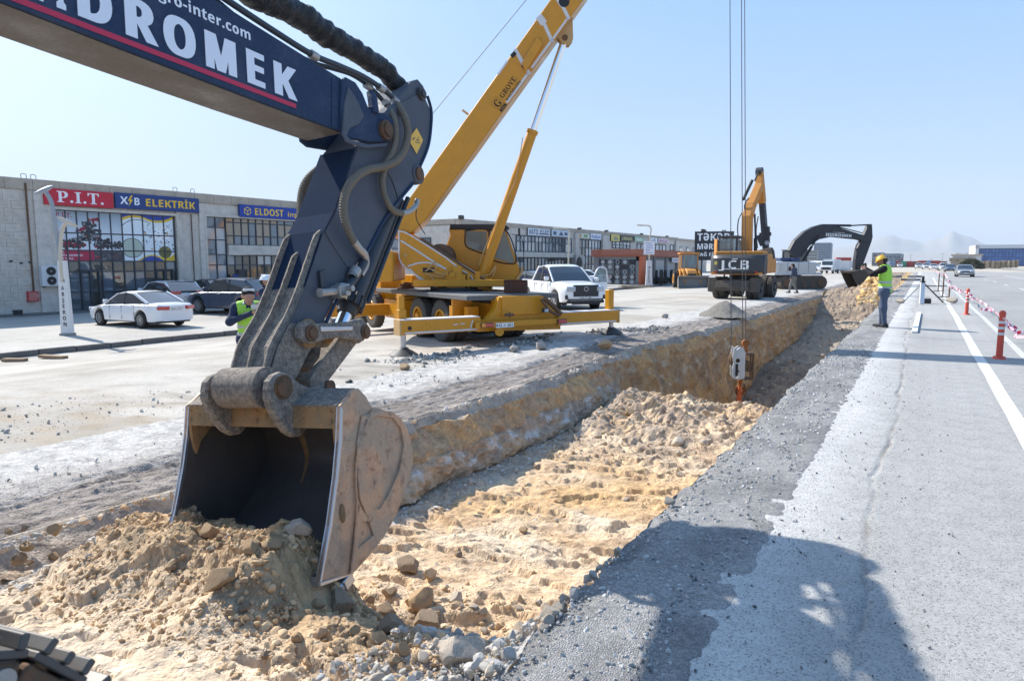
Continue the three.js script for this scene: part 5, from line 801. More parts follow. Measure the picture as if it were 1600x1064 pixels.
// glazed opening: frame bars in one mesh, every pane a piece of its own
function glazing(parent, xs, ys, z, o = {}) {
  const { frame = m.mullion, w = .07, pane = [m.pane], skip = () => false, name = 'window', dep = .10 } = o, g = [];
  const x0 = xs[0], x1 = xs[xs.length - 1], y0 = ys[0], y1 = ys[ys.length - 1];
  xs.forEach((x, i) => g.push(bx(i && i < xs.length - 1 ? w * .8 : w, y1 - y0, dep, x, (y0 + y1) / 2, z, 0, 0, 0, .004)));
  ys.forEach((y, i) => { for (let k = 0; k < xs.length - 1; k++) g.push(bx(xs[k + 1] - xs[k] - w * .8, i && i < ys.length - 1 ? w * .8 : w, dep * .9, (xs[k] + xs[k + 1]) / 2, y, z, 0, 0, 0, .004)); });
  const f = part(name, g, frame, parent);
  for (let i = 0; i < xs.length - 1; i++) for (let j = 0; j < ys.length - 1; j++) { if (skip(i, j)) continue; const p = part('pane', boxUV(paneGeo(xs[i + 1] - xs[i] - w * .7, ys[j + 1] - ys[j] - w * .7)), pane[Math.floor(hsh(i, j, xs.length) * pane.length)], f); p.position.set((xs[i] + xs[i + 1]) / 2, (ys[j] + ys[j + 1]) / 2, z - .02 + .004 * (hsh(i, j, 5) - .5)); p.rotation.set((hsh(i, j, 7) - .5) * .012, (hsh(i, j, 9) - .5) * .012, 0); }
  return f;
}
const board = (parent, name, w, h, x, y, z, mat, back = m.plastic, t = .10) => { const b = part(name, bx(w, h, t, x, y, z, 0, 0, 0, .01), back, parent); part('print', panelQuad(w - .02, h - .02, x, y, z + t / 2 + .004), mat, b); return b; };
const cuts = (a, b, n) => Array.from({ length: n + 1 }, (_, i) => a + (b - a) * i / n);
{
  const B = block('shop_building', 'long stone-faced shop building with a red and two blue signs over its glazed fronts', 'building', 0, 277, 5.62, -5, -.84), o = B.o, q = (x, y, r = 0) => B.at(x, y, r), sx = (x, y = 400) => q(x, y)[0];
  const top = 5.62 + .84, end = sx(612, 400), st = -16;
  const W1a = sx(87), W1b = sx(276), W2a = sx(323), W2b = end - 1.6;
  const yT1 = q(87, 327)[1], yT2 = q(323, 338)[1];
  // wall in pieces butted round the openings
  part('wall', [bx(W1a - st, top - .5, .4, (W1a + st) / 2, (top - .5) / 2, -.2, 0, 0, 0, 0), bx(W2a - W1b, top - .5, .4, (W1b + W2a) / 2, (top - .5) / 2, -.2, 0, 0, 0, 0), bx(end - W2b, top - .5, .4, (W2b + end) / 2, (top - .5) / 2, -.2, 0, 0, 0, 0), bx(W1b - W1a, top - .5 - yT1, .4, (W1a + W1b) / 2, (top - .5 + yT1) / 2, -.2, 0, 0, 0, 0), bx(W2b - W2a, top - .5 - yT2, .4, (W2a + W2b) / 2, (top - .5 + yT2) / 2, -.2, 0, 0, 0, 0), bx(.4, top - .5, 18, end - .2, (top - .5) / 2, -9.4, 0, 0, 0, 0), bx(.4, top - .5, 18, st + .2, (top - .5) / 2, -9.4, 0, 0, 0, 0)], m.stoneGrey, o);
  part('roof', [bx(end - st, .12, 18.4, (st + end) / 2, top - .5, -9.2, 0, 0, 0, 0)], m.concrete, o);
  for (let s = st; s < end - .1; s += 1.15) { const w = Math.min(1.15, end - s) - .012; part('coping_stone', bx(w, .52, .52, s + w / 2, top - .24, -.18, 0, 0, 0, .008), m.coping, o); }
  { // big pale blocks of the plain end bay
    const gs = [m.stoneWall, m.stoneWall2, m.stoneWall3], x1 = sx(46), bw = .62, bh = .36; const g = bx(bw - .008, bh - .008, .06, 0, 0, 0, 0, 0, 0, .006);
    for (let j = 0; j * bh < top - .75; j++) for (let i = 0; i < 12; i++) { const x = x1 - .31 - i * bw - (j % 2) * .31; if (x < -6) break; const b = part('stone_block', g, gs[Math.floor(hsh(i, j, 3) * 3)], o); b.position.set(x, .18 + j * bh, .02 + .006 * hsh(i, j, 8)); }
  }
  const y0 = (x, y) => q(x, y)[1];
  each('pilaster', [[57, 85], [277, 284], [312, 321]].map(([a, b]) => bx(sx(b) - sx(a), top - .55, .12, (sx(a) + sx(b)) / 2, (top - .55) / 2, .06, 0, 0, 0, .01)), m.stoneGrey, o);
  each('downpipe', [rod(V(sx(46), .9, .1), V(sx(46), top - .2, .1), .045), rod(V(sx(300), .4, .08), V(sx(300), top - 1.2, .08), .03)], m.rustPin, o);
  each('roof_clip', [43, 58, 277, 304].map(x => tube([V(sx(x), top, -.1), V(sx(x), top + .22, -.1), V(sx(x) + .2, top + .22, -.1), V(sx(x) + .2, top, -.1)], .015, 12, 5)), m.darkSteel, o);
  // signs
  const sign = (name, pts, draw, cw, back, label) => { const a = q(pts[0], pts[1], .2), b = q(pts[2], pts[3], .2), c = q(pts[4], pts[5], .2), w = b[0] - a[0], h = ((c[1] - b[1]) + (q(pts[6], pts[7], .2)[1] - a[1])) / 2, y = (a[1] + b[1] + c[1] + q(pts[6], pts[7], .2)[1]) / 4; const s = board(o, name, w, h, a[0] + w / 2, y, .12, canvasMat(cw, Math.round(cw * h / w), draw, { roughness: .5 }), back, .16); if (label) s.userData.label = label; };
  sign('shop_sign', [68, 320, 177, 325, 176, 301, 66, 293], (g, w, h) => { g.fillStyle = '#c8243a'; g.fillRect(0, 0, w, h); g.fillStyle = '#f4f0f2'; fitText(g, 'P.I.T.', w * .17, h * .12, w * .70, h * .70, 'bold', 'serif'); }, 768, m.red, 'red shop sign with white serif letters');
  sign('shop_sign', [180, 325, 311, 333, 311, 310, 179, 301], (g, w, h) => { g.fillStyle = '#223f7c'; g.fillRect(0, 0, w, h); g.fillStyle = '#eef0f4'; fitText(g, 'X', w * .05, h * .22, w * .09, h * .5); fitText(g, 'B', w * .20, h * .24, w * .075, h * .5); g.fillStyle = '#f3c431'; g.beginPath(); [[.175, .12], [.135, .5], [.16, .5], [.14, .86], [.195, .40], [.168, .40], [.195, .12]].forEach(([x, y], i) => i ? g.lineTo(x * w, y * h) : g.moveTo(x * w, y * h)); g.fill(); fitText(g, 'ELEKTRİK', w * .33, h * .26, w * .62, h * .5); }, 768, m.signBlue, 'blue shop sign with yellow letters and a lightning bolt');
  sign('shop_sign', [374, 337, 520, 349, 520, 331, 373, 318], (g, w, h) => { g.fillStyle = '#1b3f9b'; g.fillRect(0, 0, w, h); g.strokeStyle = '#f0c63c'; g.lineWidth = h * .06; const cx = w * .075, cy = h * .5, r = h * .32; g.beginPath(); for (let i = 0; i < 6; i++) { const a = Math.PI / 6 + i * Math.PI / 3; i ? g.lineTo(cx + r * Math.cos(a), cy + r * Math.sin(a)) : g.moveTo(cx + r * Math.cos(a), cy + r * Math.sin(a)); } g.closePath(); g.stroke(); g.beginPath(); g.moveTo(cx, cy + r); g.lineTo(cx, cy); g.lineTo(cx - r * .87, cy - r * .5); g.moveTo(cx, cy); g.lineTo(cx + r * .87, cy - r * .5); g.stroke(); g.fillStyle = '#f0c63c'; fitText(g, 'ELDOST', w * .14, h * .2, w * .30, h * .58); fitText(g, 'inşaat', w * .48, h * .34, w * .22, h * .40); }, 1024, m.signBlue, 'blue shop sign with yellow letters and a cube emblem');
  // first front: posters on the upper lights, shop glass and two doors below
  const xs1 = [350, 425, 495, 565, 635, 705, 775, 840, 905, 970, 1035, 1098].map(z => sx(z / 4)), yR = [.0, 1.02, 2.05, y0(88, 407), y0(88, 389) + .02, y0(88, 361), yT1];
  yR[3] = y0(120, 408); yR[4] = y0(120, 391); yR[5] = y0(120, 364);
  const f1 = glazing(o, xs1, yR, -.12, { pane: [m.paneLow, m.pane, m.paneLow], w: .08 });
  { const PW = xs1[6] - xs1[0], PH = yR[6] - yR[3], sub = (x0, x1, u0, u1, mt, z = -.095) => part('window_film', panelQuad(x1 - x0, u1 - u0, (x0 + x1) / 2, (u0 + u1) / 2, z), mt, f1);
    sub(xs1[0], xs1[6], yR[3], yR[6], canvasMat(768, 640, (g, w, h) => {
      const gr = g.createLinearGradient(0, 0, 0, h); gr.addColorStop(0, '#8fa0ae'); gr.addColorStop(.35, '#cfd8de'); gr.addColorStop(.8, '#e6eaee'); g.fillStyle = gr; g.fillRect(0, 0, w, h * .78); g.fillStyle = '#b52a4c'; g.fillRect(0, h * .78, w * .55, h * .22); g.fillStyle = '#4a4a52'; g.fillRect(w * .55, h * .78, w * .45, h * .22); g.fillStyle = '#b02a46'; fitText(g, 'P.I.T.', w * .03, h * .05, w * .24, h * .09, 'bold', 'serif');
      SEED = 321; const tool = (x, y, s) => { g.save(); g.translate(x, y); g.rotate(rr(-.5, .5)); g.fillStyle = ['#2b2d31', '#3c3f45', '#1f2125', '#8d2133', '#777c82'][Math.floor(rnd() * 5)]; g.fillRect(-s * .7, -s * .22, s * 1.3, s * .42); g.fillRect(-s * .2, 0, s * .3, s * .7); g.beginPath(); g.arc(s * .6, 0, s * .3, 0, 7); g.fill(); g.fillStyle = '#d5d8db'; g.fillRect(-s * .5, -s * .16, s * .35, s * .1); g.restore(); };
      for (let i = 0; i < 90; i++) { const x = w * rr(.14, .96), t = 1 - Math.abs(x / w - .5) * 1.6; tool(x, h * (.70 - rnd() * .22 * Math.max(.25, t) - (Math.abs(x / w - .48) < .12 ? rnd() * .38 : 0)), rr(44, 86)); } for (let i = 0; i < 26; i++) tool(w * rr(.58, .98), h * rr(.83, .97), rr(20, 44));
      g.fillStyle = '#f3e9ee'; fitText(g, 'P.I.T.', w * .03, h * .80, w * .10, h * .045); fitText(g, 'YOUR ACHIEVEMENT.', w * .03, h * .865, w * .36, h * .04); fitText(g, 'OUR TOOLS.', w * .03, h * .93, w * .22, h * .04);
    }, { roughness: .35 }));
    sub(xs1[6], xs1[11], yR[3], yR[6], canvasMat(640, 640, (g, w, h) => {
      g.fillStyle = '#e9f1f4'; g.fillRect(0, 0, w, h); const wave = (c, pts) => { g.fillStyle = c; g.beginPath(); g.moveTo(pts[0] * w, pts[1] * h); for (let i = 2; i < pts.length; i += 4) g.quadraticCurveTo(pts[i] * w, pts[i + 1] * h, pts[i + 2] * w, pts[i + 3] * h); g.lineTo(pts[pts.length - 2] * w, (pts[1] < .5 ? 0 : 1) * h); g.lineTo(pts[0] * w, (pts[1] < .5 ? 0 : 1) * h); g.fill(); };
      wave('#e6c433', [0, .16, .25, .0, .5, .14, .8, .22, 1, .06]); wave('#2746a8', [0, .10, .25, -.04, .5, .10, .8, .17, 1, .0]); wave('#e6c433', [.25, 1, .5, .78, .7, .9, .85, .98, 1, .82]); wave('#2746a8', [.3, 1, .5, .82, .68, .93, .75, .97, .8, 1]);
      g.strokeStyle = '#23303a'; g.lineWidth = 8; g.beginPath(); g.arc(w * .3, h * .5, w * .38, 2.6, 5.4); g.stroke(); g.fillStyle = '#b9c4b4'; g.beginPath(); g.arc(w * .17, h * .72, w * .2, 0, 7); g.fill(); g.strokeStyle = '#1e2a33'; g.stroke(); g.fillStyle = '#6b6a33'; g.beginPath(); g.arc(w * .80, h * .80, w * .13, 0, 7); g.fill(); g.fillStyle = '#fff'; g.beginPath(); g.arc(w * .76, h * .4, w * .17, 0, 7); g.fill();
      SEED = 77; for (let i = 0; i < 60; i++) { g.fillStyle = ['#2c3138', '#6f7a84', '#c8a13a', '#3f7fb4', '#aab4ba'][Math.floor(rnd() * 5)]; const x = w * rr(.35, .97), y = h * rr(.2, .72), s = rr(6, 22); g.fillRect(x, y, s, s * rr(.4, 1.6)); }
    }, { roughness: .35 })); }
  for (const [a, b] of [[2, 3], [9, 10]]) { const x0 = xs1[a] - .02, x1 = xs1[b + 1 > 11 ? 11 : b]; part('door', [bx(.09, 2.1, .12, x0 + .05, 1.07, -.06), bx(.09, 2.1, .12, x1 + .35, 1.07, -.06), bx(x1 - x0 + .4, .09, .12, (x0 + x1) / 2 + .2, 2.12, -.06), bx(.07, 2.1, .12, (x0 + x1) / 2 + .2, 1.07, -.06), bx(x1 - x0 + .3, .14, .1, (x0 + x1) / 2 + .2, .1, -.06)], m.mullion, o); }
  // second front: spandrel between its two rows of glass
  const xs2 = [1295, 1358, 1420, 1472, 1520, 1565, 1610, 1655, 1700, 1745, 1790, 1850, 1920, 2000, 2100, 2220].map(z => sx(z / 4)).filter(s => s < W2b), hi = [y0(360, 397), y0(360, 383), y0(360, 369) + .25, yT2].sort((a, b) => a - b), spT = y0(380, 383), spB = y0(380, 398);
  glazing(o, xs2.slice(2), [spT, spT + .55, spT + 1.35, yT2], -.12, { pane: [m.pane, m.paneWarm, m.paneWarm, m.pane], w: .07 });
  glazing(o, xs2.slice(0, 3), [.0, 1.0, spB - .62, spB, spT + .28, spT + 1.0, yT2], -.12, { pane: [m.pane, m.panePale], w: .07 });
  glazing(o, xs2.slice(2), [.0, 1.05, spB - .62, spB - .04], -.12, { pane: [m.paneLow, m.panePale], w: .07 });
  part('spandrel', [bx(W2b - xs2[2] - .05, spT - spB - .02, .3, (W2b + xs2[2]) / 2 + .02, (spT + spB) / 2, -.05)], m.stoneGrey, o);
  each('surround', [[W1a, W1b, yT1], [W2a, W2b, yT2]].flatMap(([a, b, t]) => [bx(b - a + .3, .14, .22, (a + b) / 2, t + .06, .03, 0, 0, 0, .01), bx(.14, t, .22, a - .07, t / 2, .03, 0, 0, 0, .01), bx(.14, t, .22, b + .07, t / 2, .03, 0, 0, 0, .01)]), m.stoneWall, o);
  { const d0 = sx(372), d1 = sx(383); part('door', [bx(d1 - d0, 2.1, .08, (d0 + d1) / 2, 1.06, -.05), bx(.07, 2.1, .12, d0 - .03, 1.06, -.03), bx(.07, 2.1, .12, d1 + .03, 1.06, -.03)], m.darkSteel, o); const n0 = sx(357), n1 = sx(366); const p = part('notice_board', [bx(n1 - n0, .95, .06, (n0 + n1) / 2, 1.35, .3), rod(V((n0 + n1) / 2, 0, .3), V((n0 + n1) / 2, .9, .3), .03)], m.signBlue, o); }
  part('step', [bx(end - st, .16, 1.3, (st + end) / 2, .02, .66, 0, 0, 0, .01)], m.kerb, o);
  each('wall_lamp', [[16, 408], [32, 411], [46, 410]].map(([x, y]) => { const p = q(x, y, .1); return bx(.10, .08, .16, p[0], p[1], .1); }), m.plastic, o); each('cable_box', [bx(.24, .3, .12, sx(288), q(288, 441)[1], .18), bx(.24, .3, .12, sx(314), q(314, 440)[1], .18)], m.fit, o);
  // things fixed to it
  const fixed = (name, label, cat, px, py, z) => { const s = q(px, py, z), p = o.localToWorld(V(s[0], s[1], z)); return thing(name, label, cat, p, o.rotation.y); }; o.updateMatrixWorld(true);
  const acUnit = (t, w, h, fans) => { part('casing', bx(w, h, .36, 0, 0, 0, 0, 0, 0, .02), m.whitePaint, t); for (let i = 0; i < fans; i++) { const y = fans > 1 ? (i - .5) * h * .46 : 0, r = Math.min(w, h / fans) * .40, f = part('fan_grille', [cy(r, r, .02, -w * .06, y, .182, Math.PI / 2, 0, 0, 28), ...[.35, .65, 1].map(k => boxUV(new THREE.TorusGeometry(r * k, .008, 5, 28).translate(-w * .06, y, .197)))], m.plastic, t); part('fan_hub', cy(r * .2, r * .2, .03, -w * .06, y, .198, Math.PI / 2), m.fit, f); } part('bracket', [bx(.04, .05, .5, -w * .35, -h / 2 - .03, -.1), bx(.04, .05, .5, w * .35, -h / 2 - .03, -.1)], m.darkSteel, t); };
  acUnit(fixed('air_conditioner', 'tall white air conditioner with two fans on the wall beneath the red shop sign', 'air conditioner', 79, 431, .3), .92, 1.0, 2);
  acUnit(fixed('air_conditioner', 'small white air conditioner standing low at the wall behind the parked cars', 'air conditioner', 301, 461, .3), .85, .62, 1);
  { const t = fixed('hose_box', 'red fire hose box low on the pale stone wall', 'hose box', 50, 463, .12); part('box', bx(.46, .48, .2, 0, 0, 0, 0, 0, 0, .015), m.red, t); part('cover_plate', [bx(.38, .40, .012, 0, 0, .104, 0, 0, 0, .003), cy(.10, .10, .01, .04, -.02, .112, Math.PI / 2)], m.redPale, t); part('handle', bx(.03, .10, .02, .17, 0, .12), m.whitePaint, t); }
  { const t = fixed('waste_bin', 'small dark waste bin on the pavement by the stone wall', 'bin', 27, 492, 1.0); part('basket', [boxUV(new THREE.CylinderGeometry(.2, .16, .42, 16, 1, true)), cy(.16, .16, .02, 0, -.2, 0)], m.plastic, t); part('rim', boxUV(new THREE.TorusGeometry(.2, .018, 6, 20).rotateX(Math.PI / 2).translate(0, .21, 0)), m.darkSteel, t); }
}
// second block farther on
{
  const B = block('shop_building', 'farther stone-clad shop building with a row of coloured signs above a tyre shop', 'building', 718, 342, 5.62, -2.5, -.45), o = B.o, q = (x, y, r = 0) => B.at(x, y, r), sx = (x, y = 390) => q(x, y)[0], top = 6.07, end = sx(1059);
  part('wall', [bx(end, top - .45, .4, end / 2, (top - .45) / 2, -.2, 0, 0, 0, 0), bx(.4, top - .45, 22, .2, (top - .45) / 2, -11.4, 0, 0, 0, 0), bx(.4, top - .45, 22, end - .2, (top - .45) / 2, -11.4, 0, 0, 0, 0)], m.stoneGrey, o);
  part('roof', bx(end, .12, 22, end / 2, top - .5, -11.4, 0, 0, 0, 0), m.concrete, o); each('coping', [bx(end + .1, .46, .5, end / 2, top - .22, -.2), bx(.5, .46, 22, .2, top - .22, -11.5)], m.coping, o);
  each('corner_lamp', [bx(.5, .35, .3, .1, top + .12, .1), ...[903, 945, 1000, 1040].map(x => bx(.35, .18, .4, sx(x), top + .06, .2))], m.darkSteel, o);
  each('pilaster', [[896, 902], [939, 949], [1054, 1059]].map(([a, b]) => bx(sx(b) - sx(a), top - .5, .3, (sx(a) + sx(b)) / 2, (top - .5) / 2, .15)), m.stoneGrey, o);
  const yA = q(860, 371)[1], yB = q(860, 394)[1], yC = q(860, 403)[1];
  glazing(o, cuts(sx(806), sx(892), 16), [yB, (yA + yB) / 2 + .2, yA], .06, { pane: [m.pane, m.panePale, m.pane], w: .12 });
  glazing(o, cuts(sx(806), sx(886), 15), [.0, yC * .5, yC], .06, { pane: [m.pane, m.paneLow], w: .12 });
  part('ledge', bx(sx(893) - sx(800), yB - yC - .1, .5, (sx(893) + sx(800)) / 2, (yB + yC) / 2, .25), m.stoneGrey, o);
  glazing(o, cuts(sx(904), sx(938), 7), cuts(0, q(920, 375)[1], 5), .06, { pane: [m.pane, m.paneLow, m.panePale], w: .12 });
  glazing(o, cuts(sx(956), sx(984), 5), cuts(q(970, 388)[1], q(970, 378)[1], 2), .06, { pane: [m.panePale, m.pane], w: .12 });
  glazing(o, cuts(sx(995), sx(1040), 8), cuts(q(1020, 391)[1], q(1020, 382)[1], 1), .06, { pane: [m.panePale, m.pane], w: .12 });
  glazing(o, cuts(sx(1047), sx(1056), 2), cuts(q(1050, 391)[1], q(1050, 383)[1], 1), .06, { pane: [m.panePale], w: .12 });
  { const s0 = [-8.5, -6.8, -5.1, -3.4]; const f = part('side_window', [bx(.1, 2.2, .12, -.02, 3.3, s0[0], 0, 0, 0, 0)].concat(s0.map(z => bx(.12, 2.2, .1, -.03, 3.3, z)), [bx(.12, .1, 5.2, -.03, 2.2, -5.95), bx(.12, .1, 5.2, -.03, 4.4, -5.95), bx(.12, .1, 5.2, -.03, 3.5, -5.95)]), m.mullion, o); for (let i = 0; i < 3; i++) part('pane', bx(.03, 2.1, 1.6, -.01, 3.3, s0[i] + .85), m.pane, f); }
  const sign = (a, ya, b, yb, bg, fn, label) => { const p = q(a, yb, .2), r = q(b, ya, .2), yb2 = q(b, yb, .2)[1], w = r[0] - p[0], h = q((a + b) / 2, ya, .2)[1] - q((a + b) / 2, yb, .2)[1]; const s = board(o, 'shop_sign', w, h, p[0] + w / 2, q((a + b) / 2, (ya + yb) / 2, .2)[1], .12, canvasMat(256, 64, (g, W, H) => { g.fillStyle = bg; g.fillRect(0, 0, W, H); fn(g, W, H); }), m.plastic, .12); s.userData.label = label; };
  const txt = (c, s, x = .08, w = .84) => (g, W, H) => { g.fillStyle = c; fitText(g, s, W * x, H * .2, W * w, H * .6); };
  sign(825, 357, 860, 368.5, '#dfe5ec', (g, W, H) => { g.fillStyle = '#27344e'; fitText(g, 'VATO', W * .04, H * .14, W * .42, H * .72); fitText(g, 'XLEF', W * .52, H * .14, W * .44, H * .42); g.fillRect(W * .5, H * .66, W * .46, H * .16); }, 'white sign with dark lettering'); sign(862, 359.5, 889, 370, '#c9d3de', (g, W, H) => { g.fillStyle = '#4a5a73'; g.fillRect(W * .1, H * .25, W * .18, H * .5); g.beginPath(); g.moveTo(W * .42, H * .8); g.lineTo(W * .55, H * .15); g.lineTo(W * .7, H * .8); g.fill(); g.fillRect(W * .75, H * .3, W * .18, H * .45); }, 'pale grey sign with a peaked emblem');
  sign(900, 364.5, 922, 372.5, '#d9dccb', (g, W, H) => { g.fillStyle = '#b98a4e'; g.fillRect(W * .1, H * .2, W * .3, H * .6); g.fillStyle = '#7c9a62'; g.fillRect(W * .55, H * .25, W * .3, H * .5); }, 'pale sign with brown and green panels'); sign(923, 365, 940, 374.5, '#e4e9f2', txt('#2a3f8f', 'Ponkan'), 'white sign with blue lettering');
  sign(955, 366.5, 969, 377, '#d9c66a', txt('#3c5a98', 'aks', .3, .5), 'yellow sign'); sign(970, 368, 991, 377.5, '#3b4036', txt('#d8c88c', 'LƏNGƏL'), 'dark sign with pale yellow lettering'); sign(992, 370, 1007, 378, '#a9c3a9', txt('#e8efe6', 'Auto', .2, .6), 'pale green sign'); sign(1016, 371.5, 1028, 380, '#e9ecf1', txt('#4a5672', 'oil', .25, .5), 'white sign'); sign(1029, 372.5, 1045, 379.5, '#e6cfd9', txt('#8b4562', 'detal'), 'pink sign');
  { const p = q(900, 411, .3), f = thing('air_conditioner', 'grey air conditioner on the farther shop building between two window fronts', 'air conditioner', o.localToWorld(V(p[0], p[1], .4)), o.rotation.y); o.updateMatrixWorld(true); f.position.copy(o.localToWorld(V(p[0], p[1], .5))); part('casing', bx(2.0, 1.9, .6), m.fit, f); part('fan_grille', cy(.7, .7, .04, -.1, 0, .31, Math.PI / 2, 0, 0, 24), m.plastic, f); }
}
{ // a third block behind
  const B = block('apartment_building', 'beige block standing behind the tyre shop and the far end of the shops', 'building', 1057, 375, 5.9, -2, -.3), o = B.o, w = B.at(1105, 390)[0];
  part('wall', [bx(w, 6.2, 14, w / 2, 3.1, -7, 0, 0, 0, 0)], m.stoneWall, o); part('coping', bx(w + .3, .4, 14.3, w / 2, 6.3, -7), m.coping, o); const g = []; for (let i = 0; i < 6; i++) { const f = part('window', bx(1.8, 1.5, .1, 2.5 + i * 4, 4.3, .03), m.mullion, o); part('pane', bx(1.6, 1.3, .04, 2.5 + i * 4, 4.3, .08), m.pane, f); }
}
// tyre shop with orange fascia, display front and roller shutters
{
  const px0 = 935, px1 = 998, base = onY(px1, 445, -.4), a = -base.z, left = (() => { const s = sight(px0, 445), t = -a / s.z; return s.x * t; })(), W = base.x - left, L = 17, Hh = 3.35;
  const o = thing('tyre_shop', 'low tyre shop with orange fascia, rims in its display front and grey shutters', 'shop', V(left, -.4, -a));          // x across, z towards the viewer
  part('wall', [bx(.5, Hh - .6, .5, -.25, (Hh - .6) / 2, -.25), bx(.3, Hh - .6, .5, W - .15, (Hh - .6) / 2, -.25), bx(W, .3, .3, W / 2, Hh - .75, -.2), bx(.3, .5, L, W - .15, Hh - .85, -L / 2)], m.greyWall, o);
  part('roof', bx(W + .9, .14, L, W / 2 - .2, Hh - .5, -L / 2), m.concrete, o);
  const fas = [...cuts(0, .66, 6)]; for (let i = 0; i < 5; i++) { part('fascia_slat', bx(W + 1.0, .125, .12, W / 2 - .25, Hh - .62 + i * .14, .1), m.orangeSlat, o); part('fascia_slat', bx(.12, .125, L, W + .2, Hh - .62 + i * .14, -L / 2 + .02), m.orangeSlat, o); }
  glazing(o, cuts(.02, W - .32, 5), cuts(0, Hh - .95, 5), -.2, { pane: [m.paneDark, m.paneDark, m.pane], w: .06, name: 'display_front' });
  SEED = 41; for (let i = 0; i < 5; i++) for (let j = 0; j < 5; j++) { const r = .17, x = .02 + (i + .5) * (W - .34) / 5, y = (j + .5) * (Hh - .95) / 5; if (rnd() < .12) continue; const t = new THREE.Group(), g = [boxUV(new THREE.TorusGeometry(r, .024, 6, 20))]; const n = 5 + Math.floor(rnd() * 3), open = rnd() < .3; if (!open) for (let k = 0; k < n; k++) { const an = k / n * 6.28; g.push(bar(V(0, 0, 0), V(r * Math.cos(an), r * Math.sin(an), 0), .03, .05, V(0, 0, 1), .004)); } const p = part('wheel_rim', g, m.alloyPale, o); p.position.set(x, y, -.13); }
  part('orange_pier', bx(.32, Hh - .6, 1.4, W + .0, (Hh - .6) / 2, -.72), m.orange, o);
  for (let i = 0; i < 4; i++) { const z = -2.4 - i * 3.6; const s = part('roller_shutter', bx(.06, 2.35, 2.7, W - .05, 1.2, z), m.shutter, o); each('shutter_slat', Array.from({ length: 14 }, (_, k) => bx(.03, .12, 2.66, W - .01, .12 + k * .165, z)), m.shutter, s); part('pier', bx(.3, 2.7, .5, W - .02, 1.35, z - 1.8), m.greyWall, o); }
  board(o, 'shop_sign', 5.2, .5, 0, 0, 0, canvasMat(512, 52, (g, w, h) => { g.fillStyle = '#e6e3e6'; g.fillRect(0, 0, w, h); g.fillStyle = '#4b4660'; fitText(g, 'ŞİNOMONTAJ TƏKƏR SATIŞI', w * .04, h * .2, w * .92, h * .6); }), m.whitePaint).position.set(W + .33, 2.35, -11.5); o.children[o.children.length - 1].rotation.y = Math.PI / 2;
  // tyres stood out in front of the shutters
  const tg = tyreGeo(.36, .24), pos = []; for (let i = 0; i < 6; i++) pos.push([W + 1.1 + rr(-.1, .1), -1.8 - i * 2.2, 5]);
  const ty = m.rubber; let first = null; SEED = 63;
  pos.forEach(([x, z, n], i) => { for (let k = 0; k < 3; k++) { const p = o.localToWorld(V(x + (k % 2) * .1, k === 2 ? 1.02 : .36, z - k * .36 + (k === 2 ? .54 : 0))); if (!first) { o.updateMatrixWorld(true); first = soloThing('tyre', 'black car tyre standing in the row in front of the tyre shop shutters', 'tyre', tg, ty, p, Math.PI / 2 + rr(-.3, .3), 'tyres in front of the tyre shop'); first.position.copy(o.localToWorld(V(x, .36, z))); } else copyOf(first, null, p, Math.PI / 2 + rr(-.4, .4)); } });
  for (const [dx, z, r, mt, lab] of [[2.0, -6, .62, m.rustPin, 'large rust-brown truck tyre leaning in the row by the tyre shop'], [2.2, -9.4, .6, m.tyreBlue, 'tyre with a blue cover near the end of the row by the tyre shop'], [1.8, -1.2, .72, m.rubber, 'big black truck tyre at the front corner of the tyre shop']]) { o.updateMatrixWorld(true); soloThing('tyre', lab, 'tyre', tyreGeo(r, .34), mt, o.localToWorld(V(W + dx, r, z)), Math.PI / 2 + .35); }
}
// black billboard over the tyre shops
{ const p = atDepth(1116, 380, 86), w = 59 * 86 / FPX, h = 3.6, t = thing('billboard', 'black billboard with large white lettering above the backhoe loader', 'billboard', V(p.x, -.3, p.z), .42); const yT = EYE + 49 * 86 / FPX + .3;
  part('panel', bx(w, h, .3, 0, yT - h / 2, 0), m.black, t); part('lettering', panelQuad(w, h, 0, yT - h / 2, .156), canvasMat(512, 390, (g, W, H) => { g.fillStyle = '#24262c'; g.fillRect(0, 0, W, H); g.fillStyle = '#f0f0f0'; fitText(g, 'TƏKƏR', W * .05, H * .06, W * .86, H * .26); fitText(g, 'MƏRKƏZİ', W * .05, H * .42, W * .86, H * .20); fitText(g, 'YAĞ FİLTR', W * .05, H * .74, W * .7, H * .12); }), t); each('post', [rod(V(-w * .3, 0, -.1), V(-w * .3, yT - h, -.1), .12), rod(V(w * .3, 0, -.1), V(w * .3, yT - h, -.1), .12)], m.darkSteel, t); each('floodlight', [bx(.4, .3, .3, -w * .3, yT + .15, 0), bx(.3, .2, .3, -w * .24, yT + .12, 0), bx(.5, .12, .3, w * .25, yT + .1, 0)], m.darkSteel, t); }
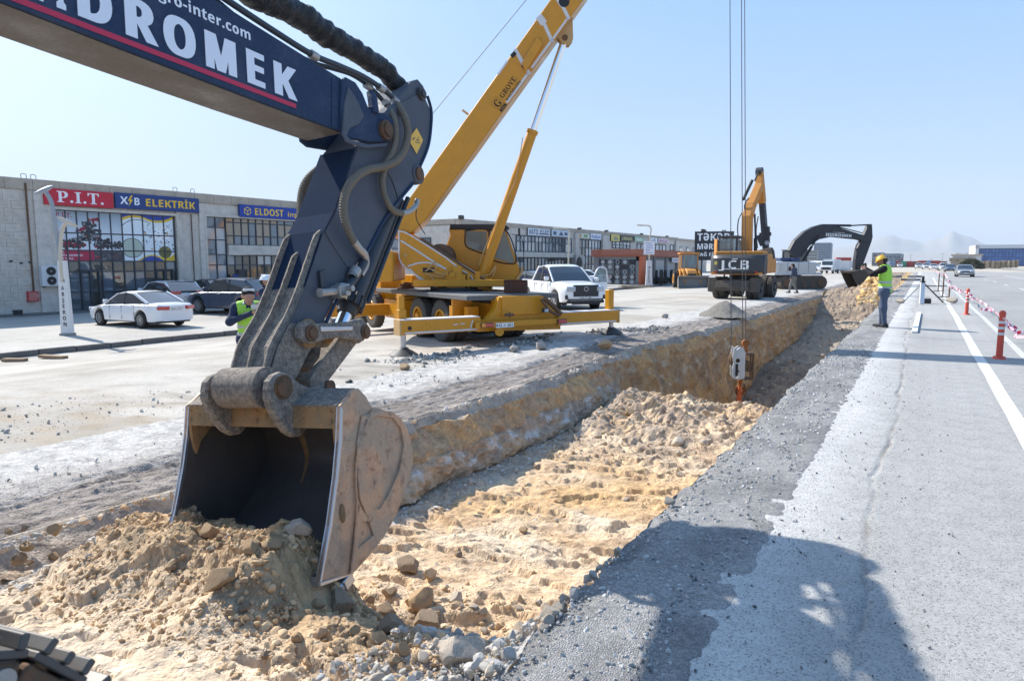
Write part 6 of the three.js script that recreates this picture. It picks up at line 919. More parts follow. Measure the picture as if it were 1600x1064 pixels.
// ---------------------------------------------------------------- cars: x forward, y up, z right; parts lofted from a side profile
function carWheel(par, x, z, R, w, s, spokes = 10) {
  const o = new THREE.Group(); o.name = 'wheel'; o.position.set(x, R, z); par.add(o); part('tyre', tyreGeo(R, w), m.rubber, o);
  const g = [boxUV(new THREE.TorusGeometry(R * .60, R * .05, 8, 30).translate(0, 0, s * w * .40)), cy(R * .58, R * .58, .02, 0, 0, s * w * .12, Math.PI / 2, 0, 0, 24)];
  for (let i = 0; i < spokes; i++) { const a = i / spokes * 6.283; g.push(bar(V(R * .1 * Math.cos(a), R * .1 * Math.sin(a), s * w * .36), V(R * .58 * Math.cos(a + .12), R * .58 * Math.sin(a + .12), s * w * .40), R * .085, .03, V(0, 0, 1), .004)); } g.push(cy(R * .13, R * .13, .05, 0, 0, s * w * .36, Math.PI / 2, 0, 0, 12));
  part('rim', [g[0], ...g.slice(2)], m.alloy, o); part('brake', g[1], m.darkSteel, o); return o;
}
function makeCar(name, label, pos, hd, c, group) {
  const { L, W, H, wb, fx, R = .33, deck, roof, paint, plan = [[0, .80], [.06, .93], [.2, 1], [.8, 1], [.95, .92], [1, .78]], rw = .76, sill = .24, pick4 = false } = c;
  const o = thing(name, label, c.cat || 'car', pos, 0, group); orient(o, axesOf(hd, 0));
  const ax = [fx, fx - wb], X = t => L / 2 - t * L;                            // t = 0 at the nose
  const hw = x => pick(.5 - x / L, plan) * W / 2, dk = x => pick(.5 - x / L, deck), rf = x => pick(.5 - x / L, roof);
  const bot = x => { let b = sill + .06 * sm(L / 2 - .5, L / 2, Math.abs(x)); for (const a of ax) { const d = Math.abs(x - a), r = R * 1.16; if (d < r) b = Math.max(b, R + Math.sqrt(r * r - d * d)); } return b; };
  const xs = []; for (let i = 0; i <= 84; i++) xs.push(lerp(-L / 2, L / 2, i / 84)); for (const a of ax) for (const k of [-1, 1]) xs.push(a + k * R * 1.159, a + k * R * 1.12); xs.sort((a, b) => a - b);
  const ring = xs.map(x => { const w = hw(x), d = dk(x), b = Math.min(bot(x), d - .12), e = (Math.abs(x) > L / 2 - .001) ? .93 : 1, half = [[b, .84], [b + .03, .955], [lerp(b, d, .42), 1.0], [lerp(b, d, .72), .99], [d - .07, .955], [d - .012, .86], [d + .012, .5]]; const r = half.map(p => V(x, p[0], w * p[1] * e)); return [V(x, b, 0), ...r, V(x, d + .02, 0), ...r.slice().reverse().map(p => V(p.x, p.y, -p.z))]; });
  const body = part('body', smooth(loft(ring), .55), paint, o);
  part('underbody', [bx(L * .9, .10, W * .8, 0, sill + .02, 0), ...ax.map(a => bx(R * 2.3, R * 1.2, W * .86, a, R * 1.35, 0))], m.plastic, o);
  // glasshouse
  const [ta, tb, tc, td] = c.glass, g = []; const n = 40; for (let i = 0; i <= n; i++) { const t = lerp(ta, td, i / n), x = X(t), d = dk(x) - .03, h = Math.max(d + .02, rf(x)), w0 = hw(x) * .90, k = (h - d) / (H - .02 - d + 1e-6), w1 = lerp(w0, W / 2 * rw, cl(k)); g.push([V(x, d, w0), V(x, lerp(d, h, .55), lerp(w0, w1, .5)), V(x, h - .05 * cl(k), w1), V(x, h - .008, w1 * .82), V(x, h, 0), V(x, h - .008, -w1 * .82), V(x, h - .05 * cl(k), -w1), V(x, lerp(d, h, .55), -lerp(w0, w1, .5)), V(x, d, -w0)]); }
  part('windows', smooth(loft(g, false, false), .4), m.glass, o);
  const rn = []; for (let i = 0; i <= 24; i++) { const x = X(lerp(tb, tc, i / 24)), h = rf(x), w1 = W / 2 * rw; rn.push([V(x, h - .06, w1 + .012), V(x, h - .035, w1 + .006), V(x, h + .004, w1 * .82), V(x, h + .014, 0), V(x, h + .004, -w1 * .82), V(x, h - .035, -w1 - .006), V(x, h - .06, -w1 - .012)]); }
  part('roof', smooth(loft(rn, false, false), .6), paint, o);
  const side = (t, u) => { const x = X(t), d = dk(x) - .02, h = rf(x) - .04, w0 = hw(x) * .90, w1 = W / 2 * rw; return [x, lerp(d, h, u), lerp(w0, w1, u) + .008]; };
  for (const s of [1, -1]) {
    const P = (t, u) => { const q = side(t, u); return V(q[0], q[1], q[2] * s); }, wEnd = (x, w, h) => V(x, h, w * s);
    part('pillar', [bar(wEnd(X(ta) - .02, hw(X(ta)) * .89, dk(X(ta)) - .01), wEnd(X(tb), W / 2 * rw, rf(X(tb)) - .03), .06, .05, V(0, 0, 1), .01)], paint, o); part('pillar', [bar(wEnd(X(td) + .03, hw(X(td)) * .88, dk(X(td)) - .01), wEnd(X(tc), W / 2 * rw, rf(X(tc)) - .03), .10, .07, V(1, 0, 0), .01)], paint, o);
    part('door_pillar', [bar(P((tb + tc) / 2 - .0, 0), P((tb + tc) / 2, .98), .02, .09, V(0, 0, 1), .005)], m.plastic, o);
    const dz = x => hw(x) * 1.0 * s, seam = t => { const x = X(t); return bx(.012, dk(x) - sill - .16, .012, x, (dk(x) + sill) / 2, dz(x) * .992, 0, 0, 0, 0); };
    part('door_seam', [...(c.doors || [.36, .52, .68]).map(seam)], m.plastic, o);
    for (const t of c.handles || [.49, .645]) { const x = X(t); part('door_handle', bx(.17, .03, .04, x, dk(x) - .13, dz(x) * .985, 0, 0, 0, .01), paint, o); }
    const mx = X(ta) - .35; part('mirror', [bx(.12, .15, .20, mx, dk(mx) + .10, (hw(mx) + .06) * s, 0, 0, 0, .04)], c.mirror || paint, o);
    for (let i = 0; i < 2; i++) carWheel(o, ax[i], s * (W / 2 - .115), R, .21, s);
    const hx = L / 2 - .06; part('headlamp', [bx(.34, c.lampH || .15, .36, hx - .06, c.lampY || .68, s * (hw(hx) - .20), 0, -s * .45, 0, .04)], m.lampWhite, o); part('tail_lamp', [bx(.22, c.tailH || .15, .46, -L / 2 + .075, c.tailY || .82, s * (hw(-L / 2 + .1) - .20), 0, s * .40, 0, .03)], m.lampRed, o);
  }
  part('grille', [bx(.08, c.grH || .16, W * (c.grW || .42), L / 2 - .018, c.grY || .62, 0, 0, 0, 0, .03), bx(.08, .14, W * .6, L / 2 - .05, .36, 0, 0, 0, 0, .03)], m.plastic, o); part('bumper_strip', [bx(.08, .16, W * .62, -L / 2 + .06, .36, 0, 0, 0, 0, .04)], m.plastic, o);
  const pl = c.plate; const pm = pl ? canvasMat(256, 56, (q, w, h) => { q.fillStyle = '#f0efe8'; q.fillRect(0, 0, w, h); q.strokeStyle = '#333'; q.lineWidth = 3; q.strokeRect(2, 2, w - 4, h - 4); q.fillStyle = '#1d1e22'; fitText(q, pl, w * .14, h * .2, w * .8, h * .62); q.fillRect(w * .04, h * .25, w * .06, h * .5); }) : m.whitePaint;
  { const p = part('number_plate', panelQuad(.50, .11, 0, 0, 0), pm, o); if (c.rearView) { p.position.set(-L / 2 - .012, c.plateY || .78, 0); p.rotation.y = -Math.PI / 2; } else { p.position.set(L / 2 + .012, c.plateY || .48, 0); p.rotation.y = Math.PI / 2; } }
  return o;
}
const SEDAN = { L: 4.85, W: 1.83, H: 1.45, wb: 2.80, fx: 1.48, glass: [.265, .43, .66, .86], deck: [[0, .62], [.04, .74], [.25, .92], [.4, .95], [.8, 1.0], [.97, .98], [1, .90]], roof: [[.26, .90], [.43, 1.38], [.55, 1.45], [.66, 1.40], [.87, .98]] };
const SUV = { L: 4.75, W: 1.92, H: 1.68, wb: 2.85, fx: 1.50, R: .37, rw: .74, sill: .28, glass: [.25, .40, .80, .97], deck: [[0, .78], [.04, .92], [.24, 1.06], [.4, 1.08], [.9, 1.12], [1, 1.02]], roof: [[.25, 1.04], [.40, 1.60], [.55, 1.68], [.80, 1.62], [.97, 1.10]], tailY: .98, lampY: .80, grH: .28, grY: .72 };
const ground = (x, a, dy = 0) => V(x, groundY(x, a) + (x < -21.4 ? .13 : 0) + dy, -a);
const kia = makeCar('parked_sedan', 'white sedan parked nose-in at the shops, seen from its rear corner', ground(-26.6, 15.6), 92, { ...SEDAN, paint: m.white, plate: '99 LX 021', rearView: true, doors: [.36, .53, .70] }); kia.scale.setScalar(.95);
makeCar('parked_suv', 'white estate car parked behind the white sedan, close to the shop wall', ground(-32.6, 20.6), 80, { ...SUV, H: 1.5, roof: [[.25, 1.0], [.4, 1.44], [.55, 1.5], [.8, 1.46], [.97, 1.05]], deck: [[0, .7], [.04, .84], [.24, .96], [.9, 1.0], [1, .92]], paint: m.white, rearView: true });
makeCar('parked_car', 'dark hatchback in the shade between the white estate car and the navy car', ground(-33.2, 23.5), 84, { ...SEDAN, L: 4.3, paint: m.darkCar, rearView: true });
makeCar('parked_suv', 'dark navy estate car parked behind the worker in the yellow vest', ground(-27.9, 21.0), 95, { ...SUV, paint: m.navy, rearView: true });
{ // white pickup with its driver's door open
  const P = { plan: [[0, .76], [.025, .87], [.07, .95], [.2, 1], [.8, 1], [.95, .97], [1, .9]], L: 5.3, W: 1.95, H: 1.86, wb: 3.15, fx: 1.62, R: .39, rw: .76, sill: .34, glass: [.24, .40, .60, .69], deck: [[0, .84], [.03, .98], [.10, 1.08], [.22, 1.16], [.3, 1.19], [.6, 1.20], [.98, 1.20], [1, 1.1]], roof: [[.24, 1.15], [.33, 1.52], [.40, 1.76], [.48, 1.85], [.60, 1.80], [.69, 1.2]], lampY: .90, lampH: .20, grH: .46, grW: .56, grY: .83, plateY: .56, plate: '99 PT 058', cat: 'pickup truck', doors: [.31, .45, .60], handles: [.43, .57], paint: m.white };
  const o = makeCar('pickup_truck', 'white pickup truck with its driver door open, standing behind the crane', ground(-13.4, 26.3), -130, P);
  part('grille_badge', [boxUV(new THREE.TorusGeometry(.085, .016, 6, 20).rotateY(Math.PI / 2).translate(2.66, .90, 0)), bx(.02, .13, .03, 2.66, .90, -.04, .35), bx(.02, .13, .03, 2.66, .90, .04, -.35), bx(.02, .02, .12, 2.66, .90, 0)], m.alloyPale, o);
  for (const s of [1, -1]) { part('fog_lamp', bx(.06, .17, .22, 2.58, .58, s * .76, 0, 0, 0, .03), m.plastic, o); }
  part('bumper_guard', [bx(.12, .12, 1.6, 2.60, .40, 0, 0, 0, 0, .03), bx(.14, .05, 1.5, 2.61, .49, 0)], m.plastic, o);
  part('load_bed', [bx(1.5, .02, 1.6, -1.7, 1.215, 0)], m.plastic, o);
  const d = part('open_door', [plate([[0, .42], [-.95, .42], [-1.0, 1.1], [0, 1.12]], -.04, .04, [], .02)], m.white, o); d.position.set(1.12, 0, -.98); d.rotation.y = -1.15;
  part('door_window', plate([[-.02, 1.12], [-.97, 1.11], [-.9, 1.62], [-.5, 1.72], [-.36, 1.66]], -.012, .012, [], .004), m.clearDark, d); part('window_frame', tube([V(0, 1.12, 0), V(-.36, 1.67, 0), V(-.52, 1.74, 0), V(-.93, 1.64, 0), V(-1.0, 1.1, 0)], .028, 40, 6), m.white, d); part('mirror', bx(.1, .16, .22, -.1, 1.24, -.16, 0, 0, 0, .04), m.white, d);
}
{ const p = atDepth(846, 440, 38); makeCar('parked_suv', 'black estate car half hidden behind the white pickup truck', ground(p.x, -p.z), -120, { ...SUV, paint: m.darkCar }); const q = atDepth(915, 436, 62); makeCar('parked_car', 'small white car far behind the open door of the pickup truck', ground(q.x, -q.z), 95, { ...SEDAN, L: 4.1, paint: m.white }); }
{ // queue on the road ahead
  const Q1 = makeCar('road_car', 'dark grey saloon at the head of the traffic coming down the road', V(4.2, .005, -99), 182, { ...SEDAN, paint: m.grey, H: 1.5 });
  const at = (px, d) => { const p = atDepth(px, 411, d); return V(p.x, .005, p.z); };
  const Wv = makeCar('road_suv', 'white off-roader, first pale car behind the dark grey saloon', at(1476, 150), 182, { ...SUV, paint: m.white });
  const lab = [['second pale car in the queue, a white saloon', 1460, 168, 0], ['white off-roader third among the pale cars of the queue', 1449, 186, 1], ['tall white off-roader at the tape end of the queue', 1437, 196, 1], ['white car alone in the distance beyond the excavator bucket', 1407, 260, 1], ['dark car beside the distant white car beyond the excavator bucket', 1396, 265, 2], ['navy saloon tucked just behind the dark grey saloon', 1486, 128, 3]];
  for (const [l, px, d, k] of lab) { if (k === 1) copyOf(Wv, l, at(px, d), undefined); else makeCar('road_car', l, at(px, d), 182, { ...SEDAN, paint: k === 0 ? m.white : k === 2 ? m.darkCar : m.navy }); }
  // at the far side of the old carriageway
  for (const [l, px, d, mt] of [['white car parked beneath the pale awnings far beyond the tracked excavator', 1272, 150, m.white], ['grey car parked beside the white car under the far awnings', 1280, 158, m.grey]]) { const p = atDepth(px, 411, d); makeCar('parked_car', l, ground(p.x, -p.z), 60, { ...SEDAN, paint: mt }); }
}
{ // white box van and a white trailer far along the bank
  const p = atDepth(1297, 411, 112), t = thing('delivery_truck', 'small white truck facing us on the far bank beyond the excavator', 'truck', ground(p.x, -p.z)); orient(t, axesOf(172, 0));
  part('cab', [plate([[1.9, .5], [1.95, 1.15], [1.55, 1.3], [1.2, 2.1], [.1, 2.15], [.1, .5]], -.95, .95, [], .04)], m.white, t); part('windscreen', bx(.03, .66, 1.6, 1.41, 1.72, 0, 0, 0, .46, .005), m.glass, t); part('grille', bx(.05, .4, 1.5, 1.94, .85, 0), m.plastic, t); part('load_box', bx(3.2, 1.7, 1.9, -1.55, 1.5, 0), m.whitePaint, t); for (const x of [1.2, -1.9]) for (const s of [1, -1]) truckWheel(t, x, .4, s * .85, .4, .24, s, m.alloy);
  for (const s of [1, -1]) part('headlamp', bx(.05, .16, .24, 1.97, .95, s * .7), m.lampWhite, t);
  const q = atDepth(1317, 411, 122), u = thing('box_trailer', 'grey-white box trailer beside the small white truck', 'trailer', ground(q.x, -q.z), 0); part('box', bx(2.5, 1.7, 4.5, 0, 1.25, 0), m.whitePaint, u); part('frame', bx(2.3, .15, 5.4, 0, .36, .3), m.darkSteel, u); for (const s of [-1, 1]) part('wheel', cy(.33, .33, .22, s * 1.05, .33, 0, 0, 0, Math.PI / 2), m.rubber, u);
}
// ---------------------------------------------------------------- other machines
function jointedArm(par, pts, w0, w1, depthTab, mat, name) {       // plate-sided boom along pts (x, y) with given depths
  const up = [], dn = []; pts.forEach((p, i) => { const a = pts[Math.max(0, i - 1)], b = pts[Math.min(pts.length - 1, i + 1)], dx = b[0] - a[0], dy = b[1] - a[1], L = Math.hypot(dx, dy), h = depthTab[i] / 2; up.push([p[0] - dy / L * h, p[1] + dx / L * h]); dn.push([p[0] + dy / L * h, p[1] - dx / L * h]); });
  return part(name, plate([...up, ...dn.reverse()], w0, w1, [], .02), mat, par);
}
{ // wheeled excavator seen from behind
  const d = 36.5, g = onGround(1165, 467), p = atDepth(1162, 467, d).setY(groundY(g.x, 37)); const hd = -4, ax = axesOf(hd, 0);
  const t = thing('wheeled_excavator', 'orange wheeled excavator with a dark rear counterweight, its folded arm raised high', 'excavator', p); orient(t, ax); t.scale.setScalar(1.06);
  const S = surveyAcross(p, ax), SS = survey(p, ax);
  // undercarriage
  part('chassis', [bx(3.6, .35, 1.0, .2, .80, 0), bx(.6, .4, 2.1, 1.5, .72, 0), bx(.6, .4, 2.1, -1.0, .72, 0)], m.darkSteel, t);
  for (const x of [-1.0, 1.55]) for (const s of [-1, 1]) truckWheel(t, x, .54, s * .98, .54, .30, s, m.darkSteel, true, m.tyreDust);
  part('dozer_blade', [plate([[-1.95, .42], [-1.75, .4], [-1.82, .6], [-1.7, .92], [-1.85, .92], [-2.0, .6]], -.8, .8, [], .01)], m.mudDark, t);
  for (const s of [-1, 1]) part('stabilizer', [plate([[-1.95, .38], [-1.5, .32], [-1.35, .98], [-1.8, 1.05]], s * 1.0 - .2, s * 1.0 + .2, [], .03), rod(V(-1.5, .5, s * .9), V(-1.5, 1.0, s * .9), .06)], m.mudDark, t);
  part('slewing_ring', cy(.7, .75, .22, 0, 1.08, 0, 0, 0, 0, 32), m.darkSteel, t);
  // upper body turned a little
  const up = new THREE.Group(); up.name = 'upper_body'; t.add(up); up.rotation.y = .06;
  part('counterweight', [smooth(loft(cuts(0, 1, 16).map(k => { const z = lerp(-1.27, 1.27, k), e = Math.sqrt(Math.max(0, 1 - Math.pow(Math.abs(z) / 1.42, 4))); const x0 = -1.0 - .95 * e; return [V(-.9, 1.22, z), V(x0 + .14, 1.22, z), V(x0, 1.34, z), V(x0, 1.98, z), V(x0 + .10, 2.12, z), V(-.9, 2.16, z)]; })), .5)], m.darkPaint, up);
  part('counterweight_base', bx(1.1, .12, 2.4, -1.2, 1.25, 0, 0, 0, 0, .03), m.orangeYel, up);
  part('engine_cover', [bx(1.3, .92, 1.1, -.3, 1.72, .72, 0, 0, 0, .06), bx(.9, .2, 2.3, -.75, 2.22, 0, 0, 0, 0, .05)], m.orangeYel, up); part('side_cover', [bx(2.2, .72, .5, .15, 1.60, -1.02, 0, 0, 0, .06), bx(1.6, .7, .5, .6, 1.6, 1.0, 0, 0, 0, .06)], m.orangeYel, up);
  { const mt = canvasMat(512, 192, (q, w, h) => { q.clearRect(0, 0, w, h); q.fillStyle = '#ecebe6'; fitText(q, 'J', w * .06, h * .16, w * .16, h * .68); fitText(q, 'C', w * .27, h * .16, w * .27, h * .68); fitText(q, 'B', w * .60, h * .16, w * .30, h * .68); q.fillRect(w * .40, h * .03, w * .15, h * .06); q.fillRect(w * .12, h * .84, w * .75, h * .05); }, { cut: true }); const p2 = part('lettering', panelQuad(1.65, .60, 0, 0, 0), mt, up); p2.position.set(-1.975, 1.68, .03); p2.rotation.y = -Math.PI / 2; const st = part('sticker', panelQuad(.14, .16, 0, 0, 0), m.hivis2, up); st.position.set(-1.90, 1.75, -.93); st.rotation.y = -Math.PI / 2 - .12; }
  for (const s of [-1, 1]) part('tail_lamp', bx(.03, .08, .12, -1.86, 1.32, s * .95), m.lampRed, up);
  const cab = part('cab', [bx(1.5, .14, .95, .35, 1.3, -.78), ...[[-.38, -.35], [-.38, -1.22], [1.05, -.35], [1.1, -1.22]].map(([x, z]) => bar(V(x, 1.3, z), V(x + (x > 0 ? -.12 : .05), 3.0, z * .98), .09, .09)), bx(1.55, .12, 1.0, .35, 3.05, -.78, 0, 0, 0, .05), bx(.06, .55, .9, -.40, 1.6, -.78)], m.darkPaint, up);
  part('cab_window', [bx(.03, 1.05, .80, -.38, 2.42, -.78, 0, 0, .03, .005)], m.clearDark, cab); part('cab_window', [bx(1.3, 1.2, .03, .35, 2.3, -1.24, 0, 0, 0, .005)], m.clearDark, cab); part('cab_window', [bx(1.3, 1.2, .03, .35, 2.3, -.33, 0, 0, 0, .005)], m.clearDark, cab); part('seat', [bx(.5, .7, .5, .2, 1.9, -.78, 0, 0, 0, .08)], m.black, cab); part('cab_door', bar(V(-.35, 2.5, -1.3), V(.1, 2.5, -1.55), .9, .06, V(0, 1, 0)), m.orangeYel, cab);
  // two-piece boom and stick traced on its own plane
  const armAx = ax, q = (px, py) => { const k = SS(px, py, .15); return k; };
  const ar = new THREE.Group(); ar.name = 'arm'; up.add(ar); ar.rotation.y = -.06;
  { const F = S(1176, 395, .6), x0 = .6; // the arm points away from us: outline across, at growing distance
    const B = (px, py, f) => { const k = S(px, py, f); return V(f, k[1], k[0]); };
    const seg = (a, b, w, h, name, mat = m.orangeYel) => part(name, bar(a, b, w, h, V(0, 0, 1), .03), mat, ar);
    seg(B(1167, 396, .7), B(1168, 345, 1.0), .46, .5, 'boom'); seg(B(1168, 348, 1.0), B(1173, 328, 1.4), .44, .5, 'boom'); seg(B(1172, 333, 1.4), B(1186, 300, 2.4), .40, .44, 'boom'); seg(B(1185, 303, 2.4), B(1187, 283, 2.7), .34, .42, 'boom');
    seg(B(1186, 279, 2.7), B(1190, 325, 3.1), .32, .46, 'stick'); seg(B(1190, 325, 3.1), B(1194, 375, 3.3), .28, .40, 'stick', m.darkPaint); seg(B(1194, 375, 3.3), B(1196, 398, 3.3), .3, .34, 'stick', m.darkPaint);
    part('cylinder', [rod(B(1166, 320, .9).add(V(0, 0, -.14)), B(1179, 292, 1.9).add(V(0, 0, -.14)), .08), rod(B(1179, 292, 1.9), B(1184, 280, 2.4), .045)], m.black, ar); part('cylinder', [rod(B(1174, 400, .9).add(V(0, 0, .2)), B(1174, 378, 1.1).add(V(0, 0, .2)), .09), rod(B(1174, 378, 1.1).add(V(0, 0, .2)), B(1173, 342, 1.5).add(V(0, 0, .2)), .05)], m.black, ar);
    part('hose', [tube([B(1160, 340, 1.0), B(1155, 350, .8), B(1154, 372, .8), B(1160, 392, .8)], .03, 24, 6), tube([B(1170, 318, 1.1), B(1164, 328, 1.0), B(1166, 345, 1.0)], .03, 16, 6), tube([B(1184, 345, 2.2), B(1181, 365, 2.0), B(1183, 392, 2.0)], .03, 16, 6)], m.black, ar);
    part('head', [cy(.26, .26, .3, ...B(1186, 280, 2.7).toArray(), Math.PI / 2, 0, 0, 20)], m.darkPaint, ar); part('linkage', [bar(B(1186, 372, 3.2), B(1203, 371, 3.2), .2, .14), bar(B(1184, 373, 3.2), B(1190, 388, 3.2), .2, .2), bar(B(1198, 360, 3.2), B(1198, 385, 3.2), .2, .2)], m.darkPaint, ar); part('bucket', [bar(B(1194, 395, 3.2), B(1196, 412, 2.9), .9, .5, V(0, 0, 1), .1)], m.mudDark, ar); part('work_lamp', cy(.12, .12, .06, ...B(1197, 384, 3.1).toArray(), 0, 0, Math.PI / 2), m.lampWhite, ar); }
}
{ // tracked excavator with white body and dark arm
  const d = 50, p0 = atDepth(1236, 451, d), p = V(p0.x, groundY(p0.x, -p0.z), p0.z), ax = axesOf(-59 + 14, 0);
  const t = thing('tracked_excavator', 'white-bodied tracked excavator with a dark boom and stick reaching across the trench', 'excavator', p); orient(t, ax); const S = survey(p, ax), o = (pts, r) => pts.map(k => S(k[0], k[1], r)), c3 = (px, py, r) => { const k = S(px, py, r); return V(k[0], k[1], r); };
  for (const s of [1, -1]) { const tr = part('track', [plate((() => { const a = []; for (let i = 0; i <= 12; i++) { const th = -Math.PI / 2 + i / 12 * Math.PI; a.push([1.45 + .45 * Math.cos(th), .46 + .45 * Math.sin(th)]); } for (let i = 0; i <= 12; i++) { const th = Math.PI / 2 + i / 12 * Math.PI; a.push([-1.45 + .45 * Math.cos(th), .46 + .45 * Math.sin(th)]); } return a; })(), s * 1.2 - .3, s * 1.2 + .3, [], .02)], m.mudDark, t); const gs = bx(.05, .05, .62, 0, 0, 0, 0, 0, 0, 0); for (let i = 0; i < 18; i++) { const a = part('track_shoe', gs, m.darkSteel, tr); a.position.set(-1.5 + i * .176, .93, s * 1.2); } part('roller', [-1.4, -.7, 0, .7, 1.4].map(x => cy(Math.abs(x) > 1 ? .3 : .14, Math.abs(x) > 1 ? .3 : .14, .1, x, Math.abs(x) > 1 ? .46 : .3, s * 1.2 + .3, Math.PI / 2)), m.rustPin, tr); }
  part('undercarriage', [bx(1.6, .35, 1.9, 0, .7, 0), cy(.6, .65, .2, 0, .95, 0)], m.darkSteel, t);
  part('house', [bx(3.1, .85, 2.4, -.35, 1.5, 0, 0, 0, 0, .08), bx(.8, .95, 2.4, -1.75, 1.5, 0, 0, 0, 0, .2)], m.whiteSteel, t); part('house_base', bx(3.9, .16, 2.45, -.3, 1.08, 0), m.whiteSteel, t); part('panel_seam', [-1.2, -.3, .5].map(x => bx(.02, .8, .01, x, 1.5, 1.206, 0, 0, 0, 0)), m.plastic, t); part('grille', [bx(.25, .3, .02, -1.0, 1.45, 1.21)], m.plastic, t);
  const cab = part('cab', [bx(1.5, 1.6, .95, .75, 1.95, -.72, 0, 0, 0, .06)], m.darkPaint, t); part('cab_window', [bx(1.2, .9, .02, .78, 2.25, -.235)], m.paneDark, cab); part('cab_roof', bx(1.6, .08, 1.0, .75, 2.8, -.72), m.plastic, cab); part('engine_top', [bx(1.3, .35, 1.3, -.9, 2.05, .2, 0, 0, 0, .06), bx(.6, .25, .4, -.4, 2.1, .8)], m.navyPaint, t); part('exhaust', rod(V(-.9, 2.2, .2), V(-.9, 2.7, .2), .07), m.darkSteel, t);
  const boomTop = [[1235, 391], [1243, 376], [1258, 362], [1273, 354], [1288, 350], [1298, 351], [1346, 366], [1358, 369]], boomBot = [[1358, 379], [1342, 374], [1300, 370], [1281, 374], [1266, 384], [1254, 401], [1244, 402]];
  part('boom', plate(o([...boomTop, ...boomBot], .2), -.2, .2, [], .02), m.digBlack, t); part('stick', plate(o([[1358, 352], [1364, 350], [1365, 370], [1363, 378], [1352, 408], [1344, 424], [1337, 424], [1338, 405], [1341, 388], [1347, 376], [1353, 364]], .18), -.16, .16, [], .02), m.digBlack, t);
  part('stick_cylinder', [rod(c3(1290, 352, 0), c3(1330, 352.5, 0), .09), rod(c3(1330, 352.5, 0), c3(1360, 351, 0), .05)], m.black, t); for (const s of [-1, 1]) part('boom_cylinder', [rod(c3(1256, 407, s * .3), c3(1269, 385, s * .3), .10), rod(c3(1269, 385, s * .3), c3(1280, 368, s * .3), .055)], s > 0 ? m.black : m.black, t); part('hose', [tube([c3(1342, 378, .2), c3(1338, 386, .25), c3(1340, 393, .2)], .04, 16, 6), tube([c3(1300, 352, .1), c3(1325, 358, .1), c3(1348, 364, .1)], .04, 16, 6)], m.black, t);
  { const a = c3(1290, 371, .215), b = c3(1332, 373, .215), u = V(0, .42, 0); part('lettering', quad(a.clone().setY(a.y + .05), b.clone().setY(b.y + .08), b.clone().add(u), a.clone().add(u).setY(a.y + .47)), canvasMat(512, 100, (g, w, h) => { g.clearRect(0, 0, w, h); g.fillStyle = '#e8e8e8'; fitText(g, 'HIDROMEK', 4, h * .30, w - 8, h * .62); g.fillRect(w * .3, h * .08, w * .42, h * .06); }, { cut: true }), t); }
  const bu = part('bucket', [plate(o([[1330, 424], [1352, 421], [1363, 428], [1366, 440], [1361, 452], [1352, 457], [1346, 457], [1337, 440]], .55), .52, .56, [], .005), plate(o([[1330, 424], [1352, 421], [1363, 428], [1366, 440], [1361, 452], [1352, 457], [1346, 457], [1337, 440]], .55), -.56, -.52, [], .005), plate(o([[1352, 421], [1363, 428], [1366, 440], [1361, 452], [1352, 457], [1351, 455], [1359, 450], [1364, 440], [1361, 430], [1352, 423]], .55), -.55, .55, [], .005), plate(o([[1330, 424], [1352, 421], [1352, 424], [1331, 427]], .55), -.55, .55, [], .005)], m.mudDark, t); part('linkage', [bar(c3(1340, 418, .2), c3(1354, 412, .2), .08, .14), bar(c3(1354, 412, .2), c3(1353, 422, .2), .08, .12)], m.mudDark, bu);
}
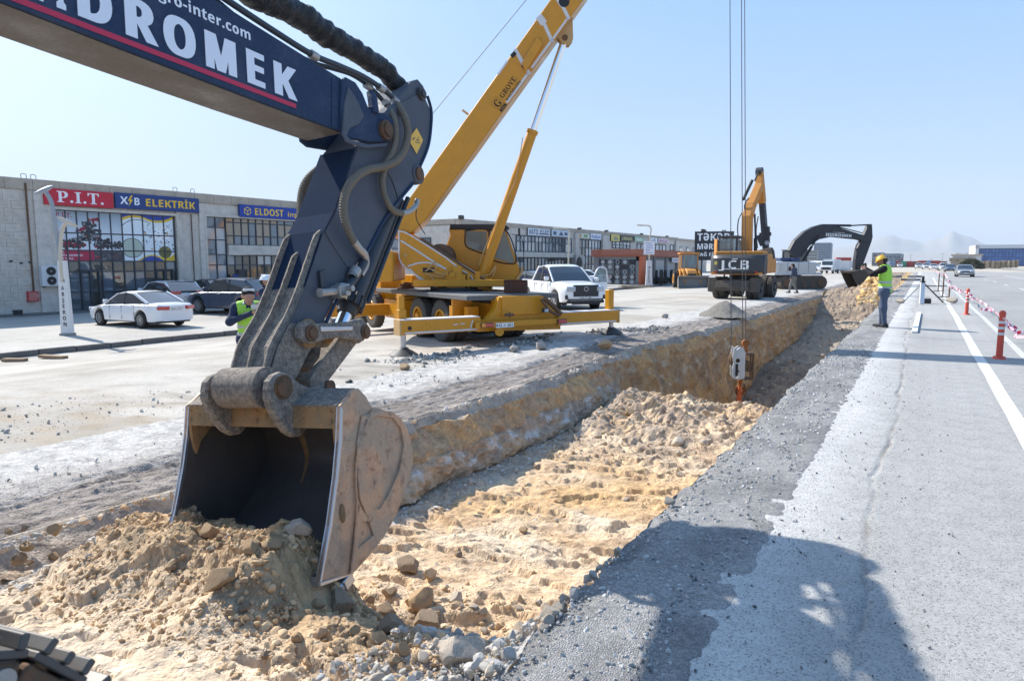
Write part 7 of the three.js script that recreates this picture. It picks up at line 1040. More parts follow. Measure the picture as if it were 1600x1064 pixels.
{ // backhoe loader facing along the bank with its front bucket down
  const d = 57, p0 = atDepth(1076, 450, d), p = V(p0.x, groundY(p0.x, -p0.z), p0.z), ax = axesOf(180 + 25, 0), t = thing('backhoe_loader', 'yellow backhoe loader with its wide grey front bucket resting on the ground', 'loader', p); orient(t, ax);
  for (const s of [-1, 1]) { truckWheel(t, 1.25, .48, s * .85, .48, .30, s, m.yel, false, m.rubber); truckWheel(t, -.95, .74, s * .95, .74, .42, s, m.yel, false, m.rubber); }
  part('chassis', [bx(3.4, .4, .9, .2, .8, 0)], m.darkSteel, t); part('bonnet', [plate([[.45, .9], [1.75, .8], [1.75, 1.2], [1.55, 1.45], [.45, 1.65]], -.42, .42, [], .06)], m.orangeYel, t); part('grille', bx(.04, .4, .6, 1.77, 1.0, 0), m.black, t);
  const cab = part('cab', [bx(1.5, .7, 1.5, -.45, 1.2, 0, 0, 0, 0, .05), ...[[.28, .68], [.28, -.68], [-1.15, .68], [-1.15, -.68], [-.5, .70], [-.5, -.70]].map(([x, z]) => rod(V(x, 1.5, z), V(x * .93, 2.78, z * .95), .05)), bx(1.7, .13, 1.6, -.45, 2.85, 0, 0, 0, 0, .05)], m.orangeYel, t); part('cab_window', [bx(.02, 1.15, 1.25, .27, 2.15, 0)], m.clearDark, cab); part('cab_window', [bx(1.35, 1.15, .02, -.45, 2.15, .68)], m.clearDark, cab); part('cab_window', bx(1.35, 1.15, .02, -.45, 2.15, -.68), m.clearDark, cab); part('beacon', cy(.07, .09, .14, -.9, 2.98, .4), m.lampAmber, cab);
  for (const s of [-1, 1]) part('loader_arm', [bar(V(.2, 1.55, s * .62), V(1.4, 1.35, s * .62), .12, .22), bar(V(1.4, 1.38, s * .62), V(2.25, .45, s * .62), .12, .2)], m.orangeYel, t);
  part('front_bucket', [plate([[2.15, .12], [2.9, .04], [2.92, .07], [2.25, .2], [2.2, .75], [2.55, 1.0], [2.5, 1.04], [2.1, .85]], -1.2, 1.2, [], .01), plate([[2.15, .12], [2.9, .05], [2.55, 1.0], [2.1, .85]], 1.16, 1.2, [], .005), plate([[2.15, .12], [2.9, .05], [2.55, 1.0], [2.1, .85]], -1.2, -1.16, [], .005)], m.bucketGrey, t);
  part('backhoe_arm', [bar(V(-1.5, 1.0, 0), V(-2.1, 2.6, 0), .24, .34), bar(V(-2.1, 2.6, 0), V(-2.5, 1.2, 0), .2, .28), bar(V(-2.5, 1.2, 0), V(-2.2, .8, 0), .6, .4)], m.orangeYel, t);
}
// ---------------------------------------------------------------- people: own axes x = their left, y up, z the way they face
function person(label, pos, turn, k, J, wear) {                     // J: joints; k: stature scale
  const o = thing('person', label, 'person', pos, turn); o.scale.setScalar(k);
  const B = (a, b, ra, rb, fl) => [...J[a], ...J[b], ra, rb, fl || 1];
  const legs = ['l', 'r'].flatMap(s => [B(s + 'hip', s + 'knee', .088, .062), B(s + 'knee', s + 'ankle', .058, .042)]);
  const torso = [B('pelvis', 'waist', .135, .125, .8), B('waist', 'chest', .125, .15, .72), B('lsho', 'rsho', .075, .075), B('chest', 'neck', .09, .06)];
  const arms = ['l', 'r'].flatMap(s => [B(s + 'sho', s + 'elb', .056, .044), B(s + 'elb', s + 'wri', .042, .031)]);
  const H = J.head, n = J.nose, f = V(n[0] - H[0], n[1] - H[1], n[2] - H[2]).normalize(), upH = V(...(J.crown)).sub(V(...H)).normalize(), lf = upH.clone().cross(f).normalize(), hp = (a, b, c) => V(...H).addScaledVector(lf, a).addScaledVector(upH, b).addScaledVector(f, c).toArray();
  const headB = [[...hp(0, .045, -.02), ...hp(0, .04, .01), .088, .088], [...hp(0, -.06, .045), ...hp(0, -.075, .055), .052, .045], [...hp(0, .0, .06), ...hp(0, -.03, .062), .055, .05], [...hp(0, -.02, .105), ...hp(0, .015, .095), .014, .009], [...hp(.085, -.01, -.01), ...hp(.088, .025, -.015), .012, .014], [...hp(-.085, -.01, -.01), ...hp(-.088, .025, -.015), .012, .014], [...hp(.035, .03, .085), ...hp(-.035, .03, .085), .012, .012], [...J.neck, ...hp(0, -.06, 0), .055, .055]];
  const hand = s => { const w = V(...J[s + 'wri']), e = V(...J[s + 'elb']), d = w.clone().sub(e).normalize(), side = d.clone().cross(V(0, 1, 0)).normalize().multiplyScalar(s === 'l' ? 1 : -1), palm = w.clone().addScaledVector(d, .075), nn = side.clone().cross(d).normalize(), out = [[...w.toArray(), ...palm.toArray(), .030, .034]]; for (let i = 0; i < 4; i++) { const b = palm.clone().addScaledVector(side, (i - 1.5) * .019).addScaledVector(d, .012), c = b.clone().addScaledVector(d, .030 + (i === 1 || i === 2 ? .006 : 0)).addScaledVector(nn, .012), e2 = c.clone().addScaledVector(d, .012).addScaledVector(nn, .026); out.push([...b.toArray(), ...c.toArray(), .0095, .009], [...c.toArray(), ...e2.toArray(), .009, .0075]); } const tb = w.clone().addScaledVector(d, .03).addScaledVector(side, -.022), tc = tb.clone().addScaledVector(d, .035).addScaledVector(side, -.022), td = tc.clone().addScaledVector(d, .022).addScaledVector(nn, .015); out.push([...tb.toArray(), ...tc.toArray(), .012, .010], [...tc.toArray(), ...td.toArray(), .010, .008]); return out; };
  const skin = merge([blob([...torso, ...legs, ...arms], .024, .02, -.012), blob(headB, .011, .012), blob(hand('l'), .0065, .006), blob(hand('r'), .0065, .006)]);
  part('body', skin, wear.skin || m.skin, o);
  part('sweater', blob([...torso.slice(0, 3), ...arms, [...J.chest, ...J.neck, .10, .072]], .021, .024, .012), wear.top, o);
  part('trousers', blob([...legs, B('pelvis', 'pelvis', .14, .14, .85), B('lhip', 'rhip', .105, .105)], .02, .025, .014), wear.legs, o);
  if (wear.vest) {
    const vy0 = J.pelvis[1] - .09, vest = blob([...torso.slice(0, 2), [...J.chest, ...J.chest.map((q, i) => q + (i === 1 ? .07 : 0)), .16, .13, .75], B('pelvis', 'waist', .15, .135, .8), [J.lsho[0] * .62, J.lsho[1] + .0, J.lsho[2], J.rsho[0] * .62, J.rsho[1], J.rsho[2], .085, .085]], .019, .03, .034, (x, y, z) => Math.max(vy0 - y, -(0))); part('safety_vest', vest, m.hivis, o);
    const band = y => { const c = lerp(0, 1, cl((y - J.pelvis[1]) / (J.chest[1] - J.pelvis[1]))), cx = lerp(J.pelvis[0], J.chest[0], c), cz = lerp(J.pelvis[2], J.chest[2], c); return blob([...torso.slice(0, 2), B('pelvis', 'waist', .15, .135, .8)], .017, .03, .039, (x, yy, z) => Math.abs(yy - y) - .026); };
    part('reflective_band', band(lerp(J.pelvis[1], J.chest[1], .12)), m.band, o); part('reflective_band', band(lerp(J.pelvis[1], J.chest[1], .50)), m.band, o);
  }
  for (const s of ['l', 'r']) { const a = J[s + 'ankle'], t = J[s + 'toe'] || [a[0] * 1.15, .035, a[2] + .17]; part('boot', blob([[a[0], .05, a[2] - .03, a[0], a[1] + .02, a[2], .052, .05], [a[0], .04, a[2] - .04, ...t, .046, .036]], .014, .015, .004, (x, y) => .0 - y), m.black, o); }
  if (wear.hair) part('hair', blob([[...hp(0, .06, -.035), ...hp(0, .03, -.05), .088, .085], ...(wear.beard ? [[...hp(.05, -.07, .04), ...hp(-.05, -.07, .04), .035, .035], [...hp(0, -.09, .07), ...hp(0, -.10, .06), .035, .03]] : [])], .013, .015), m.hair, o);
  if (wear.cap) { const c = part('beanie', blob([[...hp(0, .075, -.018), ...hp(0, .06, .0), .098, .10]], .012, .015, 0, (x, y, z) => { const q = V(x, y, z).sub(V(...H)); return .052 - q.dot(upH) - .15 * q.dot(f); }), m.cordBlack, o); const v = part('goggles', blob([[...hp(.07, .125, .065), ...hp(-.07, .125, .065), .022, .022]], .01, .01), m.whitePaint, o); }
  if (wear.helmet) {
    const pts = []; for (let i = 0; i <= 12; i++) { const a = i / 12 * Math.PI / 2; pts.push(new THREE.Vector2(.128 * Math.cos(a), .118 * Math.sin(a))); } pts[pts.length - 1].x = 0; const g = [boxUV(new THREE.LatheGeometry(pts, 32)), boxUV(new THREE.CylinderGeometry(.150, .152, .010, 32).translate(0, .002, .012)), boxUV(new THREE.SphereGeometry(.1, 20, 8, 0, Math.PI).scale(.95, .06, .72).rotateX(0).translate(0, .0, .10)), bx(.045, .025, .2, 0, .11, 0, 0, 0, 0, .012), bx(.018, .02, .19, .05, .10, 0, 0, 0, -.4, .008), bx(.018, .02, .19, -.05, .10, 0, 0, 0, .4, .008)];
    const h = part('helmet', g, wear.helmet, o); h.position.set(...hp(0, .062, .0)); h.quaternion.setFromRotationMatrix(new THREE.Matrix4().makeBasis(lf, upH, f));
  }
  if (!wear.plainFace) { part('eyes', [.034, -.034].map(x => boxUV(new THREE.SphereGeometry(.011, 10, 8).translate(...hp(x, .018, .096)))), m.hair, o); part('mouth', rod(V(...hp(.024, -.058, .106)), V(...hp(-.024, -.058, .106)), .006), m.lip, o); }
  o.userData.hp = undefined; delete o.userData.hp; return [o, hp];
}
const stand = { pelvis: [0, .96, 0], waist: [0, 1.10, 0], chest: [0, 1.32, .0], neck: [0, 1.53, .01], lhip: [.10, .92, 0], rhip: [-.10, .92, 0], lknee: [.11, .51, .02], rknee: [-.11, .51, .02], lankle: [.12, .09, 0], rankle: [-.12, .09, 0], lsho: [.19, 1.46, 0], rsho: [-.19, 1.46, 0], head: [0, 1.65, .03], nose: [0, 1.64, .13], crown: [0, 1.78, .03], lelb: [.25, 1.18, -.02], relb: [-.25, 1.18, -.02], lwri: [.26, .93, .06], rwri: [-.26, .93, .06] };
{ // banksman at the edge of the trench, head bent, both hands raised in front of him
  const p = onY(1380, 511.5, 0); p.y = .0;
  const [o] = person('person in yellow helmet, lime vest and jeans standing at the trench edge with hands raised', p, -1.72, 1.02, { ...stand, lankle: [.09, .09, -.05], rankle: [-.12, .09, .06], lknee: [.10, .50, -.01], rknee: [-.11, .51, .06], neck: [0, 1.53, .05], head: [0, 1.635, .10], nose: [0, 1.59, .19], crown: [0, 1.76, .15], chest: [0, 1.32, .01], lsho: [.185, 1.47, .03], rsho: [-.185, 1.47, .03], lelb: [.20, 1.34, .27], relb: [-.18, 1.33, .27], lwri: [.09, 1.45, .45], rwri: [-.06, 1.47, .46] }, { top: m.cordBlack, legs: m.jeans, vest: true, helmet: m.helmetYel, hair: true, beard: true });
  part('phone', bx(.075, .15, .010, .01, 1.55, .55, -.3, 0, 0, .003), m.black, o);
}
{ // worker photographing from behind the arm
  const p0 = atDepth(388, 470, 10.0), p = V(p0.x, groundY(p0.x, -p0.z) - .02, p0.z);
  const [o] = person('person in black beanie, navy jacket and lime vest holding a phone, beside the excavator arm', p, .85, .90, { ...stand, pelvis: [0, .88, -.06], waist: [0, 1.02, -.04], chest: [0, 1.23, .02], neck: [0, 1.42, .07], lhip: [.10, .84, -.06], rhip: [-.10, .84, -.06], lknee: [.13, .47, .10], rknee: [-.13, .47, .10], lsho: [.19, 1.35, .04], rsho: [-.19, 1.36, .04], head: [.0, 1.525, .11], nose: [.03, 1.52, .21], crown: [0, 1.655, .11], lelb: [.30, 1.16, .16], relb: [-.29, 1.14, .14], lwri: [.20, 1.33, .30], rwri: [.06, 1.29, .32] }, { top: m.navyCloth, legs: m.navyCloth, vest: true, cap: true });
  part('phone', bx(.15, .075, .012, .13, 1.39, .38, 0, 0, 0, .004), m.whiteSteel, o); part('collar', blob([[-.06, 1.40, .09, .06, 1.40, .09, .06, .06]], .015, .02), m.band, o);
}
{ const p0 = atDepth(414, 470, 13.2), p = V(p0.x, groundY(p0.x, -p0.z), p0.z);
  person('person in a white helmet standing mostly hidden behind the excavator arm', p, 2.2, .89, { ...stand, lelb: [.26, 1.2, .05], relb: [-.26, 1.2, .05], lwri: [.2, 1.0, .2], rwri: [-.2, 1.0, .2] }, { top: m.navyCloth, legs: m.navyCloth, helmet: m.helmetWhite, hair: true }); }
{ const p0 = atDepth(1240, 457, 42.4), p = V(p0.x, groundY(p0.x, -p0.z), p0.z);
  person('person in dark jacket and grey trousers walking beside the tracked excavator', p, -1.9, 1.0, { ...stand, lankle: [.09, .09, .22], rankle: [-.09, .10, -.20], lknee: [.1, .5, .14], rknee: [-.1, .5, .0], chest: [0, 1.32, .04], head: [0, 1.64, .1], nose: [0, 1.62, .2], crown: [0, 1.77, .12] }, { top: m.greyNavy, legs: m.greyTrousers, hair: true, cap: true, plainFace: true }); }
// ---------------------------------------------------------------- lamps, pylons, posts, tape, far things
function streetLamp(label, base, h, pyl, armList, opt = {}) {
  const t = thing('street_lamp', label, 'street lamp', base, opt.turn || 0, opt.group);
  const w = pyl.w, H = pyl.h; const ring = (y, k, d) => [V(-w * k / 2, y, d * k), V(w * k / 2, y, d * k), V(w * k / 2, y, -d * k), V(-w * k / 2, y, -d * k)];
  part('pylon', boxUV(toCreasedNormals(loft([ring(0, 1, .11), ring(H, .72, .11)]), .2)), m.whitePaint, t);
  part('pylon_base', bx(w * 1.15, .08, .34, 0, .04, 0), m.concrete, t);
  if (pyl.text) { const P = part('lettering', quad(V(-w * .45, .25, .118), V(w * .45, .25, .118), V(w * .36, H - .45, .093), V(-w * .36, H - .45, .093)), canvasMat(96, 512, (g, W, Hh) => { g.clearRect(0, 0, W, Hh); g.fillStyle = '#3a3134'; const s = 'ABŞERON'; [...s].forEach((c, i) => { g.save(); g.font = 'bold 52px sans-serif'; g.textAlign = 'center'; g.fillText(c, W / 2, 150 + i * 57); g.restore(); }); g.beginPath(); g.moveTo(W * .3, 70); g.quadraticCurveTo(W * .45, 30, W * .55, 12); g.lineTo(W * .62, 40); g.quadraticCurveTo(W * .8, 50, W * .85, 80); g.quadraticCurveTo(W * .6, 55, W * .3, 70); g.fill(); }, { cut: true }), t); }
  armList.forEach(a => { part('pole', tube(a.path.map(p => V(...p)), a.r || .045, 40, 10), a.mat || m.poleGrey, t); const e = a.path[a.path.length - 1], c = part('lamp_head', boxUV(new THREE.SphereGeometry(1, 20, 12).scale(.11, .07, .34)), a.mat || m.poleGrey, t); c.position.set(...e); c.rotation.set(a.tilt || .5, a.yaw || 0, 0, 'YXZ'); part('lamp_glass', boxUV(new THREE.SphereGeometry(1, 16, 8).scale(.085, .03, .24).translate(0, -.055, .02)), m.lampWhite, c); });
  return t;
}
{
  const b = atDepth(105, 523, 23.4); b.y = groundY(b.x, -b.z) + .13; const d = 23.4 / FPX, k = (px, py, z = 0) => [(px - 105) * d * 1.0, (523 - py) * d, z];
  streetLamp('street lamp with two heads rising from a white pylon lettered down its face', b, 5, { w: .34, h: 116 * d, text: true }, [{ path: [k(103, 440, -.05), k(101, 407, -.05), k(97, 350, -.05), k(93, 315, -.05), k(86, 300, .0)], tilt: .5, yaw: -.75, r: .07 }, { path: [k(105, 440, .06), k(104, 407, .06), k(106, 380, .06), k(111, 358, .08), k(119, 348, .1)], tilt: -.5, yaw: -1.1, r: .06, mat: m.poleBeige }], { turn: .62 });
}
for (const [px, py, dd, lab, boards] of [[888, 446, 54, 'white pylon with a thin lamp behind the cab of the crane, before the shop windows', 0], [1014, 446, 62, 'white pylon and lamp post with printed boards, beside the tyre shop', 1]]) {
  const b = atDepth(px, py, dd); b.y = groundY(b.x, -b.z) + (b.x < -21.3 ? .13 : 0); const d = dd / FPX, H = 39 * d, top = (py - 355) * d; const t = streetLamp(lab, b, top, { w: .62, h: H, text: true }, [{ path: [[0, H * .6, 0], [0, top * .8, 0], [.02, top, 0], [-.9, top + .15, 0]], tilt: .1, yaw: 1.57, r: .06, mat: m.poleBeige }], { turn: .5 });
  if (boards) { part('advert_board', [bx(.95, .62, .06, -.05, 64 * d, .1), bx(.95, .55, .06, -.05, 53 * d, .1)], m.whitePaint, t); const A = canvasMat(128, 160, (g, w, h) => { g.fillStyle = '#e9e8ee'; g.fillRect(0, 0, w, h); g.fillStyle = '#4d4f8a'; for (let i = 0; i < 5; i++) fitText(g, ['kirayə', 'satılır', 'ofis', '050 ...', 'anbar'][i], w * .12, h * (.06 + i * .19), w * .76, h * .11); }); part('print', panelQuad(.9, 1.1, -.05, 58.5 * d, .135), A, t); }
}
{ // loose planks and stones on the kerb
  for (const [l, px, py, L, t] of [['short weathered plank lying on the old carriageway before the kerb', 82, 560, .9, .2], ['dark plank end lying on the kerb at the picture edge', 22, 565, .6, .5]]) { const p = onGround(px, py); soloThing('plank', l, 'plank', bx(L, .08, .2, 0, .05, 0, 0, 0, 0, .01), m.wood, p, t); }
  const p = onGround(992, 452), t = thing('plank_stack', 'few weathered boards stacked on the kerb in front of the tyre shop', 'boards', p, .5); for (let i = 0; i < 3; i++) { const b = part('board', bx(2.6, .06, .22, 0, 0, 0, 0, 0, 0, .008), m.woodPale, t); b.position.set(rr(-.2, .2), .18 + i * .065, rr(-.08, .08)); b.rotation.y = rr(-.06, .06); }
}
// delineator posts and the barrier tape strung along them
{
  const post = (label, pos) => { const t = thing('delineator_post', label, 'bollard', pos, 0, 'red and white delineator posts'); part('base', [cy(.085, .11, .05, 0, .025, 0, 0, 0, 0, 24)], m.postRed, t); part('tube', [cy(.045, .052, .70, 0, .40, 0, 0, 0, 0, 24)], m.postRed, t); for (const y of [.44, .54, .64]) part('white_ring', cy(.049, .0495, .045, 0, y, 0, 0, 0, 0, 24), m.whitePaint, t); part('cap', [cy(.05, .052, .05, 0, .775, 0, 0, 0, 0, 24), boxUV(new THREE.SphereGeometry(.05, 16, 8, 0, 6.3, 0, 1.6).translate(0, .795, 0))], m.postRed, t); return t; };
  const A = onY(1562, 561, 0), Bp = onY(1511, 492, 0); const a = post('red and white bendy post standing nearest, tape knotted round its neck', A); post('red and white bendy post, second along, standing between the two white lines', Bp);
  const stands = [[1485, 446, 30.5, .40], [1475, 446, 33, .95], [1468, 438, 40, .85]]; const labs = ['short steel stand with a flat foot, tape wound thickly round it', 'tall thin steel stand with a flat foot, behind the tripod', 'thin steel stand farthest along the tape'];
  const tops = []; stands.forEach(([px, py, d, h], i) => { const p = atDepth(px, py, d); p.y = .005; const t = thing('steel_stand', labs[i], 'stand', p); part('post', rod(V(0, .03, 0), V(0, h + .2, 0), .03), m.rustPin, t); part('foot', [bx(.5, .03, .12, 0, .02, 0), bx(.12, .03, .5, 0, .02, 0)], m.darkSteel, t); tops.push(p.clone().setY(h + .15)); });
  // tape: a twisting printed ribbon
  const tapeMat = canvasMat(512, 32, (g, w, h) => { for (let i = 0; i < 16; i++) { g.fillStyle = i % 2 ? '#f3eff0' : '#e0476c'; g.beginPath(); g.moveTo(i * 32, 0); g.lineTo(i * 32 + 32, 0); g.lineTo(i * 32 + 20, h); g.lineTo(i * 32 - 12, h); g.fill(); } }, { roughness: .5 }); tapeMat.map.wrapS = THREE.RepeatWrapping;
  const ribbon = (pts, w, tw, seg, seed, flap = .25) => { const c = pathOf(pts), L = c.getLength(), pos = [], uv = [], idx = []; for (let i = 0; i <= seg; i++) { const t = i / seg, p = c.getPointAt(t), an = tw * (vn(t * L * 2.2, seed) + .6 * vn(t * L * 6, seed + 3)), tg = c.getTangentAt(t), s = V(0, 1, 0).cross(tg).normalize(), u = V(0, 1, 0).multiplyScalar(Math.cos(an)).addScaledVector(s, Math.sin(an)).multiplyScalar(w / 2), j = V(.5 * vn(t * L * 3, seed + 8), vn(t * L * 3.3, seed + 9), .5 * vn(t * L * 3, seed + 11)).multiplyScalar(flap * w * 3.2 * Math.sin(Math.PI * t)); pos.push(...p.clone().add(j).add(u).toArray(), ...p.clone().add(j).sub(u).toArray()); uv.push(t * L / .8, 1, t * L / .8, 0); if (i) { const k = i * 2; idx.push(k - 2, k - 1, k, k, k - 1, k + 1); } } const g = new THREE.BufferGeometry(); g.setAttribute('position', new THREE.Float32BufferAttribute(pos, 3)); g.setAttribute('uv', new THREE.Float32BufferAttribute(uv, 2)); g.setIndex(idx); g.computeVertexNormals(); return g.toNonIndexed(); };
  const At = A.clone().setY(.70), Bt = Bp.clone().setY(.72), W = (px, py, d) => atDepth(px, py, d), off = V(.15, 0, .4);
  const segs = [[[At, W(1572, 499, 11.5), W(1585, 518, 10.8), W(1598, 528, 10), W(1640, 540, 8.5)], 'barrier tape trailing from the nearest bendy post out of the picture'], [[Bt, W(1520, 466, 19.5), W(1532, 471, 17), W(1545, 480, 14.5), W(1556, 487, 12.7), At], 'barrier tape strung between the two red and white bendy posts'], [[tops[0], W(1492, 447, 28), W(1500, 455, 25.5), Bt], 'barrier tape between the short steel stand and the second bendy post'], [[tops[2], W(1472, 428, 37), tops[1], W(1480, 432, 32), tops[0]], 'barrier tape hanging between the thin steel stands'], [[W(1452, 416, 90), W(1458, 420, 65), tops[2]], 'barrier tape running off towards the queue of cars']];
  segs.forEach(([pts, lab], i) => { const g = [ribbon(pts, .045, 1.5, 150, i * 20 + 2, .3)]; const o = new THREE.Mesh(mergeGeometries(g), tapeMat); o.name = numbered('barrier_tape'); o.castShadow = true; scene.add(o); tag(o, lab, 'barrier tape', 'red and white barrier tape'); });
  const streamers = (p, n, seed, dir) => { const out = []; SEED = seed; for (let i = 0; i < n; i++) { const L = rr(.12, .34), d = V(dir + rr(-.15, .3), rr(-.5, .25), rr(-.2, .3)); out.push(ribbon([p.clone(), p.clone().addScaledVector(d, L * .5), p.clone()  .addScaledVector(d, L).add(V(0, -.05, 0))], .05, 1.2, 20, seed + i)); } return mergeGeometries(out); };
  for (const [p, n, s, lab] of [[A.clone().setY(.62), 4, 5, 'knot of fluttering tape ends on the nearest bendy post'], [Bp.clone().setY(.66), 4, 9, 'knot of fluttering tape ends on the second bendy post'], [tops[0].clone(), 6, 13, 'thick bunch of tape ends on the short steel stand'], [tops[0].clone().lerp(Bt, .5), 4, 23, 'tape ends fluttering halfway between the short stand and the second bendy post'], [Bt.clone().lerp(At, .55).setY(.56), 4, 29, 'tape ends fluttering halfway between the two bendy posts'], [W(1590, 520, 10.5), 4, 33, 'tape ends fluttering beyond the nearest bendy post'], [tops[1].clone().lerp(tops[0], .5), 4, 39, 'tape ends between the tall and the short steel stands']]) { const o = new THREE.Mesh(streamers(p, n, s, .8), tapeMat); o.name = numbered('tape_streamer'); o.castShadow = true; scene.add(o); tag(o, lab, 'tape'); }
  const bar0 = W(1446, 447, 30), bar1 = W(1480, 447, 31); soloThing('steel_rod', 'thin dark rod lying level between the tripod and the steel stands', 'rod', rod(bar0, bar1, .022), m.darkSteel);
}
// survey tripod held down with stones
{
  const d = 27.6, P = (px, py, dz = 0) => atDepth(px, py, d + dz), base = P(1441, 475); base.y = 0; const t = thing('survey_tripod', 'white survey tripod with splayed legs standing on the asphalt', 'tripod', base); const L = v => v.clone().sub(base), head = L(P(1443, 441));
  part('leg', [bar(head, L(P(1441, 474, -.4)).setY(.03), .17, .06, V(1, 0, -.5), .01)], m.whitePaint, t); part('leg', [bar(head, L(P(1412, 470, .5)).setY(.03), .05, .05)], m.whiteSteel, t); part('leg', [bar(head, L(P(1475, 469, .6)).setY(.03), .05, .05)], m.black, t); part('tripod_head', [cy(.09, .09, .06, head.x, head.y + .02, head.z), bx(.1, .12, .1, head.x, head.y + .11, head.z), cy(.045, .045, .1, head.x, head.y + .2, head.z)], m.black, t); part('spreader', [bar(head.clone().lerp(L(P(1412, 470, .5)), .35), head.clone().lerp(L(P(1441, 474)), .35), .025, .02), bar(head.clone().lerp(L(P(1475, 469, .6)), .35), head.clone().lerp(L(P(1441, 474)), .35), .025, .02)], m.whiteSteel, t);
  const q = P(1450, 473, .3); soloThing('instrument_case', 'small black case standing behind the middle tripod leg', 'case', [bx(.26, .2, .3, 0, .11, 0, 0, 0, 0, .03), tube([V(-.06, .21, 0), V(-.05, .25, 0), V(.05, .25, 0), V(.06, .21, 0)], .01, 12, 6)], m.black, q.setY(0));
  const b0 = onY(1430, 519, .03), b1 = onY(1437, 489, .03); soloThing('white_board', 'white painted plank lying lengthwise on the asphalt', 'plank', bar(b0, b1, .12, .05, V(1, 0, 0), .008), m.whitePaint);
}
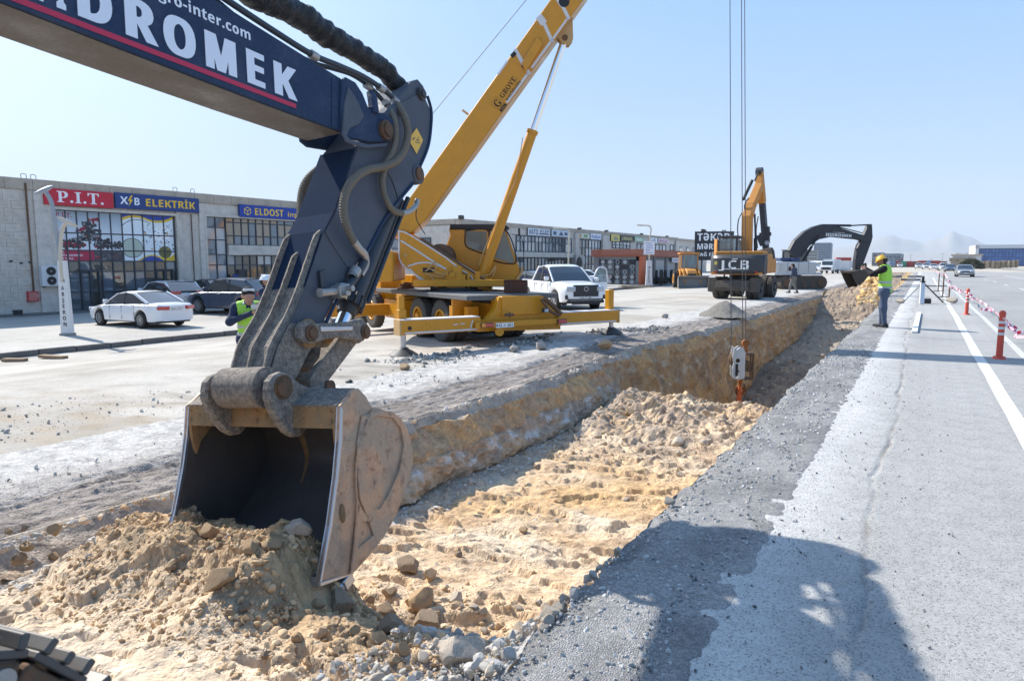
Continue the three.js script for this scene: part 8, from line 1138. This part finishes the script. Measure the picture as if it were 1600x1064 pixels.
// far right: blue-glazed building, white building, stakes, lamp, bush
{
  const D = 210, P = (px, py) => atDepth(px, py, D), s = D / FPX, turn = YAW;
  const b = thing('glass_hall', 'hall with a blue glazed front in a white frame beyond the road', 'building', P(1566, 411).setY(.6), -YAW + .62); const w = 72 * s, h = 33 * s;
  part('wall', [bx(w, h, 12, 0, h / 2, -6.4, 0, 0, 0, 0)], m.whiteSteel, b); part('portal_frame', [bx(.9, h + .3, 1.2, -w / 2 + .45, h / 2, .2), bx(1.2, h + .3, 1.2, w / 2 - .3, h / 2, .2), bx(w, 1.1, 1.2, 0, h - .4, .2)], m.frameWhite, b);
  const gx = cuts(-w / 2 + 1, w / 2 - 1, 14), gy = cuts(.2, h - 1.0, 4), f = part('window', [...gx.map(x => bx(.08, h - 1.2, .1, x, (h - .8) / 2, -.25, 0, 0, 0, 0)), ...gy.map(y => bx(w - 2, .08, .1, 0, y, -.25, 0, 0, 0, 0))], m.mullion, b); const pg = [bx(gx[1] - gx[0] - .06, gy[1] - gy[0] - .06, .04, 0, 0, 0, 0, 0, 0, 0)]; for (let i = 0; i < 14; i++) for (let j = 0; j < 4; j++) { const p = part('pane', pg[0], [m.paneBlue, m.paneBlue2][Math.floor(hsh(i, j, 2) * 2)], f); p.position.set((gx[i] + gx[i + 1]) / 2, (gy[j] + gy[j + 1]) / 2, -.28); }
  const c = thing('white_building', 'white two-storey building with a tan entrance arch beyond the road', 'building', P(1511, 411).setY(-.4), -YAW + .5); part('wall', [bx(38 * s, 23 * s, 8, 0, 11.5 * s, -5, 0, 0, 0, 0)], m.frameWhite, c); part('roof_slab', bx(42 * s, .5, 9, 0, 23 * s, -5), m.coping, c); part('arch', [bx(34 * s, 5 * s, 1, -6 * s, 16 * s, -.3), bx(4 * s, 16 * s, 1, -12 * s, 8 * s, -.3), bx(2 * s, 16 * s, 1, -20 * s, 8 * s, -.3)], m.tan, c); for (const [x, y] of [[-4, 6], [3, 6], [10, 6], [4, 13], [11, 13]]) { const f2 = part('window', bx(4 * s, 3.4 * s, .1, x * s, y * s, -.96), m.mullion, c); part('pane', bx(3.4 * s, 2.8 * s, .06, x * s, y * s, -.93), m.paneDark, f2); }
  // embankment rising right of the road with a row of stakes
  grid(steps([55, 4, 230]), steps([0, .5, 1]), (a, u) => { const x = lerp(12 + sm(60, 200, a) * 6, 90, u); return [x, -.05 + 1.5 * sm(0, .5, u) * sm(55, 110, a) + .12 * fbm(x * .2, a * .1), a]; }, p => mixc([.78, .75, .70], [.6, .57, .53], cl(.5 + fbm(p[0] * .3, p[2] * .2))), 'shoulder_ground', new THREE.MeshStandardMaterial({ vertexColors: true, map: rep(T.dust, .2), roughness: 1, color: lin(.6, .6, .58), side: THREE.DoubleSide }));
  const f2 = thing('stake_fence', 'row of pale timber stakes in front of the blue glazed hall', 'fence', P(1560, 411).setY(0)); const sg = bx(.28, 1.6, .28, 0, 0, 0, 0, 0, 0, .02), o = f2.position.clone(); for (let i = 0; i < 26; i++) { const px = 1524 + i * 2.7, q = atDepth(px, 412 - i * .12, 150); const k = part('stake', sg, i % 3 ? m.woodPale : m.wood, f2); k.position.copy(q.setY(1.2 + i * .01 + rr(-.1, .1))).sub(o); k.rotation.set(rr(-.05, .05), rr(0, 3), rr(-.05, .05)); } part('rail', bar(atDepth(1524, 411, 150).setY(.6).sub(o), atDepth(1592, 410, 150).setY(.8).sub(o), .12, .1), m.wood, f2);
  // bush
  const q = atDepth(1518, 411, 140).setY(0), bu = thing('bush', 'round grey-green bush on the verge before the white building', 'bush', q); part('stem', rod(V(0, 0, 0), V(.1, 1.0, 0), .12, .06), m.wood, bu); const L = [], lg = new THREE.PlaneGeometry(.22, .13); SEED = 515; for (let i = 0; i < 2600; i++) { const a = rr(0, 6.28), e = Math.acos(rr(-.3, 1)), k = .55 + .45 * Math.cbrt(rnd()), n = 1 + .25 * fbm(Math.cos(a) * 2 + 9, Math.sin(a) * 2, e * 2, 3); L.push(boxUV(place(lg.clone(), k * n * 2.2 * Math.sin(e) * Math.cos(a), .5 + Math.max(0, k * n * 1.7 * Math.cos(e) + .35), k * n * 1.7 * Math.sin(e) * Math.sin(a), rr(0, 6), rr(0, 6), rr(0, 6)))); } part('foliage', L, m.leafM, bu);
  { const p = atDepth(1512, 411, 145).setY(0), t = thing('street_lamp', 'tall thin street lamp with a long level arm, beyond the road by the white building', 'street lamp', p), k = 145 / FPX; part('pole', rod(V(0, 0, 0), V(0, 28 * k, 0), .11, .07), m.poleGrey, t); const e = RT.clone().multiplyScalar(-18 * k); part('arm', bar(V(0, 27 * k, 0), V(e.x, 27 * k, e.z), .08, .08), m.poleGrey, t); part('lamp_head', bar(V(e.x * .8, 26.8 * k, e.z * .8), V(e.x * 1.06, 26.8 * k, e.z * 1.06), .3, .14), m.poleGrey, t); }
}
// far centre: tower, warehouses, stacked freight containers, awnings, masts
{
  const slab = (name, label, cat, px0, px1, pyTop, d, mt, opt = {}) => { const s = d / FPX, w = (px1 - px0) * s, h = (411 - pyTop) * s + .5, p = atDepth((px0 + px1) / 2, 411, d).setY(-.5), t = thing(name, label, cat, p, -YAW + .9 + (opt.turn || -.35)); part('wall', bx(w, h, opt.dep || w * .8, 0, h / 2, -(opt.dep || w * .8) / 2, 0, 0, 0, 0), mt, t); const g = []; const nx = opt.nx || 6, ny = opt.ny || 3; const f = part('window', Array.from({ length: nx * ny }, (_, i) => bx(w / nx * .7, h / ny * .6, .2, -w / 2 + (i % nx + .5) * w / nx, (Math.floor(i / nx) + .5) * h / ny, .06, 0, 0, 0, 0)), m.mullion, t); part('pane', Array.from({ length: nx * ny }, (_, i) => bx(w / nx * .58, h / ny * .48, .1, -w / 2 + (i % nx + .5) * w / nx, (Math.floor(i / nx) + .5) * h / ny, .16, 0, 0, 0, 0)), opt.pane || m.pane, f); f.userData.kind = 'stuff'; f.children[0].userData.kind = 'stuff'; part('parapet', bx(w * 1.02, h * .05, .5, 0, h, .1), mt, t); return t; };
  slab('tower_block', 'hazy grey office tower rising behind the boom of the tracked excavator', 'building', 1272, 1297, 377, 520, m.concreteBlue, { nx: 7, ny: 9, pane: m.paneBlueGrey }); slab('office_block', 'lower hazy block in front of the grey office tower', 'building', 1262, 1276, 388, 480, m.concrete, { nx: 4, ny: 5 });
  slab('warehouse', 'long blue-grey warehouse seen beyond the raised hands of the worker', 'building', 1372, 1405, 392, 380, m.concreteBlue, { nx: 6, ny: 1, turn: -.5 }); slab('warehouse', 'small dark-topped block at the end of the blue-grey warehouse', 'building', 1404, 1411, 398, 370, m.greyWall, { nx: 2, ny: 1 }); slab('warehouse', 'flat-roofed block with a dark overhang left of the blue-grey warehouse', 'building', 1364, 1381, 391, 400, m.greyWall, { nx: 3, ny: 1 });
  slab('market_hall', 'long low white market roofs far beyond the bank', 'building', 1262, 1330, 401, 260, m.frameWhite, { nx: 10, ny: 1, turn: -.85, dep: 4 });
  const cont = (label, px, py, w, d, mt) => { const s = d / FPX, p = atDepth(px, 411, d).setY((411 - py) * s + EYE - 1.35), t = thing('freight_container', label, 'container', p, -YAW + .75, 'freight containers stacked in the distance'); const W = w * s; part('box', bx(W, 2.6, 2.5, 0, 0, 0, 0, 0, 0, .03), mt, t); part('corrugation', Array.from({ length: 12 }, (_, i) => bx(W / 26, 2.3, .06, -W / 2 + (i + .5) * W / 12, 0, 1.27, 0, 0, 0, 0)), mt, t); };
  cont('large red freight container standing above the white trailer', 1318, 402, 21, 150, m.contRed);
  const row = [[1394, 408, 9, m.contBlue, 'pale blue'], [1403, 408, 8, m.contRed, 'brick red'], [1411, 408, 9, m.contGreen, 'green'], [1421, 408, 10, m.contRed, 'dull red'], [1431, 408, 9, m.contBrown, 'rust-brown'], [1441, 407, 9, m.contRed, 'dark red'], [1450, 407, 8, m.contBlue, 'light blue'], [1462, 407, 13, m.contRed, 'bright red'], [1475, 408, 8, m.contBrown, 'brown'], [1387, 408, 6, m.frameWhite, 'white']]; row.forEach(([px, py, w, mt, c], i) => cont(`${c} freight container, number ${['one', 'two', 'three', 'four', 'five', 'six', 'seven', 'eight', 'nine', 'ten'][i]} along the distant row`, px, py, w, 285, mt));
  for (const [px, l] of [[1275, 'white awning roof over cars far beyond the tracked excavator'], [1290, 'second white awning roof, beside the small white truck']]) { const d = 170, p = atDepth(px, 411, d).setY(0), t = thing('awning', l, 'awning', p, -YAW); part('roof_sheet', [bx(3.2, .12, 3, 0, 1.9, 0, .12)], m.frameWhite, t); for (const x of [-1.4, 1.4]) part('post', rod(V(x, -.4, 1.2), V(x, 1.9, 1.2), .05), m.poleGrey, t); }
  SEED = 91; [1423, 1441, 1473, 1416, 1456, 1484].forEach((px, i) => { const d = 330, p = atDepth(px, 411, d).setY(0), h = [20, 10, 22, 9, 12, 9][i] * d / FPX; const t = thing('power_mast', ['tallest slim mast', 'short mast', 'second tallest slim mast', 'short thin mast', 'middling slim mast', 'small slim mast'][i] + ' on the hazy skyline above ' + ['the green container', 'the dark red container', 'the brown container', 'the brick red container', 'the light blue container', 'the head of the queue'][i], 'mast', p); part('pole', rod(V(0, 0, 0), V(0, h, 0), .16, .08), m.poleGrey, t); part('crossarm', bx(2.2, .14, .14, 0, h * .9, 0, 0, -YAW), m.poleGrey, t); });
}
{ // concrete slabs laid over the far earth, and sunlit spoil along it
  for (const [px, py, w, l] of [[1424, 437, 21, 'dark concrete slab lying over the ochre earth beyond the trench'], [1430, 432, 13, 'second dark slab, farther along the ochre earth'], [1401, 432, 9, 'small dark slab beside the far trench end']]) { const d = 52, p = atDepth(px, py, d), s = d / FPX; soloThing('concrete_slab', l, 'slab', bx(w * s, .16, .9, 0, .0, 0, 0, 0, 0, .02), m.greyWall, V(p.x, Math.max(.25, p.y), p.z), -YAW + .1); }
}
// ---------------------------------------------------------------- stones, clods, rubble
function rockGeo(seed, det, cuts2 = 9, flat = 1) {
  const g = mergeVertices(new THREE.IcosahedronGeometry(1, det).deleteAttribute('uv').deleteAttribute('normal')), p = g.attributes.position, v = V(); SEED = seed * 977 + 5; const pl = []; for (let i = 0; i < cuts2; i++) pl.push([V(rr(-1, 1), rr(-1, 1), rr(-1, 1)).normalize(), rr(.45, .78)]);
  for (let i = 0; i < p.count; i++) { v.fromBufferAttribute(p, i); v.multiplyScalar(1 + .22 * fbm(v.x * 1.3 + seed, v.y * 1.3, v.z * 1.3, 3)); for (const [n, d] of pl) { const e = v.dot(n) - d; if (e > 0) v.addScaledVector(n, -e * .97); } v.multiplyScalar(1 + .05 * vn(v.x * 5 + seed, v.y * 5, v.z * 5) + (det > 2 ? .02 * vn(v.x * 14, v.y * 14, v.z * 14 + seed) : 0)); p.setXYZ(i, v.x * 1.1, v.y * .8 * flat, v.z); }
  g.computeVertexNormals(); return boxUV(toCreasedNormals(g, det > 2 ? .42 : .25));
}
function floorY(x, a) { const P = trenchPoint(a, 5)[0], Q2 = trenchPoint(a, 5.9999)[0]; if (x < P - .05 || x > EDGE) return x > EDGE ? 0 : groundY(x, a); return trenchPoint(a, 5 + cl((x - P) / (Q2 - P), 0, .9999))[1]; }
const onTrench = (px, py) => { const s = sight(px, py); for (let d = 1.2; d < 40; d += .02) { const p = camera.position.clone().addScaledVector(s, d); if (p.y <= floorY(p.x, -p.z)) return p; } return onY(px, py, -1); };
const bigRocks = [1, 2, 3, 4, 5].map(s => rockGeo(s, 4, 11)), smallRocks = [11, 12, 13, 14].map(s => rockGeo(s, 1, 10, .9));
{
  const put = (geo, mat, label, px, py, w, group, turn, sink = .3, sq = [1, 1, 1]) => { const p = onTrench(px, py), d = p.clone().sub(camera.position).dot(FW), r = w / 2 / FPX * d; const o = soloThing('rock', label, 'rock', geo, mat, p.clone().add(V(0, r * (.8 - sink), 0)), turn, group); o.scale.set(r * sq[0], r * sq[1], r * sq[2]); o.rotation.x = rr(-.4, .4); o.rotation.z = rr(-.4, .4); return o; };
  SEED = 404; const S = m.sandRock, D = m.sandRockDark, W = m.paleRock, Gr = m.greyRock;
  // stones that can be told apart
  [[0, S, 'blocky ochre boulder, largest on the heap before the bucket', 341, 915, 54], [1, S, 'angular ochre stone lying just below the bucket corner gusset, topmost on the heap', 327, 838, 36], [2, S, 'upright split ochre stone between two others on the heap', 394, 862, 36], [3, S, 'square ochre stone beside the upright split one on the heap', 425, 862, 36], [4, W, 'large pale stone resting inside the mouth of the bucket', 465, 833, 46], [0, W, 'paler stone inside the bucket mouth, beside the large one', 408, 826, 34], [1, D, 'brown stone against the cutting edge of the bucket', 530, 955, 56], [2, D, 'dark brown boulder in the hollow behind the bucket teeth', 603, 962, 40], [3, D, 'dark brown boulder in the hollow, half buried in rubble', 668, 985, 54], [4, S, 'flat ochre slab of earth tilted at the rim of the hollow', 660, 944, 50], [0, D, 'brown stone at the front of the hollow', 612, 988, 44], [1, S, 'tall ochre block standing in front of the hollow', 588, 1006, 34], [2, S, 'rounded ochre stone near the lower picture edge, before the hollow', 630, 1022, 30], [3, W, 'broad grey-white boulder at the foot of the gravel verge', 722, 1040, 84], [4, W, 'grey-white stone on the gravel slope beside the trench floor', 812, 986, 26], [0, W, 'pale stone at the upper end of the gravel slope', 862, 966, 30], [1, Gr, 'single grey stone lying at the very edge of the verge in the digger shadow', 1046, 789, 22], [2, D, 'wide flat clod stuck in the trench floor beyond the hollow', 640, 892, 42], [3, S, 'ochre stone alone on the trench floor beyond the flat clod', 672, 905, 26], [4, W, 'pair of pale stones, larger one, at the ridge end of the trench floor', 1060, 694, 24], [0, W, 'pale stone beside the larger one at the ridge end', 1100, 697, 18], [1, S, 'ochre stone on the crest of the far ridge', 985, 650, 20]].forEach(([k, mt, l, px, py, w]) => put(bigRocks[k], mt, l, px, py, w, null, rr(0, 6)));
  const base = []; const scatter = (n, x0, x1, y0, y1, w0, w1, mats, label, group) => { for (let i = 0; i < n; i++) put(bigRocks[Math.floor(rnd() * 5)], mats[Math.floor(rnd() * mats.length)], label, rr(x0, x1), rr(y0, y1), rr(w0, w1), group, rr(0, 6)); };
  scatter(34, 330, 640, 930, 1055, 12, 26, [S, S, D], 'ochre clod or stone on the lower slope of the heap', 'clods on the lower slope of the heap'); scatter(18, 170, 480, 815, 920, 9, 20, [S, S, W], 'small stone on the upper slope of the heap', 'stones on the upper slope of the heap'); scatter(18, 660, 880, 940, 1050, 10, 26, [W, W, Gr], 'pale stone on the gravel slope at the trench edge', 'stones on the gravel slope'); scatter(9, 700, 1060, 720, 900, 8, 18, [S, W, D], 'stone lying on the open trench floor', 'stones on the trench floor'); scatter(10, 0, 120, 820, 885, 10, 26, [S, D], 'stone at the foot of the far bank, left of the heap'.replace(', left of the heap', ' beside the heap'), 'stones at the foot of the far bank');
}
// rubble nobody could count: clods, gravel, crumbs
function rubble(name, label, n, geo, mat, pick3, cols) {
  const im = new THREE.InstancedMesh(geo, mat, n), M4 = new THREE.Matrix4(), q = new THREE.Quaternion(), e = new THREE.Euler(), c = new THREE.Color(); let k = 0;
  for (let i = 0; i < n; i++) { const r = pick3(i); if (!r) continue; e.set(rr(0, 6), rr(0, 6), rr(0, 6)); M4.compose(V(r[0], r[1], r[2]), q.setFromEuler(e), V(r[3] * rr(.8, 1.25), r[3] * rr(.7, 1.1), r[3] * rr(.8, 1.2))); im.setMatrixAt(k, M4); const a = cols[Math.floor(rnd() * cols.length)], t = rr(.8, 1.15); im.setColorAt(k, c.setRGB(a[0] * t, a[1] * t, a[2] * t)); k++; }
  im.count = k; im.name = numbered(name); im.castShadow = im.receiveShadow = true; scene.add(im); return tag(im, label, null, null, 'stuff');
}
{
  SEED = 8080; const sandC = [[.52, .355, .20], [.56, .39, .23], [.48, .33, .185], [.60, .44, .27], [.42, .29, .175]], pale = [[.55, .50, .44], [.62, .58, .53], [.45, .42, .38]], grey = [[.42, .41, .39], [.46, .45, .425], [.36, .35, .335], [.52, .505, .48], [.29, .285, .275]], white = m.looseStone;
  const P = (x, a, r, up = -.15) => [x, floorY(x, a) + r * up, -a, r], pw = (lo, hi) => lo + (hi - lo) * Math.pow(rnd(), 10);
  rubble('loose_clods', 'loose ochre clods and crumbs on the heap before the bucket', 26000, smallRocks[0], white, () => { const x = rr(-5.2, -1.7), a = rr(1.7, 3.1); if (rnd() > .25 + 2 * Math.exp(-(((a - 2.3) / .4) ** 2)) * sm(-5, -3.8, x)) return null; return P(x, a, pw(.0025, .026)); }, sandC);
  rubble('loose_clods', 'loose brown clods round the hollow behind the bucket teeth', 6000, smallRocks[1], white, () => { const x = -2.5 + .5 * (rnd() + rnd() + rnd() - 1.5) * 2, a = 3.1 + .45 * (rnd() + rnd() + rnd() - 1.5) * 2; return x < -1.6 ? P(x, a, pw(.006, .045)) : null; }, sandC);
  rubble('earth_crumbs', 'crumbs of earth strewn over the trench floor', 5000, smallRocks[2], white, () => { const a = 1.6 + 11 * Math.pow(rnd(), 1.5), x = rr(-5.0, -1.6); return fbm(x * 1.1, a * 1.1, 8, 3) + rr(-.25, .25) > 0 ? P(x, a, pw(.003, .022) * (1 + a * .1)) : null; }, [...sandC, ...pale]);
  rubble('bank_debris', 'grey-brown debris along the foot of the far bank', 7000, smallRocks[3], white, () => { const a = 1.8 + 10.8 * Math.pow(rnd(), 1.4), t = Math.pow(rnd(), 1.5), x = trenchPoint(a, 4.999)[0] - .12 + t * .6; return P(x, a, pw(.006, .045)); }, [...pale, [.42, .36, .3], [.6, .46, .32]]);
  rubble('ridge_clods', 'brown clods along the ridge at the drop of the trench', 3000, smallRocks[0], white, () => { const a = rr(8.4, 12.7), x = rr(-4.9, -1.7); return P(x, a, pw(.010, .075)); }, [[.40, .29, .19], [.5, .38, .25], [.36, .29, .22]]);
  rubble('deep_clods', 'dark clods in the deep part of the trench', 2200, smallRocks[1], white, () => { const a = rr(14, 48), x = rr(-4.9, -1.9); return P(x, a, pw(.015, .15)); }, [[.36, .27, .19], [.40, .30, .21], [.28, .22, .16], [.5, .42, .33]]);
  rubble('deep_clods', 'sunlit ochre clods of the spoil near the far excavator bucket', 900, smallRocks[2], white, () => { const a = 46 + rr(-3, 3), x = rr(-3.2, -1.5); return P(x, a, pw(.04, .26)); }, [[.78, .52, .22], [.66, .43, .18], [.8, .6, .32]]);
  rubble('gravel', 'grey crushed gravel of the broken verge', 26000, smallRocks[1], white, () => { const a = .9 + 15 * Math.pow(rnd(), 2), t = rnd(), x = lerp(EDGE + .03, dustEdge(a) + .05, t), r = pw(.002, .015) * (1 + a * .05); return [x, .004 + .012 * vn(x * 9, a * 9, 1) + r * .25, -a, r]; }, grey);
  rubble('gravel', 'stray chips of asphalt on the road beside the verge', 6000, smallRocks[2], white, () => { const a = 1 + 12 * Math.pow(rnd(), 1.6), x = dustEdge(a) - .06 + 1.2 * Math.pow(rnd(), 5), r = pw(.003, .013); return [x, .006 + r * .4, -a, r]; }, [[.12, .12, .12], [.2, .2, .2], [.4, .4, .39]]);
  rubble('gravel', 'pale gravel tumbled down the verge beside the trench floor', 3500, smallRocks[3], white, () => { const a = rr(1.5, 3.6), x = rr(-2.1, -1.4), r = pw(.005, .04); return [x, Math.max(floorY(x, a), lerp(floorY(-1.9, a), -.02, sm(-1.75, -1.42, x))) + r * .2, -a, r]; }, [[.42, .40, .36], [.48, .45, .41], [.36, .34, .31], [.5, .42, .33]]);
  rubble('rubble', 'grey rubble along the crane outriggers at the edge of the carriageway', 5200, smallRocks[0], white, () => { const a = rr(9.5, 19), x = lerp(-8.2, -6.6, sm(9, 19, a)) + rr(-.9, .9) * rnd(), r = pw(.012, .075); return fbm(x, a * .7, 2, 3) > -.12 ? [x, groundY(x, a) + r * .3, -a, r] : null; }, [[.26, .25, .23], [.36, .34, .31], [.46, .43, .38], [.2, .19, .18]]);
  rubble('rubble', 'stony crumbs over the near part of the old carriageway', 2200, smallRocks[2], white, () => { const a = rr(2.2, 9), x = rr(-10, -5.9), r = pw(.006, .035); return fbm(x * .8, a * .8, 5, 3) > -.02 ? [x, groundY(x, a) + r * .3, -a, r] : null; }, [[.6, .55, .5], [.5, .46, .41], [.4, .37, .34], [.66, .56, .44]]);
}
{ // the conical gravel heap on the bank, and larger stones lying about
  const p = atDepth(1133, 492, 24.2); p.y = groundY(p.x, -p.z) - .02; const g = new THREE.ConeGeometry(1.0, .74, 80, 30, true), q = g.attributes.position; for (let i = 0; i < q.count; i++) { const x = q.getX(i), y = q.getY(i), z = q.getZ(i), k = 1 + .18 * fbm(x * 1.6, z * 1.6, 2, 3); q.setXYZ(i, x * k * 1.15, y + .37 - .07 * Math.exp(-(x * x + z * z) / .03) + .05 * fbm(x * 5, z * 5, 4, 3) + .02 * vn(x * 22, z * 22), z * k); } g.computeVertexNormals();
  soloThing('gravel_heap', 'small conical heap of grey gravel on the bank near the hoist ropes', 'gravel heap', boxUV(g), m.heapGravel, p).scale.setScalar(.82);
  SEED = 66; [[945, 543, 24, 'largest tan stone in the rubble under the crane rear'], [845, 545, 20, 'grey stone in the rubble below the crane number plate'], [802, 549, 17, 'grey stone at the rubble edge between jack and number plate'], [631, 578, 18, 'tan block of stone alone near the nearer crane jack'], [545, 598, 12, 'dark lump of asphalt alone on the pale carriageway behind the bucket'], [138, 537, 10, 'small stone on the carriageway beside the kerb'], [1040, 497, 12, 'grey clod between the farther crane jack and the gravel heap']].forEach(([px, py, w, l], i) => { const k = onGround(px, py), d = k.clone().sub(camera.position).dot(FW), r = w / 2 / FPX * d, o = soloThing('rock', l, 'rock', bigRocks[i % 5], i === 4 ? m.darkSteel : i === 0 || i === 3 ? m.sandRock : m.greyRock, k.add(V(0, r * .45, 0)), rr(0, 6)); o.scale.set(r, r, r); });
  for (const [px, py, w, l] of [[1408, 471, 17, 'pale stone weighing down one foot of the survey tripod'], [1489, 469, 22, 'long stone block weighing down the black leg of the tripod']]) { const k = atDepth(px, py, 28), r = w / 2 / FPX * 28; k.y = r * .45; const o = soloThing('rock', l, 'rock', bigRocks[1], m.paleRock, k, .4); o.scale.set(r, r * .7, r * .6); }
}
renderer.render(scene, camera);
